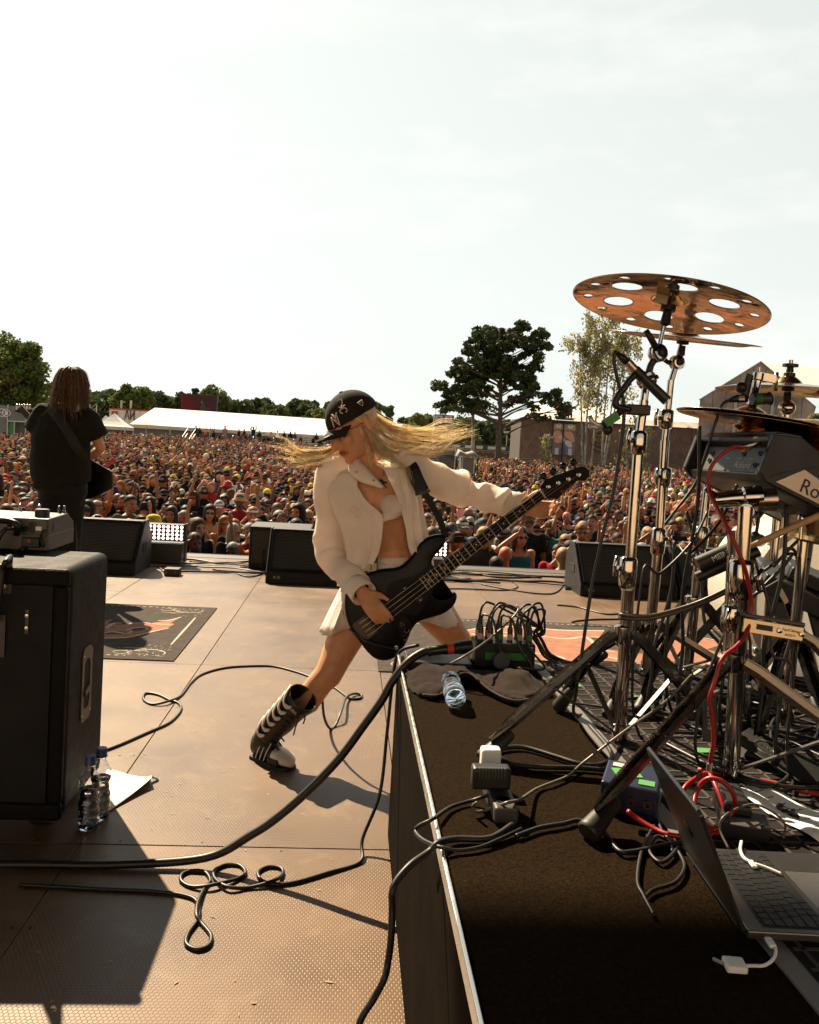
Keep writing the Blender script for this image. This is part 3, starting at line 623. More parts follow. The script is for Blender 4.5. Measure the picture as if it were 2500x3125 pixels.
    gold = M('sign_gold', (.30, .20, .05), .5); r_ = 31 * Y / 2500
    MB().lathe([(0, -.04), (r_, -.04), (r_, .04), (0, .04)], frame(c, (0, 1, 0), (1, 0, 0)), 32).build('disc', M('sign_board', (.035, .028, .022), .7), sg)
    MB().lathe([(r_ * .93, -.07), (r_, -.07), (r_, -.045), (r_ * .93, -.045), (r_ * .93, -.07)], frame(c, (0, 1, 0), (1, 0, 0)), 32, cap=False).build('rim', gold, sg)
    for s_, z, h in (('CLASSIC', .5, .42), ('ROCK', 0, .62), ('CAFE', -.52, .45)): text('sign_text', s_, h, frame(c + V(0, -.06, z * r_ * .9), (0, -1, 0), (1, 0, 0)), gold, sg, .01)
    for u in (0, 1):
        d = DP(1931 + 4 * u, 1318 + 55 * u, Y - .25); bn = tag(MB().bb(d.x - .5, d.x + .5, d.y - .03, d.y, d.z - (.75 if u == 0 else .5), d.z + .75).build('banner', M('violet_banner' if u == 0 else 'pink_banner', (.22, .17, .30) if u == 0 else (.35, .17, .22), .7)), ('pale violet' if u == 0 else 'pinkish') + ' banner half hidden by leaves on the timber hall', 'banner')
hall()
def beast():
    Y = 94.; c = DP(1728, 1250, Y); k = Y / 2500; t = thing('horned_sculpture', DP(1728, 1273, Y), 'dark horned bull sculpture standing on the hall roof', 'sculpture')
    dk = M('sculpture_dark', (.05, .045, .04), .7, var=.3, bump=.4, bs=6.); rd = M('sculpture_red', (.28, .04, .03), .6)
    MB().ball(c + V(0, .6, -.1), (.95, 1.1, .72), 14, 9).ball(c + V(.1, -.2, .1), (.6, .6, .5), 12, 8).build('body', dk, t, smooth=180)
    MB().ball(c + V(-.7, -.4, .15), (.34, .4, .5), 10, 7, Matrix.Rotation(.3, 3, 'Y')).build('red_face', rd, t, smooth=180)
    for P in ([(.5, -.2, .2), (1.0, -.3, .35), (1.3, -.3, .75), (1.25, -.3, 1.25)], [(-.9, -.4, .5), (-1.05, -.4, .8), (-.95, -.4, 1.25)], [(-.4, -.4, .5), (-.35, -.4, .75), (-.42, -.4, .95)]):
        Q = spline([c + V(*p) for p in P], 6); MB().tube(Q, [lerp(.22 if P[0][0] > 0 else .12, .03, i / (len(Q) - 1)) for i in range(len(Q))], 8).build('horn', dk, t, smooth=180)
    for dx in (-.6, -.1, .35, .7): MB().tube([c + V(dx, .1, -.4), c + V(dx, .1, -.95)], [.13, .09], 6).build('leg', dk, t)
    MB().bb(c.x - 1.1, c.x + 1.1, Y - .4, Y + 1.4, c.z - 1.05, c.z - .95).build('plinth', POLE, t)
beast()
def gable_tent():
    Y = 78.; ap = DP(2321, 1105, Y); le = DP(2136, 1221, Y); g = gz(le.x, Y) - .2; hw = ap.x - le.x; x1 = ap.x + hw
    t = thing('gable_tent', (ap.x, Y, g), 'big gabled tent hall with weathered printed front', 'tent')
    pr = M('printed_canvas', (.17, .13, .10), .8, var=.45, vs=.55, bump=.15, bs=3.); N, L, b = nodes_of(pr)
    n = 9
    for i in range(n):
        xa, xb = lerp(le.x, x1, i / n) + .03, lerp(le.x, x1, (i + 1) / n) - .03
        zt = lambda x: lerp(le.z, ap.z, 1 - abs(x - ap.x) / hw)
        top = [(xb, Y, zt(xb)), (xa, Y, zt(xa))] if not (xa < ap.x < xb) else [(xb, Y, zt(xb)), (ap.x, Y, ap.z), (xa, Y, zt(xa))]
        MB().add([(xa, Y, g), (xb, Y, g)] + top, [tuple(range(2 + len(top)))]).build('front_panel', pr, t, solid=.05)
    for i in range(1, n): x = lerp(le.x, x1, i / n); MB().bb(x - .05, x + .05, Y + .05, Y + .12, g, lerp(le.z, ap.z, 1 - abs(x - ap.x) / hw) - .05).build('seam_pole', M('tent_pole', (.10, .09, .075), .6), t)
    for s in (-1, 1): MB().add([(ap.x, Y - .1, ap.z + .06), (ap.x + s * hw * 1.02, Y - .1, le.z + .03), (ap.x + s * hw * 1.02 + 17, Y + 30, le.z + .03), (ap.x + 17, Y + 30, ap.z + .06)], [(0, 1, 2, 3)]).build('roof', CANVASG, t, solid=.08)
    pl = M('printed_beam', (.26, .23, .18), .8)
    for px in (2247, 2360): a = DP(px, 1205, Y - .1); MB().bb(a.x - .15, a.x + .15, Y - .12, Y - .06, g, a.z).build('printed_beam', pl, t)
    a, b_ = DP(2362, 1210, Y - .1), DP(2395, 1240, Y - .1); MB().bb(a.x, b_.x, Y - .1, Y - .06, b_.z, a.z).build('printed_window', M('printed_grey', (.06, .06, .055), .8), t)
    t2 = thing('pale_tent', (ap.x + 14, Y + 22, g), 'pale tent roof rising behind the gabled hall', 'tent'); p = [DP(2328, 1106, Y + 34), DP(2620, 1140, Y + 28), DP(2620, 1200, Y + 16), DP(2480, 1175, Y + 16), DP(2335, 1112, Y + 32)]
    for i in range(4):
        f = lambda u, v: lerp(lerp(DP(2326, 1104, Y + 36), DP(2700, 1146, Y + 36), u), lerp(DP(2326, 1190, Y + 18), DP(2700, 1246, Y + 18), u), v)
        MB().add([f(i / 4 + .004, 0), f((i + 1) / 4 - .004, 0), f((i + 1) / 4 - .004, 1), f(i / 4 + .004, 1)], [(0, 1, 2, 3)]).build('roof_panel', CANVAS, t2, solid=.06)
gable_tent()
def bar_kiosk():
    Y = 118.; a = DP(1375, 1352, Y); b = DP(1582, 1364, Y); g = gz(a.x, Y); t = thing('bar_kiosk', ((a.x + b.x) / 2, Y, g), 'low dark bar kiosk with white sign boards behind the pine trunk', 'kiosk')
    MB().bb(a.x, b.x, Y, Y + 4, g, a.z - .6).build('body', CANVASD, t); MB().bb(a.x, b.x, Y - .5, Y - .35, a.z - .75, a.z).build('fascia', M('kiosk_fascia', (.035, .035, .035), .7), t)
    for i in range(6): x = lerp(a.x, b.x, (i + .25) / 6); MB().bb(x, x + .95 + .25 * (i % 2), Y - .56, Y - .52, a.z - .6, a.z - .18).build('sign_board', M('kiosk_sign', (.42, .40, .36), .6), t)
    MB().bb(a.x, b.x, Y - 1.3, Y - .35, a.z - .85, a.z - .78).build('canopy', M('kiosk_canopy', (.25, .22, .17), .7), t)
    for i in range(12): x = lerp(a.x, b.x, (i + .4) / 12); MB().bb(x, x + .5, Y - .3, Y - .2, a.z - 1.1, a.z - 1.0).build('counter_light', M('counter_light', (.5, .28, .08), .5), t)
    c = DP(1548, 1322, Y + 3); p = thing('light_pole', (c.x, c.y, g), 'floodlight pole rising above the bar kiosk', 'light pole'); MB().cyl((c.x, c.y, g), (c.x, c.y, c.z), .06, 6).build('pole', POLE, p)
    for dx in (-.4, -.15, .15, .4): MB().box((c.x + dx, c.y, c.z + .15), (.18, .15, .28)).build('floodlight', CANVASG, p)
bar_kiosk()
def poster_tower():
    Y = 110.; a = DP(1327, 1264, Y); b = DP(1381, 1366, Y); g = gz(a.x, Y); t = thing('banner_tower', ((a.x + b.x) / 2, Y, g), 'black speaker tower with two pale banners beyond the hair', 'tower')
    MB().bb(a.x, b.x, Y, Y + 1.5, g, a.z).build('frame', CANVASD, t)
    for i, x in enumerate((a.x + .12, (a.x + b.x) / 2 + .1)): MB().bb(x, x + .95, Y - .06, Y - .02, a.z - 1.1, a.z - .15).build('banner', M('tower_banner', (.40, .37, .36), .7), t); MB().ball((x + .47, Y - .08, a.z - .4), (.3, .02, .12)).build('banner_emblem', M('poster_red'), t)
    for k in range(4): MB().bb(a.x + .7 + .25 * k, a.x + .85 + .25 * k, Y + .2, Y + .4, a.z, a.z + .7).build('lamp', BLACK, t)
    c = DP(1330, 1248, Y); MB().cyl((c.x, c.y, a.z), (c.x, c.y, c.z), .03, 5).bb(c.x - .12, c.x + .12, c.y - .1, c.y + .1, c.z, c.z + .35).build('mast', POLE, t)
poster_tower()
def foh():
    for Y, ax, ay, bx, by, nm, lb in ((46., 1300, 1368, 1385, 1450, 'camera_platform', 'black draped camera platform in the crowd behind the shoulder'), (44., 1412, 1395, 1445, 1445, 'covered_rig', 'black equipment rig under a loose grey cover in the crowd')):
        a = DP(ax, ay, Y); b = DP(bx, by, Y); g = gz(a.x, Y); t = thing(nm, ((a.x + b.x) / 2, Y, g), lb, 'platform' if nm[0] == 'c' and nm[1] == 'a' else 'equipment')
        MB().bb(a.x, b.x, Y, Y + 1.2, g, a.z).build('drape', CANVASD, t)
        for x in (a.x, b.x):
            for y in (Y - .05, Y + 1.25): MB().cyl((x, y, g), (x, y, a.z + .3), .03, 6).build('post', POLE, t)
        if nm == 'covered_rig':
            p = [DP(x, y, Y + .3) for x, y in ((1394, 1392), (1402, 1372), (1424, 1384), (1446, 1378), (1460, 1390))]
            rings = [[q + V(0, -.5, -.1), q + V(0, 0, .0), q + V(0, .6, .05), q + V(0, .6, -.08), q + V(0, -.45, -.2)] for q in p]; MB().loft(rings).build('grey_cover', M('grey_tarp', (.13, .12, .11), .7), t, smooth=180)
            for q in (p[0], p[-1]): MB().cyl((q.x, q.y, g), (q.x, q.y, q.z), .04, 6).build('post', BLACK, t)
        else: MB().add([(a.x - .3, Y - .2, a.z + .1), (b.x + .4, Y - .2, a.z - .45), (b.x + .4, Y + 1.4, a.z - .35), (a.x - .3, Y + 1.4, a.z + .2)], [(0, 1, 2, 3)]).build('canopy', CANVASD, t, solid=.05)
foh()
# ---------------- people: shared builders ----------------
def add_head(mb, T, sc_=1., fem=False):
    old = mb.T; mb.T = T @ Matrix.Scale(sc_, 4)
    mb.ball((0, .012, .035), (.075, .094, .086), 16, 12); mb.ball((0, -.03, -.03), (.060, .066, .085), 14, 10)
    mb.ball((0, -.045, -.075), (.044 if fem else .050, .045, .038), 12, 8); mb.ball((0, -.082, -.100), (.018, .016, .017), 8, 6)
    mb.tube([(0, -.088, .012), (0, -.104, -.012), (0, -.116, -.034)], [.008, .010, .014], 8); mb.ball((0, -.104, -.037), (.019, .012, .010), 8, 6)
    for s in (-1, 1):
        mb.ball((s * .030, -.080, .022), (.028, .016, .009), 8, 6); mb.ball((s * .036, -.070, -.026), (.026, .022, .026), 8, 6)
        mb.ball((s * .077, .014, -.006), (.009, .020, .031), 8, 6)
    mb.ball((0, -.094, -.060), (.023, .010, .0075), 8, 6); mb.ball((0, -.092, -.073), (.020, .010, .008), 8, 6)
    mb.T = old
def face_paint(inv, lip=(.80, .45, .42), brow=.35):
    def f(co):
        h = co @ np.array(inv.to_3x3()).T + np.array(inv.translation); x, y, z = np.abs(h[:, 0]), h[:, 1], h[:, 2]; c = np.ones((len(co), 3))
        near = (np.abs(h) < .14).all(1)
        c[near & (((x - .031) / .016) ** 2 + ((z - .002) / .008) ** 2 < 1) & (y < -.05)] = (.16, .13, .12)
        c[near & (x > .012) & (x < .052) & (np.abs(z - .021 + (x - .03) ** 2 * 3) < .005) & (y < -.05)] = brow
        c[near & (x < .023) & (z > -.079) & (z < -.055) & (y < -.078)] = lip
        c[near & (x < .020) & (np.abs(z + .0665) < .003) & (y < -.08)] = (.25, .10, .09)
        return c
    return f
def hand(mb, wrist, d, side, nrm, curl=.3, s=1.):
    """palm + five fingers; d along the hand, nrm out of the palm, side towards the thumb"""
    w = Vector(wrist); d = Vector(d).normalized(); nrm = Vector(nrm); nrm = (nrm - d * nrm.dot(d)).normalized(); side = Vector(side); sd = d.cross(nrm); sd = sd if sd.dot(side) > 0 else -sd
    mb.tube([w - d * .01, w + d * .03 * s, w + d * .085 * s], [(.026 * s, .018 * s), (.036 * s, .016 * s), (.040 * s, .013 * s)], 10, up=sd)
    for i, (o, l) in enumerate(((.030, .072), (.010, .080), (-.010, .075), (-.029, .058))):
        p = w + d * .082 * s + sd * o * s; P = [p]; dd = d.copy(); c = curl[i] if hasattr(curl, '__len__') else curl
        for k, f in enumerate((.45, .32, .23)):
            dd = (dd * math.cos(c) + nrm * math.sin(c)).normalized(); nn = (nrm * math.cos(c * (k + 1)) - d * math.sin(c * (k + 1))); p = p + dd * l * f * s; P.append(p)
            dd = dd.normalized()
        mb.tube(P, [.0092 * s, .0088 * s, .008 * s, .0065 * s], 7)
    p = w + d * .025 * s + sd * .028 * s; t = (d * .75 + sd * .6 + nrm * .35).normalized()
    mb.tube([p, p + t * .035 * s, p + (t * .055 + d * .02) * s], [.013 * s, .011 * s, .008 * s], 7)
def add_arm(mb, sh, el, wr, k=1.): 
    sh, el, wr = Vector(sh), Vector(el), Vector(wr)
    mb.tube([sh, lerp(sh, el, .35), el, lerp(el, wr, .3), wr], [.052 * k, .047 * k, .038 * k, .040 * k, .026 * k], 9)
SH_R = 7.
def shell(mb, c, r, low, n=18, k=7, drop=None, kd=4, flare=0.):
    """open skull-cap round c; low(a) = how far down the polar angle runs; drop(a) = height to hang down to (or None)"""
    c = Vector(c); rows = []
    for i in range(k + 1):
        row = []
        for j in range(n):
            a = 2 * math.pi * j / n; th = low(a) * i / k
            row.append(c + Vector((r[0] * math.sin(th) * math.sin(a), -r[1] * math.sin(th) * math.cos(a), r[2] * math.cos(th))))
        rows.append(row)
    if drop:
        for q in range(1, kd + 1):
            row = []
            for j in range(n):
                a = 2 * math.pi * j / n; p = rows[k][j]; z = drop(a); f = q / kd
                row.append(Vector((p.x * (1 + flare * f), p.y * (1 + flare * f * (1 if p.y > c.y else -.2)), lerp(p.z, min(p.z, z), f))))
            rows.append(row)
    mb.loft(rows, cap=False); return mb
# ---------------- crowd kinds ----------------
SKIN = M('crowd_skin', (.36, .18, .098), .55, var=.10, vs=12., vcol=True, ocol=True, sss=0., spec=.35)
CLOTH = M('crowd_cloth', (1, 1, 1), .9, var=.14, vs=9., ocol=True, spec=.08, bump=.25, bs=30.)
HAIR = M('crowd_hair', (1, 1, 1), .55, var=.35, vs=60., ocol=True, bump=.5, bs=150., spec=.15)
GLASS = M('sunglass_lens', (.01, .01, .012), .08, var=.0, spec=.8)
HZ = 1.585     # height of the middle of the head
HT = Matrix.Translation((0, -.02, HZ))
def crowd_bodies():
    poses = {'down': (((.205, -.02, 1.14), (.225, -.05, .90)), ((-.205, -.02, 1.14), (-.225, -.05, .90))),
             'folded': (((.25, -.10, 1.20), (.02, -.30, 1.12)), ((-.25, -.10, 1.20), (-.02, -.28, 1.16))),
             'fist': (((.205, -.02, 1.14), (.225, -.05, .90)), ((-.24, -.12, 1.60), (-.19, -.16, 1.86))),
             'phone': (((.25, -.22, 1.42), (.07, -.30, 1.68)), ((-.25, -.22, 1.42), (-.07, -.30, 1.68))),
             'wave': (((.27, -.06, 1.56), (.33, -.10, 1.84)), ((-.27, -.06, 1.56), (-.30, -.12, 1.84))),
             'brow': (((.205, -.02, 1.14), (.225, -.05, .90)), ((-.32, -.10, 1.42), (-.10, -.15, 1.64)))}
    out = {}
    for fem in (0, 1):
        w = .90 if fem else 1.
        tor = [((0, 0, .86), (.15, .10)), ((0, 0, .98), (.165 if fem else .155, .11)), ((0, 0, 1.10), (.13 * w, .095)), ((0, 0, 1.24), (.16 * w, .11)), ((0, 0, 1.34), (.175 * w, .105)), ((0, .005, 1.41), (.14 * w, .075)), ((0, .01, 1.455), (.065, .055))]
        for nm, (ra, la) in poses.items():
            mb = MB(); mb.tube([p for p, _ in tor], [r for _, r in tor], 14, up=(1, 0, 0))
            mb.tube([(0, .012, 1.42), (0, 0, 1.50), (0, -.01, 1.55)], [.060 * w, .052 * w, .05 * w], 10)
            for s, (e, h) in ((1, ra), (-1, la)):
                S = Vector((s * .178 * w, 0, 1.385)); mb.ball(S, .058 * w, 10, 7); add_arm(mb, S, e, h, .95 * w)
                d = (Vector(h) - Vector(e)).normalized(); mb.ball(Vector(h) + d * .05, (.032, .03, .05) if nm != 'wave' else (.04, .018, .07), 8, 6)
                if nm == 'wave': mb.tube([Vector(h) + d * .08, Vector(h) + d * .15], [.034, .022], 8)
            for s in (-1, 1): mb.tube([(s * .085, 0, .9), (s * .095, 0, .5), (s * .1, 0, .06)], [.085, .058, .04], 9); mb.ball((s * .1, -.06, .04), (.04, .12, .04), 8, 6)
            add_head(mb, HT, 1.03, fem); me = remesh(mb, 'person', .0135, 3, .45); paint(me, face_paint(HT.inverted())); me.shade_smooth(); me.materials.append(SKIN)
            sl = [None, None]
            mb = MB(); mb.tube([(p[0], p[1], p[2] - (.02 if i == 6 else 0)) for i, (p, _) in enumerate(tor)], [(r[0] + .016, r[1] + .016) for _, r in tor], 14, up=(1, 0, 0))
            for s, (e, h) in ((1, ra), (-1, la)):
                S = Vector((s * .178 * w, 0, 1.385)); mb.ball(S, .072 * w, 10, 7); E_ = lerp(S, Vector(e), .72); mb.tube([S, E_], [.072 * w, .066 * w], 10)
            sh = remesh(mb, 'shirt', .02, 2, .6); sh.shade_smooth(); sh.materials.append(CLOTH)
            mb = MB(); mb.tube([p for p, _ in tor[:5]] + [(0, 0, 1.37)], [(r[0] + .012, r[1] + .014) for _, r in tor[:5]] + [(.12 * w, .09)], 14, up=(1, 0, 0))
            for s in (-1, 1): mb.tube([(s * .10, -.07, 1.33), (s * .105, 0, 1.43), (s * .10, .07, 1.33)], .028, 8)
            va = remesh(mb, 'vest', .02, 2, .6); va.shade_smooth(); va.materials.append(CLOTH)
            out[nm, fem] = (me, sh, va)
    return out
def headgear():
    H = {}
    def reg(nm, mb, mat, solid=.006, sub=0):
        me = mb.mesh(nm); me.transform(HT @ Matrix.Scale(1.03, 4)); me.shade_smooth(); me.materials.append(mat); H[nm] = me
    front = lambda a: math.cos(a)            # 1 at face, -1 at back
    mb = shell(MB(), (0, .012, .035), (.085, .106, .098), lambda a: 1.68 - .55 * max(0, front(a)) + .25 * max(0, -front(a)), 18, 7); reg('short_hair', mb, HAIR)
    mb = shell(MB(), (0, .012, .035), (.086, .104, .097), lambda a: 1.55 - .55 * max(0, front(a)), 20, 6, lambda a: (-.02 if front(a) > .62 else -.21 - .05 * math.sin(3 * a)), 5, .10); reg('long_hair', mb, HAIR)
    mb = MB(); r_ = random.Random(3)
    shell(mb, (0, .015, .04), (.098, .112, .108), lambda a: 1.75 - .6 * max(0, front(a)), 20, 8)
    mb.v = [tuple(Vector(v) + Vector((r_.gauss(0, .008), r_.gauss(0, .008), r_.gauss(0, .008)))) for v in mb.v]; reg('curly_hair', mb, HAIR)
    def cap(nm, back):
        s = 1 if back else -1; mb = shell(MB(), (0, .012, .035), (.086, .105, .094), lambda a: 1.45, 20, 6)
        P = [[Vector((x, s * (.085 + y) + .012, .028 - .012 * abs(x / .06) ** 2 - y * .18 + dz)) for x in np.linspace(-.068, .068, 7)] for y, dz in ((0, 0), (.035, .004), (.065, .002))]
        for row, f in zip(P, (1, .92, .62)):
            for i, p in enumerate(row): p.x *= f; p.y -= s * abs(p.x) ** 2 * 5
        mb.loft(P + [[p - Vector((0, 0, .006)) for p in P[2]], [p - Vector((0, 0, .006)) for p in P[0]]], cap=False, closed=False); reg(nm, mb, CLOTH)
    cap('cap', False); cap('backward_cap', True)
    mb = MB().lathe([(.005, .128), (.05, .124), (.078, .105), (.090, .045), (.128, .012), (.130, .006), (.090, .036)], Matrix.Translation((0, .008, 0)), 20, cap=False); reg('bucket_hat', mb, CLOTH)
    mb = MB().lathe([(.005, .135), (.05, .132), (.075, .118), (.090, .045), (.13, .036), (.175, .046), (.177, .040), (.09, .036)], Matrix.Translation((0, .008, 0)), 22, cap=False); reg('sun_hat', mb, CLOTH)
    mb = shell(MB(), (0, .012, .04), (.086, .105, .103), lambda a: 1.5, 18, 6); reg('beanie', mb, CLOTH)
    mb = MB()
    for s in (-1, 1): mb.ball((s * .034, -.092, .004), (.030, .008, .019), 10, 6); mb.tube([(s * .06, -.085, .008), (s * .082, .01, .006)], .004, 5)
    mb.tube([(-.02, -.100, .010), (.02, -.100, .010)], .004, 5); reg('sunglasses', mb, GLASS)
    mb = MB().ball((0, -.058, -.082), (.056, .055, .046), 12, 8); mb.ball((0, -.05, -.06), (.062, .045, .03), 12, 6)
    me = remesh(mb, 'beard', .009, 2, .5); me.transform(HT @ Matrix.Scale(1.03, 4)); me.shade_smooth(); me.materials.append(HAIR); H['beard'] = me
    mb = MB().box((0, -.30, 1.78), (.075, .010, .150)); me = mb.mesh('phone'); me.materials.append(BLACK); H['phone'] = me
    return H
BODIES = crowd_bodies(); GEAR = headgear()
SKINS = {'': (1.0, 1.0, 1.0), 'tan ': (.80, .72, .68), 'sunburnt ': (1.1, .72, .62), 'brown ': (.42, .36, .33), 'pale ': (1.2, 1.15, 1.1)}
CCOL = {'black': (.012, .012, .012), 'charcoal': (.035, .034, .033), 'white': (.62, .60, .55), 'red': (.30, .02, .02), 'olive': (.07, .07, .03), 'tan': (.33, .24, .14), 'grey': (.16, .155, .15), 'navy': (.015, .02, .05),
        'maroon': (.12, .02, .025), 'pink': (.5, .2, .2), 'teal': (.02, .11, .12), 'yellow': (.45, .32, .04), 'blue': (.04, .08, .22), 'purple': (.10, .05, .18), 'brown': (.09, .05, .03), 'cream': (.5, .43, .3), 'orange': (.42, .13, .03)}
SHIRTW = ['black'] * 28 + ['charcoal'] * 4 + ['white'] * 4 + ['grey', 'grey', 'olive', 'red', 'navy', 'maroon', 'tan', 'teal', 'pink', 'blue', 'orange', 'yellow', 'brown', 'cream']
HATW = ['black'] * 14 + ['charcoal', 'charcoal', 'white', 'tan', 'tan', 'olive', 'olive', 'red', 'red', 'maroon', 'navy', 'cream', 'yellow', 'purple', 'pink', 'brown', 'teal']
HAIRC = {'black': (.01, .008, .007), 'dark brown': (.03, .018, .01), 'brown': (.07, .04, .02), 'blond': (.30, .19, .08), 'ginger': (.22, .08, .025), 'grey': (.20, .19, .18)}
ZONES = [(-999, 150, 'behind the amp head'), (150, 300, 'beside the guitarist'), (300, 460, 'behind the first wedge'), (460, 600, 'behind the lit lamp panel'), (600, 760, 'past the lit lamp panel'),
         (760, 980, 'behind the middle wedge'), (980, 1330, 'beside the bassist'), (1330, 1520, 'between bass body and neck'), (1520, 1720, 'under the raised bass neck'), (1720, 1900, 'left of the front cymbal stand'),
         (1900, 2060, 'between the chrome stands'), (2060, 2250, 'behind the drum rack'), (2250, 9999, 'behind the white drum')]
ORD = ['front', 'second', 'third', 'fourth', 'fifth', 'sixth', 'seventh', 'eighth', 'ninth', 'tenth', 'eleventh', 'twelfth', 'thirteenth', 'fourteenth', 'fifteenth', 'sixteenth']
CRV = CR.transposed()
def project(p):
    d = CRV @ (Vector(p) - Vector((0, 0, CAMH))); return 1250 + 2500 * d.x / -d.z, 1562.5 - 2500 * (d.y / -d.z + .03582)
used_labels = set()
def child(name, me, col, root):
    o = bpy.data.objects.new(name, me); COL.objects.link(o); o.parent = root; o.color = (*col, 1); return o
R3 = random.Random(21)
def crowd_person(x, y, rz, h, place, spec=None, group='front rows of the crowd'):
    rc = R3.choice
    for tries in range(200):
        fem = R3.random() < .25; sk = rc(['', '', 'tan ', 'sunburnt ', 'tan ', 'brown ', 'pale ']); hc = rc(['black', 'dark brown', 'dark brown', 'brown', 'brown', 'blond', 'ginger', 'grey']); pose = rc(['down'] * 16 + ['folded'] * 3 + ['fist', 'wave', 'phone', 'brow', 'brow'])
        gear = rc(['cap'] * 9 + ['backward_cap'] * 4 + ['short_hair'] * 9 + ['long_hair'] * 4 + ['curly_hair'] * 2 + ['bucket_hat'] * 4 + ['sun_hat', 'beanie', 'bald']); gcol = rc(HATW); top = rc(SHIRTW); wear = rc(['shirt'] * 8 + ['vest'] * 2 + ['none'])
        if fem: gear = rc(['long_hair'] * 4 + ['cap', 'bucket_hat'])
        if fem and wear == 'none': wear = 'vest'
        beard = (not fem) and R3.random() < .42; shades = R3.random() < .38
        if spec:
            d = dict(fem=fem, sk=sk, hc=hc, pose=pose, gear=gear, gcol=gcol, top=top, wear=wear, beard=beard, shades=shades); d.update(spec)
            fem, sk, hc, pose, gear, gcol, top, wear, beard, shades = (d[k] for k in ('fem', 'sk', 'hc', 'pose', 'gear', 'gcol', 'top', 'wear', 'beard', 'shades'))
        hat = gear not in ('short_hair', 'long_hair', 'curly_hair', 'bald')
        a = {'short_hair': f'short {hc} hair', 'long_hair': f'long {hc} hair', 'curly_hair': f'curly {hc} hair', 'bald': 'bald head'}.get(gear) or f"{gcol} {gear.replace('_', ' ')}"
        b = 'shirtless' if wear == 'none' else f'{top} {wear}'
        e = ('arms up' if pose == 'wave' else 'raised fist' if pose == 'fist' else 'raised phone' if pose == 'phone' else 'hand at brow' if pose == 'brow' else 'folded arms' if pose == 'folded' else 'sunglasses' if shades else 'beard' if beard else '')
        lab = f"{a}, {b}{', ' + e if e else ''}, {place}"
        if len(('person with ' + lab).split()) > 16: lab = f"{a}, {b}, {place}"
        if lab not in used_labels: break
    used_labels.add(lab); me, sh, va = BODIES[pose, int(fem)]
    o = bpy.data.objects.new('person', me); COL.objects.link(o); o.location = (x, y, gz(x, y)); o.rotation_euler = (R3.uniform(-.04, .04), R3.uniform(-.05, .05), rz); s = h / 1.72; o.scale = (s * R3.uniform(.97, 1.08), s, s)
    j = lambda c: tuple(v * R3.uniform(.88, 1.12) for v in c)
    o.color = (*j(SKINS[sk]), 1); tag(o, 'person with ' + lab, 'person', group)
    if wear != 'none': child(wear, sh if wear == 'shirt' else va, j(CCOL[top]), o)
    if gear != 'bald': child(gear, GEAR[gear], j(CCOL[gcol]) if hat else j(HAIRC[hc]), o)
    if hat and not (gear == 'beanie'): child('short_hair' if not fem else 'long_hair', GEAR['short_hair' if not fem else 'long_hair'], j(HAIRC[hc]), o)
    if shades: child('sunglasses', GEAR['sunglasses'], (1, 1, 1), o)
    if beard: child('beard', GEAR['beard'], j(HAIRC[hc]), o)
    if pose == 'phone': child('phone', GEAR['phone'], (1, 1, 1), o)
    return o
def at_px(px, py, y):      # where to stand so that the middle of the head shows at px,py from distance y
    return DP(px, py, y).x
def crowd():
    pit = [(545, 9.75, math.pi, 1.72, dict(gear='backward_cap', gcol='black', hc='blond', fem=True, top='black', wear='shirt', pose='down', shades=False)), (590, 9.8, .5, 1.74, dict(gear='short_hair', hc='dark brown', top='black', wear='shirt', pose='brow', fem=False)),
           (1540, 9.95, math.pi, 1.74, dict(gear='bald', top='black', wear='vest', fem=False, pose='down', sk='sunburnt ', beard=False, shades=False)), (1522, 9.55, math.pi, 1.66, dict(gear='cap', gcol='black', top='black', wear='shirt', fem=False, pose='down', shades=False)),
           (1720, 9.7, math.pi, 1.80, dict(gear='bald', top='black', wear='vest', fem=False, pose='down', beard=False, shades=False, sk=''))]
    for (px, y, rz, h, sp), pl in zip(pit, ('seen from behind by the lit lamp panel', 'standing in the pit by the lamps', 'seen from behind under the bass neck', 'in the pit below the bald man', 'seen from behind left of the wedges')): crowd_person(at_px(px, 1690, y), y, rz, h, pl, sp, 'people in the pit')
    spots = []; y = 10.55; row = 0
    while y < 92:
        f = 1 if y < 24 else 1.08 if y < 45 else 1.22
        dx = .50 * f; x = -.47 * y - 1.5
        while x < .64 * y + 1.5:
            jx, jy = x + R3.uniform(-.24, .24) * f, y + R3.uniform(-.32, .32) * f
            spots.append((jx, jy, row)); x += dx * R3.uniform(.88, 1.18)
        y += (.60 if y < 24 else .72 if y < 45 else .95); row += 1
    spots = [s for s in spots if not (s[1] > 66 and s[0] < -26) and not (42.5 < s[1] < 47.5 and 3.5 < s[0] < 9.6)]
    n_ind = 0; rest = []
    fixed = {}
    for (x, y, row) in spots:
        p = project((x, y, gz(x, y) + HZ))
        if n_ind < 292 and -20 < p[0] < 2520 and row < 16:
            n_ind += 1; z = next(zz[2] for zz in ZONES if zz[0] <= p[0] < zz[1])
            crowd_person(x, y, R3.gauss(0, .33), R3.gauss(1.74, .09), f'{ORD[row]} row, {z}')
        else: rest.append((x, y))
    bl = [];
    a, b = DP(585, 1330, 99.), DP(1020, 1352, 99.); g = gz((a.x + b.x) / 2, 99.)
    for i in range(5):
        for x in np.arange(a.x + .3, b.x - .3, .75):
            if R3.random() < (.62 if i else .45): bl.append((x + R3.uniform(-.2, .2), 99. - 4 + .9 * i + .25, g + .45 + .42 * i - .82))
    far_crowd(rest, bl)
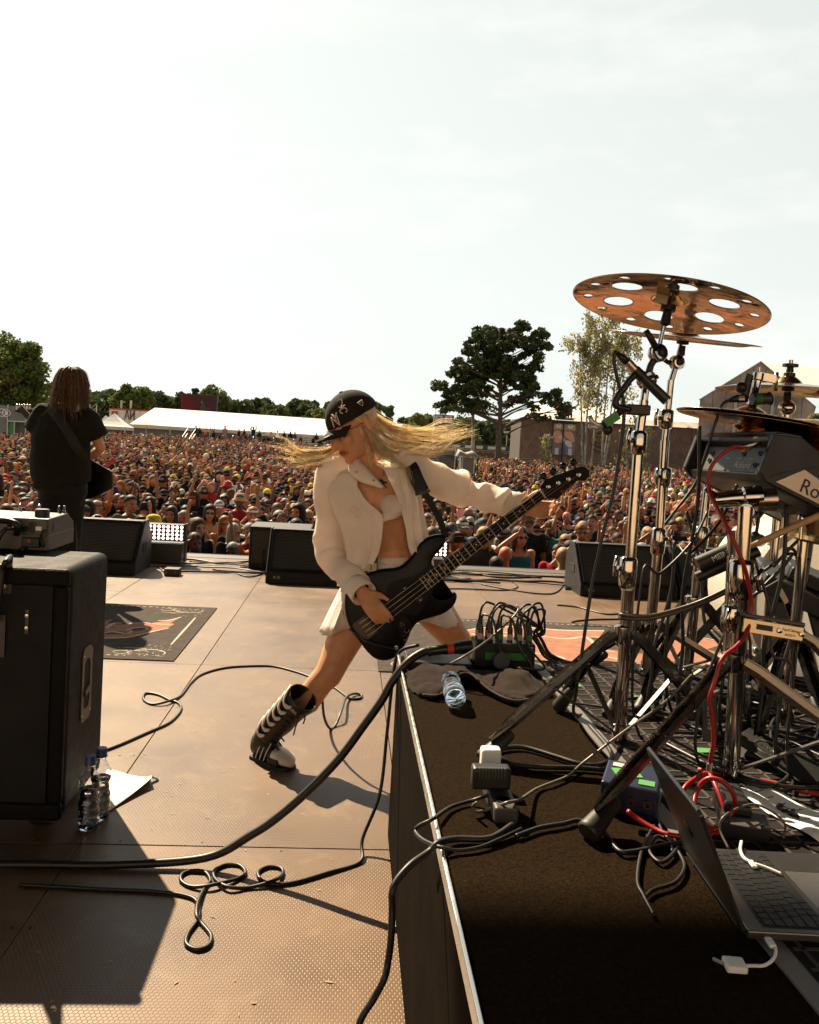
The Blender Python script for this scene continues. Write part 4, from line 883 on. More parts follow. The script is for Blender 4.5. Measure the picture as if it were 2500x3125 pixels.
def far_crowd(rest, seated):
    """everyone past the 300 nearest: one mass of simple figures"""
    pal = lambda names: np.array([CCOL[n] for n in names]); shirts = pal(SHIRTW); hats = pal(HATW); hairs = np.array([HAIRC[k] for k in ('black', 'dark brown', 'dark brown', 'brown', 'brown', 'blond', 'ginger')])
    skins = np.array([np.array(v) * (.36, .175, .095) for v in SKINS.values()])
    def figure(kind, lod):
        mb = MB(); part = []
        def mark(k): part.extend([k] * (len(mb.v) - len(part)))
        n = 10 if lod == 0 else 7; k = 7 if lod == 0 else 5
        mb.ball((0, -.02, HZ), (.078, .098, .118), n, k); mark('skin')
        mb.tube([(0, 0, .95), (0, 0, 1.2), (0, 0, 1.36), (0, 0, 1.43), (0, 0, 1.48)], [(.17, .12), (.18, .12), (.21, .11), (.15, .08), (.06, .06)], 8 if lod == 0 else 6, cap=False, up=(1, 0, 0)); mark('shirt')
        if kind != 5:
            for s in (-1, 1): mb.tube([(s * .2, 0, 1.38), (s * .225, 0, 1.15), (s * .22, -.06, .98)], [.06, .052, .04], 5, cap=False)
            mark('arm')
        if kind == 5: mb.tube([(.2, 0, 1.38), (.26, -.06, 1.58), (.24, -.1, 1.86)], [.06, .045, .035], 6); mb.tube([(-.2, 0, 1.38), (-.25, -.1, 1.55), (-.1, -.2, 1.75)], [.06, .045, .035], 6); mark('skin')
        if kind in (0, 5): shell(mb, (0, -.008, HZ + .03), (.086, .105, .10), lambda a: 1.55 - .5 * max(0, math.cos(a)), n, 4); mark('hair')
        if kind == 1: shell(mb, (0, -.008, HZ + .035), (.09, .108, .10), lambda a: 1.45, n, 4); mb.prism([(-.065, -.10), (.065, -.10), (.045, -.185), (-.045, -.185)], HZ + .022, HZ + .036); mark('hat')
        if kind == 2: shell(mb, (0, -.008, HZ + .035), (.088, .106, .10), lambda a: 1.5 - .4 * max(0, math.cos(a)), n, 4, lambda a: HZ - (.0 if math.cos(a) > .6 else .22), 2, .1); mark('hair')
        if kind == 3: mb.lathe([(.01, .14), (.075, .115), (.09, .045), (.14, .012), (.09, .03)], Matrix.Translation((0, -.01, HZ)), n, cap=False); mark('hat')
        if kind == 4: shell(mb, (0, -.008, HZ + .035), (.09, .108, .10), lambda a: 1.5, n, 4); mark('hat')
        if lod == 0 and kind in (0, 1, 3, 4): mb.box((0, -.112, HZ + .006), (.115, .02, .032)); mark('glasses')
        if lod == 0 and kind in (0, 4): mb.ball((0, -.07, HZ - .075), (.05, .05, .04), 7, 4); mark('hair')
        return np.array(mb.v), mb.f, np.array(part)
    figs = {(k, l): figure(k, l) for k in range(6) for l in (0, 1)}
    allv, allc, faces, off = [], [], [], 0; fl, ls = [], []
    G = np.random.default_rng(5)
    for (x, y, *zz) in rest + seated:
        k = int(G.choice(6, p=[.27, .31, .12, .14, .09, .07])); v, f, part = figs[k, 0 if y < 38 else 1]
        z = zz[0] if zz else gz(x, y); a = G.normal(0, .35); s = G.normal(1.0, .075); c_, s_ = math.cos(a), math.sin(a)
        w = v * s; w = np.stack([w[:, 0] * c_ - w[:, 1] * s_ + x, w[:, 0] * s_ + w[:, 1] * c_ + y, w[:, 2] + z], 1)
        sk = skins[G.integers(len(skins))] * G.uniform(.8, 1.15); shc = shirts[G.integers(len(shirts))] * G.uniform(.8, 1.3); shc = sk if G.random() < .10 else shc
        col = {'skin': sk, 'shirt': shc, 'arm': sk if G.random() < .6 else shc, 'hair': hairs[G.integers(len(hairs))], 'hat': hats[G.integers(len(hats))] * G.uniform(.8, 1.2), 'glasses': np.array((.01, .01, .012))}
        c = np.array([col[p] for p in part])
        allv.append(w); allc.append(c)
        for q in f: ls.append(len(q)); fl.extend(i + off for i in q)
        off += len(w)
    Vv = np.concatenate(allv); Cc = np.concatenate(allc); me = bpy.data.meshes.new('crowd'); me.vertices.add(len(Vv)); me.vertices.foreach_set('co', Vv.ravel())
    me.loops.add(len(fl)); me.loops.foreach_set('vertex_index', np.array(fl)); me.polygons.add(len(ls)); st = np.concatenate([[0], np.cumsum(ls)[:-1]]); me.polygons.foreach_set('loop_start', st); me.update(calc_edges=True)
    at = me.color_attributes.new('col', 'FLOAT_COLOR', 'POINT'); at.data.foreach_set('color', np.concatenate([Cc, np.ones((len(Cc), 1))], 1).ravel()); me.shade_smooth()
    tag(mkobj('crowd', me, M('crowd_far', (1, 1, 1), .75, var=.15, vs=6., vcol=True, spec=.1)), 'festival crowd reaching back to the tents', kind='stuff')
crowd()
# ---------------- amplifier corner ----------------
def XP(px, py, X):
    d = ray(px, py); return Vector((0, 0, CAMH)) + d * (X / d.x)
TOLEX = M('black_tolex', (.0042, .0038, .0034), .62, var=.25, vs=20, bump=.5, bs=260., spec=.16)
GREYM = M('grey_metal_case', (.055, .052, .046), .45, .3, var=.1, vs=12)
def cabinet():
    x0, x1, y0, y1, z1 = -1.52, -.845, 2.575, 3.0, .838
    t = thing('speaker_cabinet', (-1.18, 2.75, 0), 'tall black bass speaker cabinet at the photo edge', 'speaker cabinet')
    MB().bb(x0, x1, y0 + .02, y1, .045, z1).build('shell', TOLEX, t, smooth=40, bevel=.028, seg=4)
    MB().bb(x0, x1, y0, y0 + .03, .045, .10).bb(x0, x1, y0, y0 + .03, z1 - .055, z1).bb(x1 - .045, x1, y0, y0 + .03, .10, z1 - .055).build('back_rim', TOLEX, t, bevel=.012, seg=3)
    MB().bb(x0, x1 - .05, y0 + .012, y0 + .0205, .10, z1 - .056).build('back_panel', M('back_panel', (.003, .003, .003), .8, bump=.3, bs=300), t)
    # recessed side handle
    c = XP(262, 2085, x1); pl = MB(); ow, oh, w, h = .052, .125, .030, .085
    def rr(hw, hh, r, n=5):
        P = []
        for cx, cy, a0 in ((hw - r, hh - r, 0), (-hw + r, hh - r, 90), (-hw + r, -hh + r, 180), (hw - r, -hh + r, 270)):
            for i in range(n + 1): a = rad(a0 + 90 * i / n); P.append((cx + r * math.cos(a), cy + r * math.sin(a)))
        return P
    A, B = rr(ow, oh, .03), rr(w, h, .028); F = frame(V(x1, c.y, c.z), (1, 0, 0), (0, 1, 0))
    pl.loft([[F @ V(p[0], p[1], z) for p in q] for q, z in ((A, -.002), (A, .004), (B, .004), (B, -.05))], cap=False)
    hp = pl.build('handle_plate', M('handle_plate', (.05, .047, .041), .4, .2), t, bevel=.001, seg=1)
    MB().add([F @ V(p[0], p[1], .0012) for p in B], [tuple(range(len(B)))]).build('handle_well', M('well_black', (.004, .004, .004), .9), hp)
    MB().bar(V(x1 + .004, c.y - w, c.z - .03), V(x1 + .004, c.y + w, c.z - .014), .014, .02).build('handle_bar', M('handle_plate'), hp, bevel=.004)
    for dx, dz in ((-.04, .1), (.04, .1), (-.04, -.1), (.04, -.1)): MB().lathe([(.004, 0), (.004, .0015), (0, .002)], frame(V(x1 + .004, c.y + dx, c.z + dz), (1, 0, 0)), 8).build('screw', STEEL, hp)
    for px, py0, py1 in ((19, 1722, 1812), (84, 1860, 1935)):
        a, b = DP(px, py0, y0 + .01), DP(px - 3, py1, y0 + .01); s = MB().bar(a, b, .038 if px < 50 else .012, .006, (1, 0, 0)).build('strap_plate', M('handle_plate'), t, bevel=.002)
        for f in (.25, .75): MB().lathe([(.006, 0), (.006, .002), (0, .003)], frame(lerp(a, b, f) - V(0, .004, 0), (0, -1, 0)), 8).build('screw', STEEL, s)
    a = DP(5, 1930, y0 + .008); MB().bb(a.x - .03, a.x + .012, y0 + .002, y0 + .011, a.z - .075, a.z + .055).build('maker_plate', M('handle_plate'), t)
    for x in (x0 + .08, x1 - .08):
        for y in (y0 + .08, y1 - .08): MB().lathe([(.012, -.032), (.028, -.032), (.03, -.02), (.03, .02), (.028, .032), (.012, .032)], frame(V(x, y, .0305), (1, 0, 0)), 14).build('caster', RUBBER, t)
cabinet()
def amp_head():
    t0 = .839; a = FL(146, 1684, t0); b = FL(210, 1661, t0); y0, y1 = a.y, a.y + .26; x1 = a.x; x0 = x1 - .46; h = .115
    t = thing('amp_head', (x1 - .23, (y0 + y1) / 2, t0), 'grey metal bass amp head standing on the speaker cabinet', 'amplifier')
    prof = [(y0, t0 + .006), (y0, t0 + h), (y1 - .07, t0 + h + .004), (y1, t0 + h * .72), (y1, t0 + .006)]
    MB().loft([[V(x, p[0], p[1]) for p in prof] for x in (x0, x1)]).build('case', GREYM, t, bevel=.003)
    MB().bb(x0, x1 + .0015, y0 - .0015, y1 + .001, t0 + .004, t0 + h * .5).build('lower_half', M('dark_grey_case', (.06, .06, .058), .45, .3), t, bevel=.002)
    MB().bb(x0 + .01, x1 - .006, y0 - .004, y0 - .0005, t0 + h * .55, t0 + h * .95).build('connector_panel', M('panel_grey', (.09, .085, .075), .5, .4), t)
    for i, (px, py) in enumerate(((100, 1600), (60, 1613), (80, 1614), (99, 1617), (118, 1613))):
        c = DP(px, py, y0 - .005)
        if i < 4: s = MB().lathe([(.0115, 0), (.0115, .003), (.009, .003), (.009, -.002), (0, -.002)], frame(c, (0, -1, 0)), 14).build('round_socket', BLACK, t)
        else: MB().box(c, (.02, .006, .014)).build('square_socket', WHITE, t, bevel=.001)
    c = DP(141, 1584, y0 + .1); MB().lathe([(.025, 0), (.025, .022), (.022, .025), (0, .025)], Matrix.Translation((c.x, y0 + .06, t0 + h + .003)), 20).build('volume_knob', BLACK, t)
    for px, yy in ((180, .19), (195, .2), (120, .2), (60, .2)):
        c = DP(px, 1575, y0 + yy); MB().lathe([(.006, 0), (.006, .012), (.004, .016), (.005, .03), (0, .032)], Matrix.Translation((c.x, y0 + yy, t0 + h - .0)), 10).build('toggle_switch', CHROME, t)
    MB().bb(DP(165, 1600, y0).x, DP(180, 1600, y0).x, y0 + .06, y0 + .10, t0 + .075, t0 + .095)
    MB().bb(x1 - .003, x1 + .002, y0 + .04, y0 + .10, t0 + .068, t0 + .095).build('rating_label', M('dark_grey_case'), t)
    MB().box(DP(95, 1655, y0 - .01), (.06, .02, .035)).build('power_inlet', BLACK, t, bevel=.004); MB().box(DP(90, 1650, y0 - .022), (.01, .006, .01)).build('red_switch', M('red_switch', (.3, .02, .015), .4), t)
    # loose plugs and leads on the amp
    p = [DP(38, 1608, y0 - .03), DP(18, 1612, y0 - .05), DP(2, 1632, y0 - .06), DP(-20, 1680, y0 - .06)]
    q = thing('jack_lead', p[0], 'black lead with pale metal plug in the amp head', 'cable'); MB().tube(spline(p[1:], 6), .008, 8).build('lead', CABLE, q, smooth=180); MB().tube([p[0] + V(.01, .02, 0), p[0], p[1]], [.012, .012, .010], 12).build('plug', STEEL, q, smooth=40)
    cable('power_lead', [DP(75, 1672, y0 - .02), DP(40, 1695, y0 - .03), DP(22, 1708, 2.56), DP(8, 1740, 2.555), DP(2, 1800, 2.555), DP(-15, 1900, 2.555)], .009, 'thick black lead hanging over the cabinet back')
    cable('patch_lead', [DP(-5, 1588, y0 - .02), DP(30, 1590, y0 - .04), DP(52, 1603, y0 - .05), DP(50, 1630, y0 - .03)], .011, 'short curved black lead on top of the amp head')
    cable('signal_lead', [DP(138, 1618, y0 - .008), DP(128, 1626, y0 - .02), DP(124, 1645, y0 - .015), DP(130, 1665, y0 - .01), DP(134, 1668, y0)], .004, 'thin lead plugged into the amp head corner')
amp_head()
# ---------------- bottles and paper ----------------
PET = M('clear_plastic', (.93, .96, 1.0), .04, var=0, trans=1., ior=1.38, rvar=0); WATER = M('water', (.88, .95, 1.), .02, var=0, trans=1., ior=1.33, rvar=0); BLUECAP = M('blue_cap', (.02, .045, .13), .4)
def bottle(F, label, fill=.7, capped=True, s=1.):
    t = thing('water_bottle', F.translation, label, 'bottle', 'plastic water bottles'); prof = []
    for i in range(45):
        z = .19 * i / 44; r = .0305
        if z < .012: r = .025 + .0055 * (z / .012)
        r -= .0025 * math.exp(-((z - .105) / .018) ** 2) * 2; r += .0012 * math.sin(z * 260)
        if z > .145: u = (z - .145) / .045; r = lerp(r, .0125, smooth01(u))
        prof.append((r * s, z * s))
    prof += [(.0125 * s, .200 * s)]
    MB().lathe([(0.0, .004 * s), (.012 * s, .003 * s)] + [(.025 * s, 0)] + prof[1:] + [(.0115 * s, .200 * s)] + [(max(.002, r - .0008 * s), z) for r, z in prof[::-1][1:-2]] + [(0, .006 * s)], F, 28, cap=False).build('shell', PET, t, smooth=180)
    k = int(44 * fill); MB().lathe([(0, .0075 * s)] + [(r - .0012 * s, max(z, .0075 * s)) for r, z in prof[2:k]] + [(0, prof[k - 1][1])], F, 28, cap=False).build('water', WATER, t, smooth=180)
    if capped: MB().lathe([(.0, .222 * s), (.0145 * s, .222 * s), (.0155 * s, .219 * s), (.0155 * s, .201 * s), (.017 * s, .199 * s), (.017 * s, .195 * s), (.013 * s, .195 * s)], F, 24, cap=False).build('cap', BLUECAP, t, smooth=40)
    return t
p = FL(268, 2526); bottle(Matrix.Translation((p.x, p.y, .0)) @ Matrix.Scale(1.06, 4), 'water bottle with blue cap, nearer of the two by the cabinet', .68)
p = FL(303, 2497); bottle(Matrix.Translation((p.x, p.y, .0)) @ Matrix.Scale(1.06, 4), 'water bottle with blue cap, behind the other by the cabinet', .72)
def paper():
    c = [FL(330, 2470), FL(322, 2380), FL(352, 2354), FL(455, 2384), FL(462, 2398), FL(400, 2435)]
    mb = MB(); n = 8; A, B, C_, D_ = FL(318, 2472), FL(345, 2352), FL(462, 2382), FL(452, 2402)
    vs = []
    for i in range(n + 1):
        for j in range(n + 1):
            u, v = i / n, j / n; p = lerp(lerp(FL(300, 2500), FL(330, 2352), v), lerp(FL(462, 2400), FL(458, 2378), v), u)
            vs.append(p + V(0, 0, .002 + .030 * u ** 3 * (1 if v < .6 else .4) + .006 * math.sin(3 * u + 2 * v)))
    mb.add(vs, [(i * (n + 1) + j, (i + 1) * (n + 1) + j, (i + 1) * (n + 1) + j + 1, i * (n + 1) + j + 1) for i in range(n) for j in range(n)])
    t = tag(mb.build('paper_sheet', M('white_paper', (.78, .77, .74), .8, var=.03), None, smooth=180, solid=.0006), 'white paper sheet curling up on the floor behind the bottles', 'paper')
    MB().box(FL(470, 2384) + V(0, 0, .012), (.035, .02, .002), Matrix.Rotation(.5, 3, 'Z') @ Matrix.Rotation(.5, 3, 'Y')).build('tape', BLACK, t)
paper()
# ---------------- wedges and lamps along the front ----------------
GRILLE = M('grille_mesh', (.05, .045, .038), .45, .6, var=.1)
def grille_mat():
    N, L, b = nodes_of(GRILLE); g = N.new('ShaderNodeNewGeometry'); S = .017
    def vm(op, a, bv=None, c=None):
        q = N.new('ShaderNodeVectorMath'); q.operation = op
        for i, s in enumerate((a, bv, c)):
            if s is None: continue
            if isinstance(s, tuple): q.inputs[i].default_value = s
            else: L.new(s, q.inputs[i])
        return q
    a = vm('MULTIPLY', g.outputs['Position'], (1, 0, 1.25)); d = []
    for off in ((0, 0, 0), (S / 2, 0, S * .866)):
        w = vm('WRAP', vm('ADD', a.outputs[0], off).outputs[0], (S / 2, 1, S * .866), (-S / 2, -1, -S * .866)); d.append(vm('LENGTH', w.outputs[0]).outputs['Value'])
    mn = N.new('ShaderNodeMath'); mn.operation = 'MINIMUM'; L.new(d[0], mn.inputs[0]); L.new(d[1], mn.inputs[1])
    r = N.new('ShaderNodeMapRange'); r.inputs['From Min'].default_value = S * .30; r.inputs['From Max'].default_value = S * .40; L.new(mn.outputs[0], r.inputs['Value'])
    mx = N.new('ShaderNodeMix'); mx.data_type = 'RGBA'; mx.inputs[6].default_value = (.004, .004, .004, 1); mx.inputs[7].default_value = (.11, .09, .065, 1); L.new(r.outputs[0], mx.inputs[0]); L.new(mx.outputs[2], b.inputs['Base Color'])
grille_mat()
def wedge(x0, y0, w, label, rz=0.):
    t = thing('stage_monitor', (x0, y0, 0), label, 'monitor speaker', 'wedge monitors along the stage front')
    prof = [(0, 0), (0, .10), (.30, .46), (.42, .46), (.56, .30), (.56, 0)]
    P = lambda x, p, i=0.: V(x0 + x, y0 + p[0], p[1])
    MB().loft([[P(x, p) for p in prof] for x in (.02, w - .02)]).build('body', M('wedge_paint', (.005, .0047, .0042), .65, var=.25, vs=15, bump=.4, bs=200), t, bevel=.006)
    for x in (0, w - .02): MB().loft([[P(xx, (p[0] - .004 if p[0] < .01 else p[0] + .004, p[1] + (.006 if p[1] > .2 else 0))) for p in prof] for xx in (x, x + .02)]).build('end_cheek', M('cheek_paint', (.009, .0085, .0075), .6, var=.2, bump=.3, bs=150), t, bevel=.005)
    a, b = V(0, .012, .125), V(0, .288, .445); n = (b - a).cross(V(1, 0, 0)).normalized() * -1
    if n.y > 0: n = -n
    f = lambda x, q: V(x0 + x, y0, 0) + q + n * .008
    MB().add([f(.05, a), f(w - .05, a), f(w - .05, b), f(.05, b)], [(0, 1, 2, 3)]).build('grille', GRILLE, t)
    fr = MB(); r = .012
    for p, q in (((.04, a), (w - .04, a)), ((.04, b), (w - .04, b)), ((.04, a), (.04, b)), ((w - .04, a), (w - .04, b))): fr.bar(f(*p), f(*q), .016, .014, n)
    fr.build('grille_frame', BLACK, t)
    text('badge', 'K O', .035, frame(V(x0 + .10, y0 - .003, .055), (0, -1, 0), (1, 0, 0)), M('badge_white', (.5, .48, .44), .5), t)
    for x, s in ((0, -1), (w, 1)):
        MB().box((x0 + x + s * .001, y0 + .30, .22), (.008, .14, .085)).build('handle_recess', M('well_black'), t, bevel=.004)
    return t
wedge(-2.76, 7.42, .90, 'wedge monitor standing in front of the guitarist'); wedge(-.70, 7.32, .92, 'wedge monitor just left of the bassist')
wedge(2.17, 7.36, .92, 'wedge monitor behind the front cymbal stand'); wedge(3.12, 7.38, .92, 'wedge monitor at the far end behind the drum rack')
def fill_box():
    a = FL(757, 1735); t = thing('fill_speaker', (a.x + .3, a.y + .2, 0), 'flat-topped black box behind the wedge left of the bassist', 'speaker')
    MB().bb(a.x, a.x + .60, a.y, a.y + .5, .0, .42).build('cabinet', M('wedge_paint'), t, bevel=.01); MB().bb(a.x + .03, a.x + .57, a.y - .006, a.y - .001, .06, .38).build('front_panel', BLACK, t)
    for i in (0, 1): q = V(a.x + .14 + .07 * i, a.y - .008, .16); cable('loop_lead', [q, q + V(0, -.05, .03), q + V(.005, -.07, -.06), q + V(.01, -.06, -.155)], .008, None, parent=t)
fill_box()
LAMP = M('lamp_lens', (1.0, .80, .70), .3, var=0, emit=2.0); LAMPRIM = M('lamp_rim', (.25, .12, .10), .4, .5)
def blinder(px0, px1, pyt, pyb, Y, label, cols=10, rows=4, rim=True):
    a, b = DP(px0, pyt, Y), DP(px1, pyb, Y); w = b.x - a.x; h = a.z - b.z; t = thing('lamp_panel', ((a.x + b.x) / 2, Y, 0), label, 'stage light', 'LED lamp panels along the stage front')
    MB().bb(a.x, b.x, Y, Y + .12, b.z, a.z).build('housing', BLACK, t, bevel=.006)
    MB().bb(a.x - .02, a.x - .002, Y + .02, Y + .1, .02, a.z + .01).build('yoke', DARKMETAL, t); MB().bb(b.x + .002, b.x + .02, Y + .02, Y + .1, .02, a.z + .01).build('yoke', DARKMETAL, t)
    MB().bb(a.x + .02, b.x - .02, Y - .02, Y + .2, .004, max(.06, b.z - .03)).build('base', DARKMETAL, t, bevel=.004)
    r = min(w / cols, h / rows) * .42; src = None
    for i in range(cols):
        for j in range(rows):
            c = V(a.x + w * (i + .5) / cols, Y, a.z - h * .03 - (h * .94) * (j + .5) / rows)
            if src is None: src = MB().lathe([(0, .006), (r * .6, .005), (r * .84, 0), (r * .86, -.004)], frame((0, 0, 0), (0, -1, 0)), 14, cap=False).build('lamp', LAMP, None, smooth=180); o = src; rs = MB().lathe([(r * .86, 0), (r * .96, .004), (r * .98, -.002)], frame((0, 0, 0), (0, -1, 0)), 14, cap=False).build('lamp_ring', LAMPRIM, None); q = rs
            else: o = src.copy(); COL.objects.link(o); q = rs.copy(); COL.objects.link(q)
            o.location = c + V(0, -.004, 0); adopt(o, t); q.location = c + V(0, -.003, 0); q.parent = o; q.matrix_parent_inverse = Matrix(); q.location = (0, 0, 0)
blinder(424, 560, 1596, 1652, 8.2, 'lit LED lamp panel beside the wedge near the guitarist')
blinder(1235, 1364, 1648, 1700, 8.2, 'lit LED lamp panel peeping out behind the bass body')
blinder(1868, 1994, 1664, 1722, 8.25, 'lit LED lamp panel behind the wedge near the cymbal stand')
def power_box():
    a = FL(500, 1757); b = FL(555, 1752); t = thing('power_box', ((a.x + b.x) / 2, a.y + .06, 0), 'small black power box on the floor by the wedge', 'power box')
    MB().bb(a.x, b.x, a.y, a.y + .12, .0, .065).build('case', BLACK, t, bevel=.005); MB().bb(a.x + .01, a.x + .03, a.y - .004, a.y - .0005, .015, .05).build('red_socket', M('red_switch'), t); MB().bb(b.x - .05, b.x - .02, a.y - .004, a.y - .0005, .02, .045).build('label_strip', GREYM, t)
power_box()
# ---------------- rugs ----------------
RUG = M('grey_rug', (.060, .050, .043), .95, var=.3, vs=18, bump=.8, bs=350., spec=.1); RORANGE = M('rug_orange', (.30, .14, .092), .95, var=.2, vs=14, bump=.6, bs=350., spec=.1); RWHITE = M('rug_white', (.42, .35, .28), .95, var=.15, vs=30, spec=.1)
def flatpoly(name, pts, z, mat, parent): return MB().add([V(p[0], p[1], z) for p in pts], [tuple(range(len(pts)))]).build(name, mat, parent)
def stroke(name, pts, w, z, mat, parent):
    P = spline([V(p[0], p[1], z) for p in pts], 5); vs = []; fs = []
    for i, p in enumerate(P):
        d = (P[min(i + 1, len(P) - 1)] - P[max(i - 1, 0)]).normalized(); s = V(-d.y, d.x, 0) * w * (.5 + .5 * math.sin(math.pi * min(.9, max(.1, i / (len(P) - 1))))); vs += [p + s, p - s]
    for i in range(len(P) - 1): fs.append((2 * i, 2 * i + 1, 2 * i + 3, 2 * i + 2))
    return MB().add(vs, fs).build(name, mat, parent)
z4 = lambda x, y: FL(x * .4638, 1550 + y * .4638)
z7 = lambda x, y: FL(1700 + x * .4638, 1500 + y * .4638)
def ornament(t, cx, cy, sx, sy, seed):
    r = random.Random(seed)
    for k, (rr_, a0, a1) in enumerate(((.10, 20, 200), (.06, -60, 150), (.13, 60, 130), (.045, 0, 300))):
        stroke('scroll', [(cx + sx * (.16 + k * .05 + rr_ * math.cos(rad(a))), cy + sy * (.12 + rr_ * .8 * math.sin(rad(a)))) for a in np.linspace(a0, a1, 8)], .005, .0085, RWHITE, t)
    fl = MB()
    for _ in range(90):
        u, v = abs(r.gauss(0, .20)), abs(r.gauss(0, .13)); x, y = cx + sx * (.05 + u), cy + sy * (.05 + v); a = r.uniform(0, 6.28); l = r.uniform(.006, .018)
        fl.add([V(x, y, .0083), V(x + l * math.cos(a), y + l * math.sin(a), .0083), V(x + l * math.cos(a + .6), y + l * math.sin(a + .6), .0083)], [(0, 1, 2)])
    o = fl.build('scroll_flecks', RWHITE, t); o['kind'] = 'stuff'
def rugs():
    t = thing('stage_rug', (-2.1, 5.4, 0), 'dark rug with orange flame print under the guitarist', 'rug'); MB().bb(-3.4, -.93, 4.63, 6.13, .001, .007).build('pile', RUG, t)
    og = [z4(*p) for p in ((560, 770), (680, 755), (745, 738), (705, 768), (790, 775), (860, 770), (930, 762), (990, 768), (1090, 748), (1190, 728), (1110, 772), (1150, 773), (1095, 800), (1000, 822), (930, 838), (860, 858), (760, 862), (672, 868), (560, 880))]
    flatpoly('flame_print', og, .0082, RORANGE, t)
    for pl in (((560, 885), (672, 869), (760, 866), (860, 858), (1000, 824), (1110, 800)), ((700, 800), (745, 770), (800, 768)), ((850, 770), (930, 764), (990, 768)), ((1040, 750), (1110, 748), (1190, 728)), ((670, 835), (740, 825), (830, 835), (870, 820)), ((830, 815), (880, 800), (960, 797), (970, 812)), ((1000, 770), (1080, 775), (1140, 772))):
        stroke('flame_outline', [z4(*p) for p in pl], .012, .0095, RWHITE, t)
    flatpoly('flame_gap', [z4(*p) for p in ((690, 832), (760, 822), (860, 825), (800, 838), (700, 842))], .009, RUG, t); flatpoly('flame_gap', [z4(*p) for p in ((850, 805), (900, 796), (965, 800), (930, 815), (880, 818))], .009, RUG, t)
    for y in (4.70, 6.06):
        d = MB()
        for i in range(46): x = -3.3 + i * .045; d.bb(x, x + .022, y - .006, y + .006, .0072, .0084)
        o = d.build('border_dots', RWHITE, t); o['kind'] = 'stuff'
    stroke('border_line', [(-1.02, 4.98), (-1.02, 5.76)], .008, .0085, RWHITE, t); ornament(t, -.95, 4.65, -1, 1, 1); ornament(t, -.95, 6.11, -1, -1, 2)
    t = thing('stage_rug', (1.6, 5.3, 0), 'dark rug with large orange print behind the drum riser', 'rug'); MB().bb(.22, 3.6, 4.57, 6.10, .001, .007).build('pile', RUG, t)
    flatpoly('orange_print', [(.95, 5.75), (1.25, 5.88), (1.6, 5.82), (2.0, 5.86), (2.55, 5.80), (2.75, 5.62), (2.5, 5.4), (2.7, 5.1), (2.2, 4.85), (1.7, 4.75), (1.2, 4.72), (.85, 4.80), (.62, 5.0), (.8, 5.2), (.7, 5.45)], .0082, RORANGE, t)
    flatpoly('dark_gap', [(1.75, 5.62), (2.1, 5.6), (2.2, 5.35), (2.0, 5.2), (1.75, 5.3)], .009, RUG, t); flatpoly('dark_gap', [(1.95, 5.0), (2.2, 5.05), (2.3, 4.92), (2.05, 4.88)], .009, RUG, t)
    for pl in (((.7, 5.45), (.95, 5.75), (1.25, 5.88), (1.6, 5.82), (2.0, 5.86), (2.55, 5.80), (2.75, 5.62)), ((1.0, 5.5), (1.3, 5.62), (1.55, 5.55), (1.72, 5.62), (1.72, 5.3), (1.8, 5.22)), ((.8, 5.25), (1.1, 5.35), (1.35, 5.28)), ((.62, 5.0), (.85, 4.80), (1.2, 4.72), (1.7, 4.75), (2.2, 4.85)), ((1.75, 5.64), (2.1, 5.62), (2.45, 5.66)), ((1.0, 5.05), (1.25, 5.1), (1.4, 5.0), (1.25, 4.92)), ((1.1, 5.7), (1.25, 5.6), (1.15, 5.5)), ((1.6, 5.1), (1.75, 5.05), (1.8, 4.92)), ((.9, 5.6), (1.0, 5.42), (.9, 5.3))): stroke('print_outline', pl, .016, .0095, RWHITE, t)
    d = MB()
    for i in range(70): x = .3 + i * .045; d.bb(x, x + .022, 6.03, 6.042, .0072, .0084)
    o = d.build('border_dots', RWHITE, t); o['kind'] = 'stuff'; ornament(t, .24, 4.6, 1, 1, 4); ornament(t, .24, 6.07, 1, -1, 5); stroke('border_line', [(.31, 4.95), (.31, 5.7)], .008, .0085, RWHITE, t)
rugs()
# ---------------- cables on the floor ----------------
def flc(pts, r): return [FL(x, y, r) for x, y in pts]
cable('multicore_cable', [DP(1310, 1987, 2.472), DP(1290, 1991, 2.468), DP(1247, 2019, 2.45), DP(1201, 2075, 2.44), DP(1164, 2140, 2.43), DP(1108, 2218, 2.42), DP(1043, 2306, 2.41), DP(960, 2395, 2.40), DP(862, 2483, 2.40), DP(770, 2546, 2.40), DP(626, 2618, 2.40), V(-.63, 2.385, .013), V(-.85, 2.38, .013), V(-1.2, 2.37, .013)], .0125, 'thick multicore cable sagging from the stage box to the floor', n=12)
cable('bass_lead', flc(((160, 2330), (315, 2292), (450, 2236), (519, 2204), (552, 2167), (545, 2146), (519, 2137), (482, 2120), (445, 2116), (438, 2134), (464, 2149)), .006) + [FL(510, 2141, .014)] + flc(((552, 2123), (584, 2083), (621, 2056), (696, 2037), (800, 2032), (853, 2037), (927, 2058), (985, 2083), (1020, 2098), (1055, 2123), (1071, 2133), (1099, 2131), (1103, 2121)), .006)
      + [FL(1080, 2117, .012), DP(1056, 2130, 4.0), DP(1043, 2167, 3.75), DP(1025, 2212, 3.65), DP(1008, 2224, 3.6), DP(990, 2190, 3.5), DP(983, 2121, 3.42), DP(980, 2050, 3.40), DP(990, 2000, 3.38), DP(1015, 1959, 3.36), DP(1062, 1915, 3.30)], .006, 'instrument lead looping over the floor up to the bass', n=8)
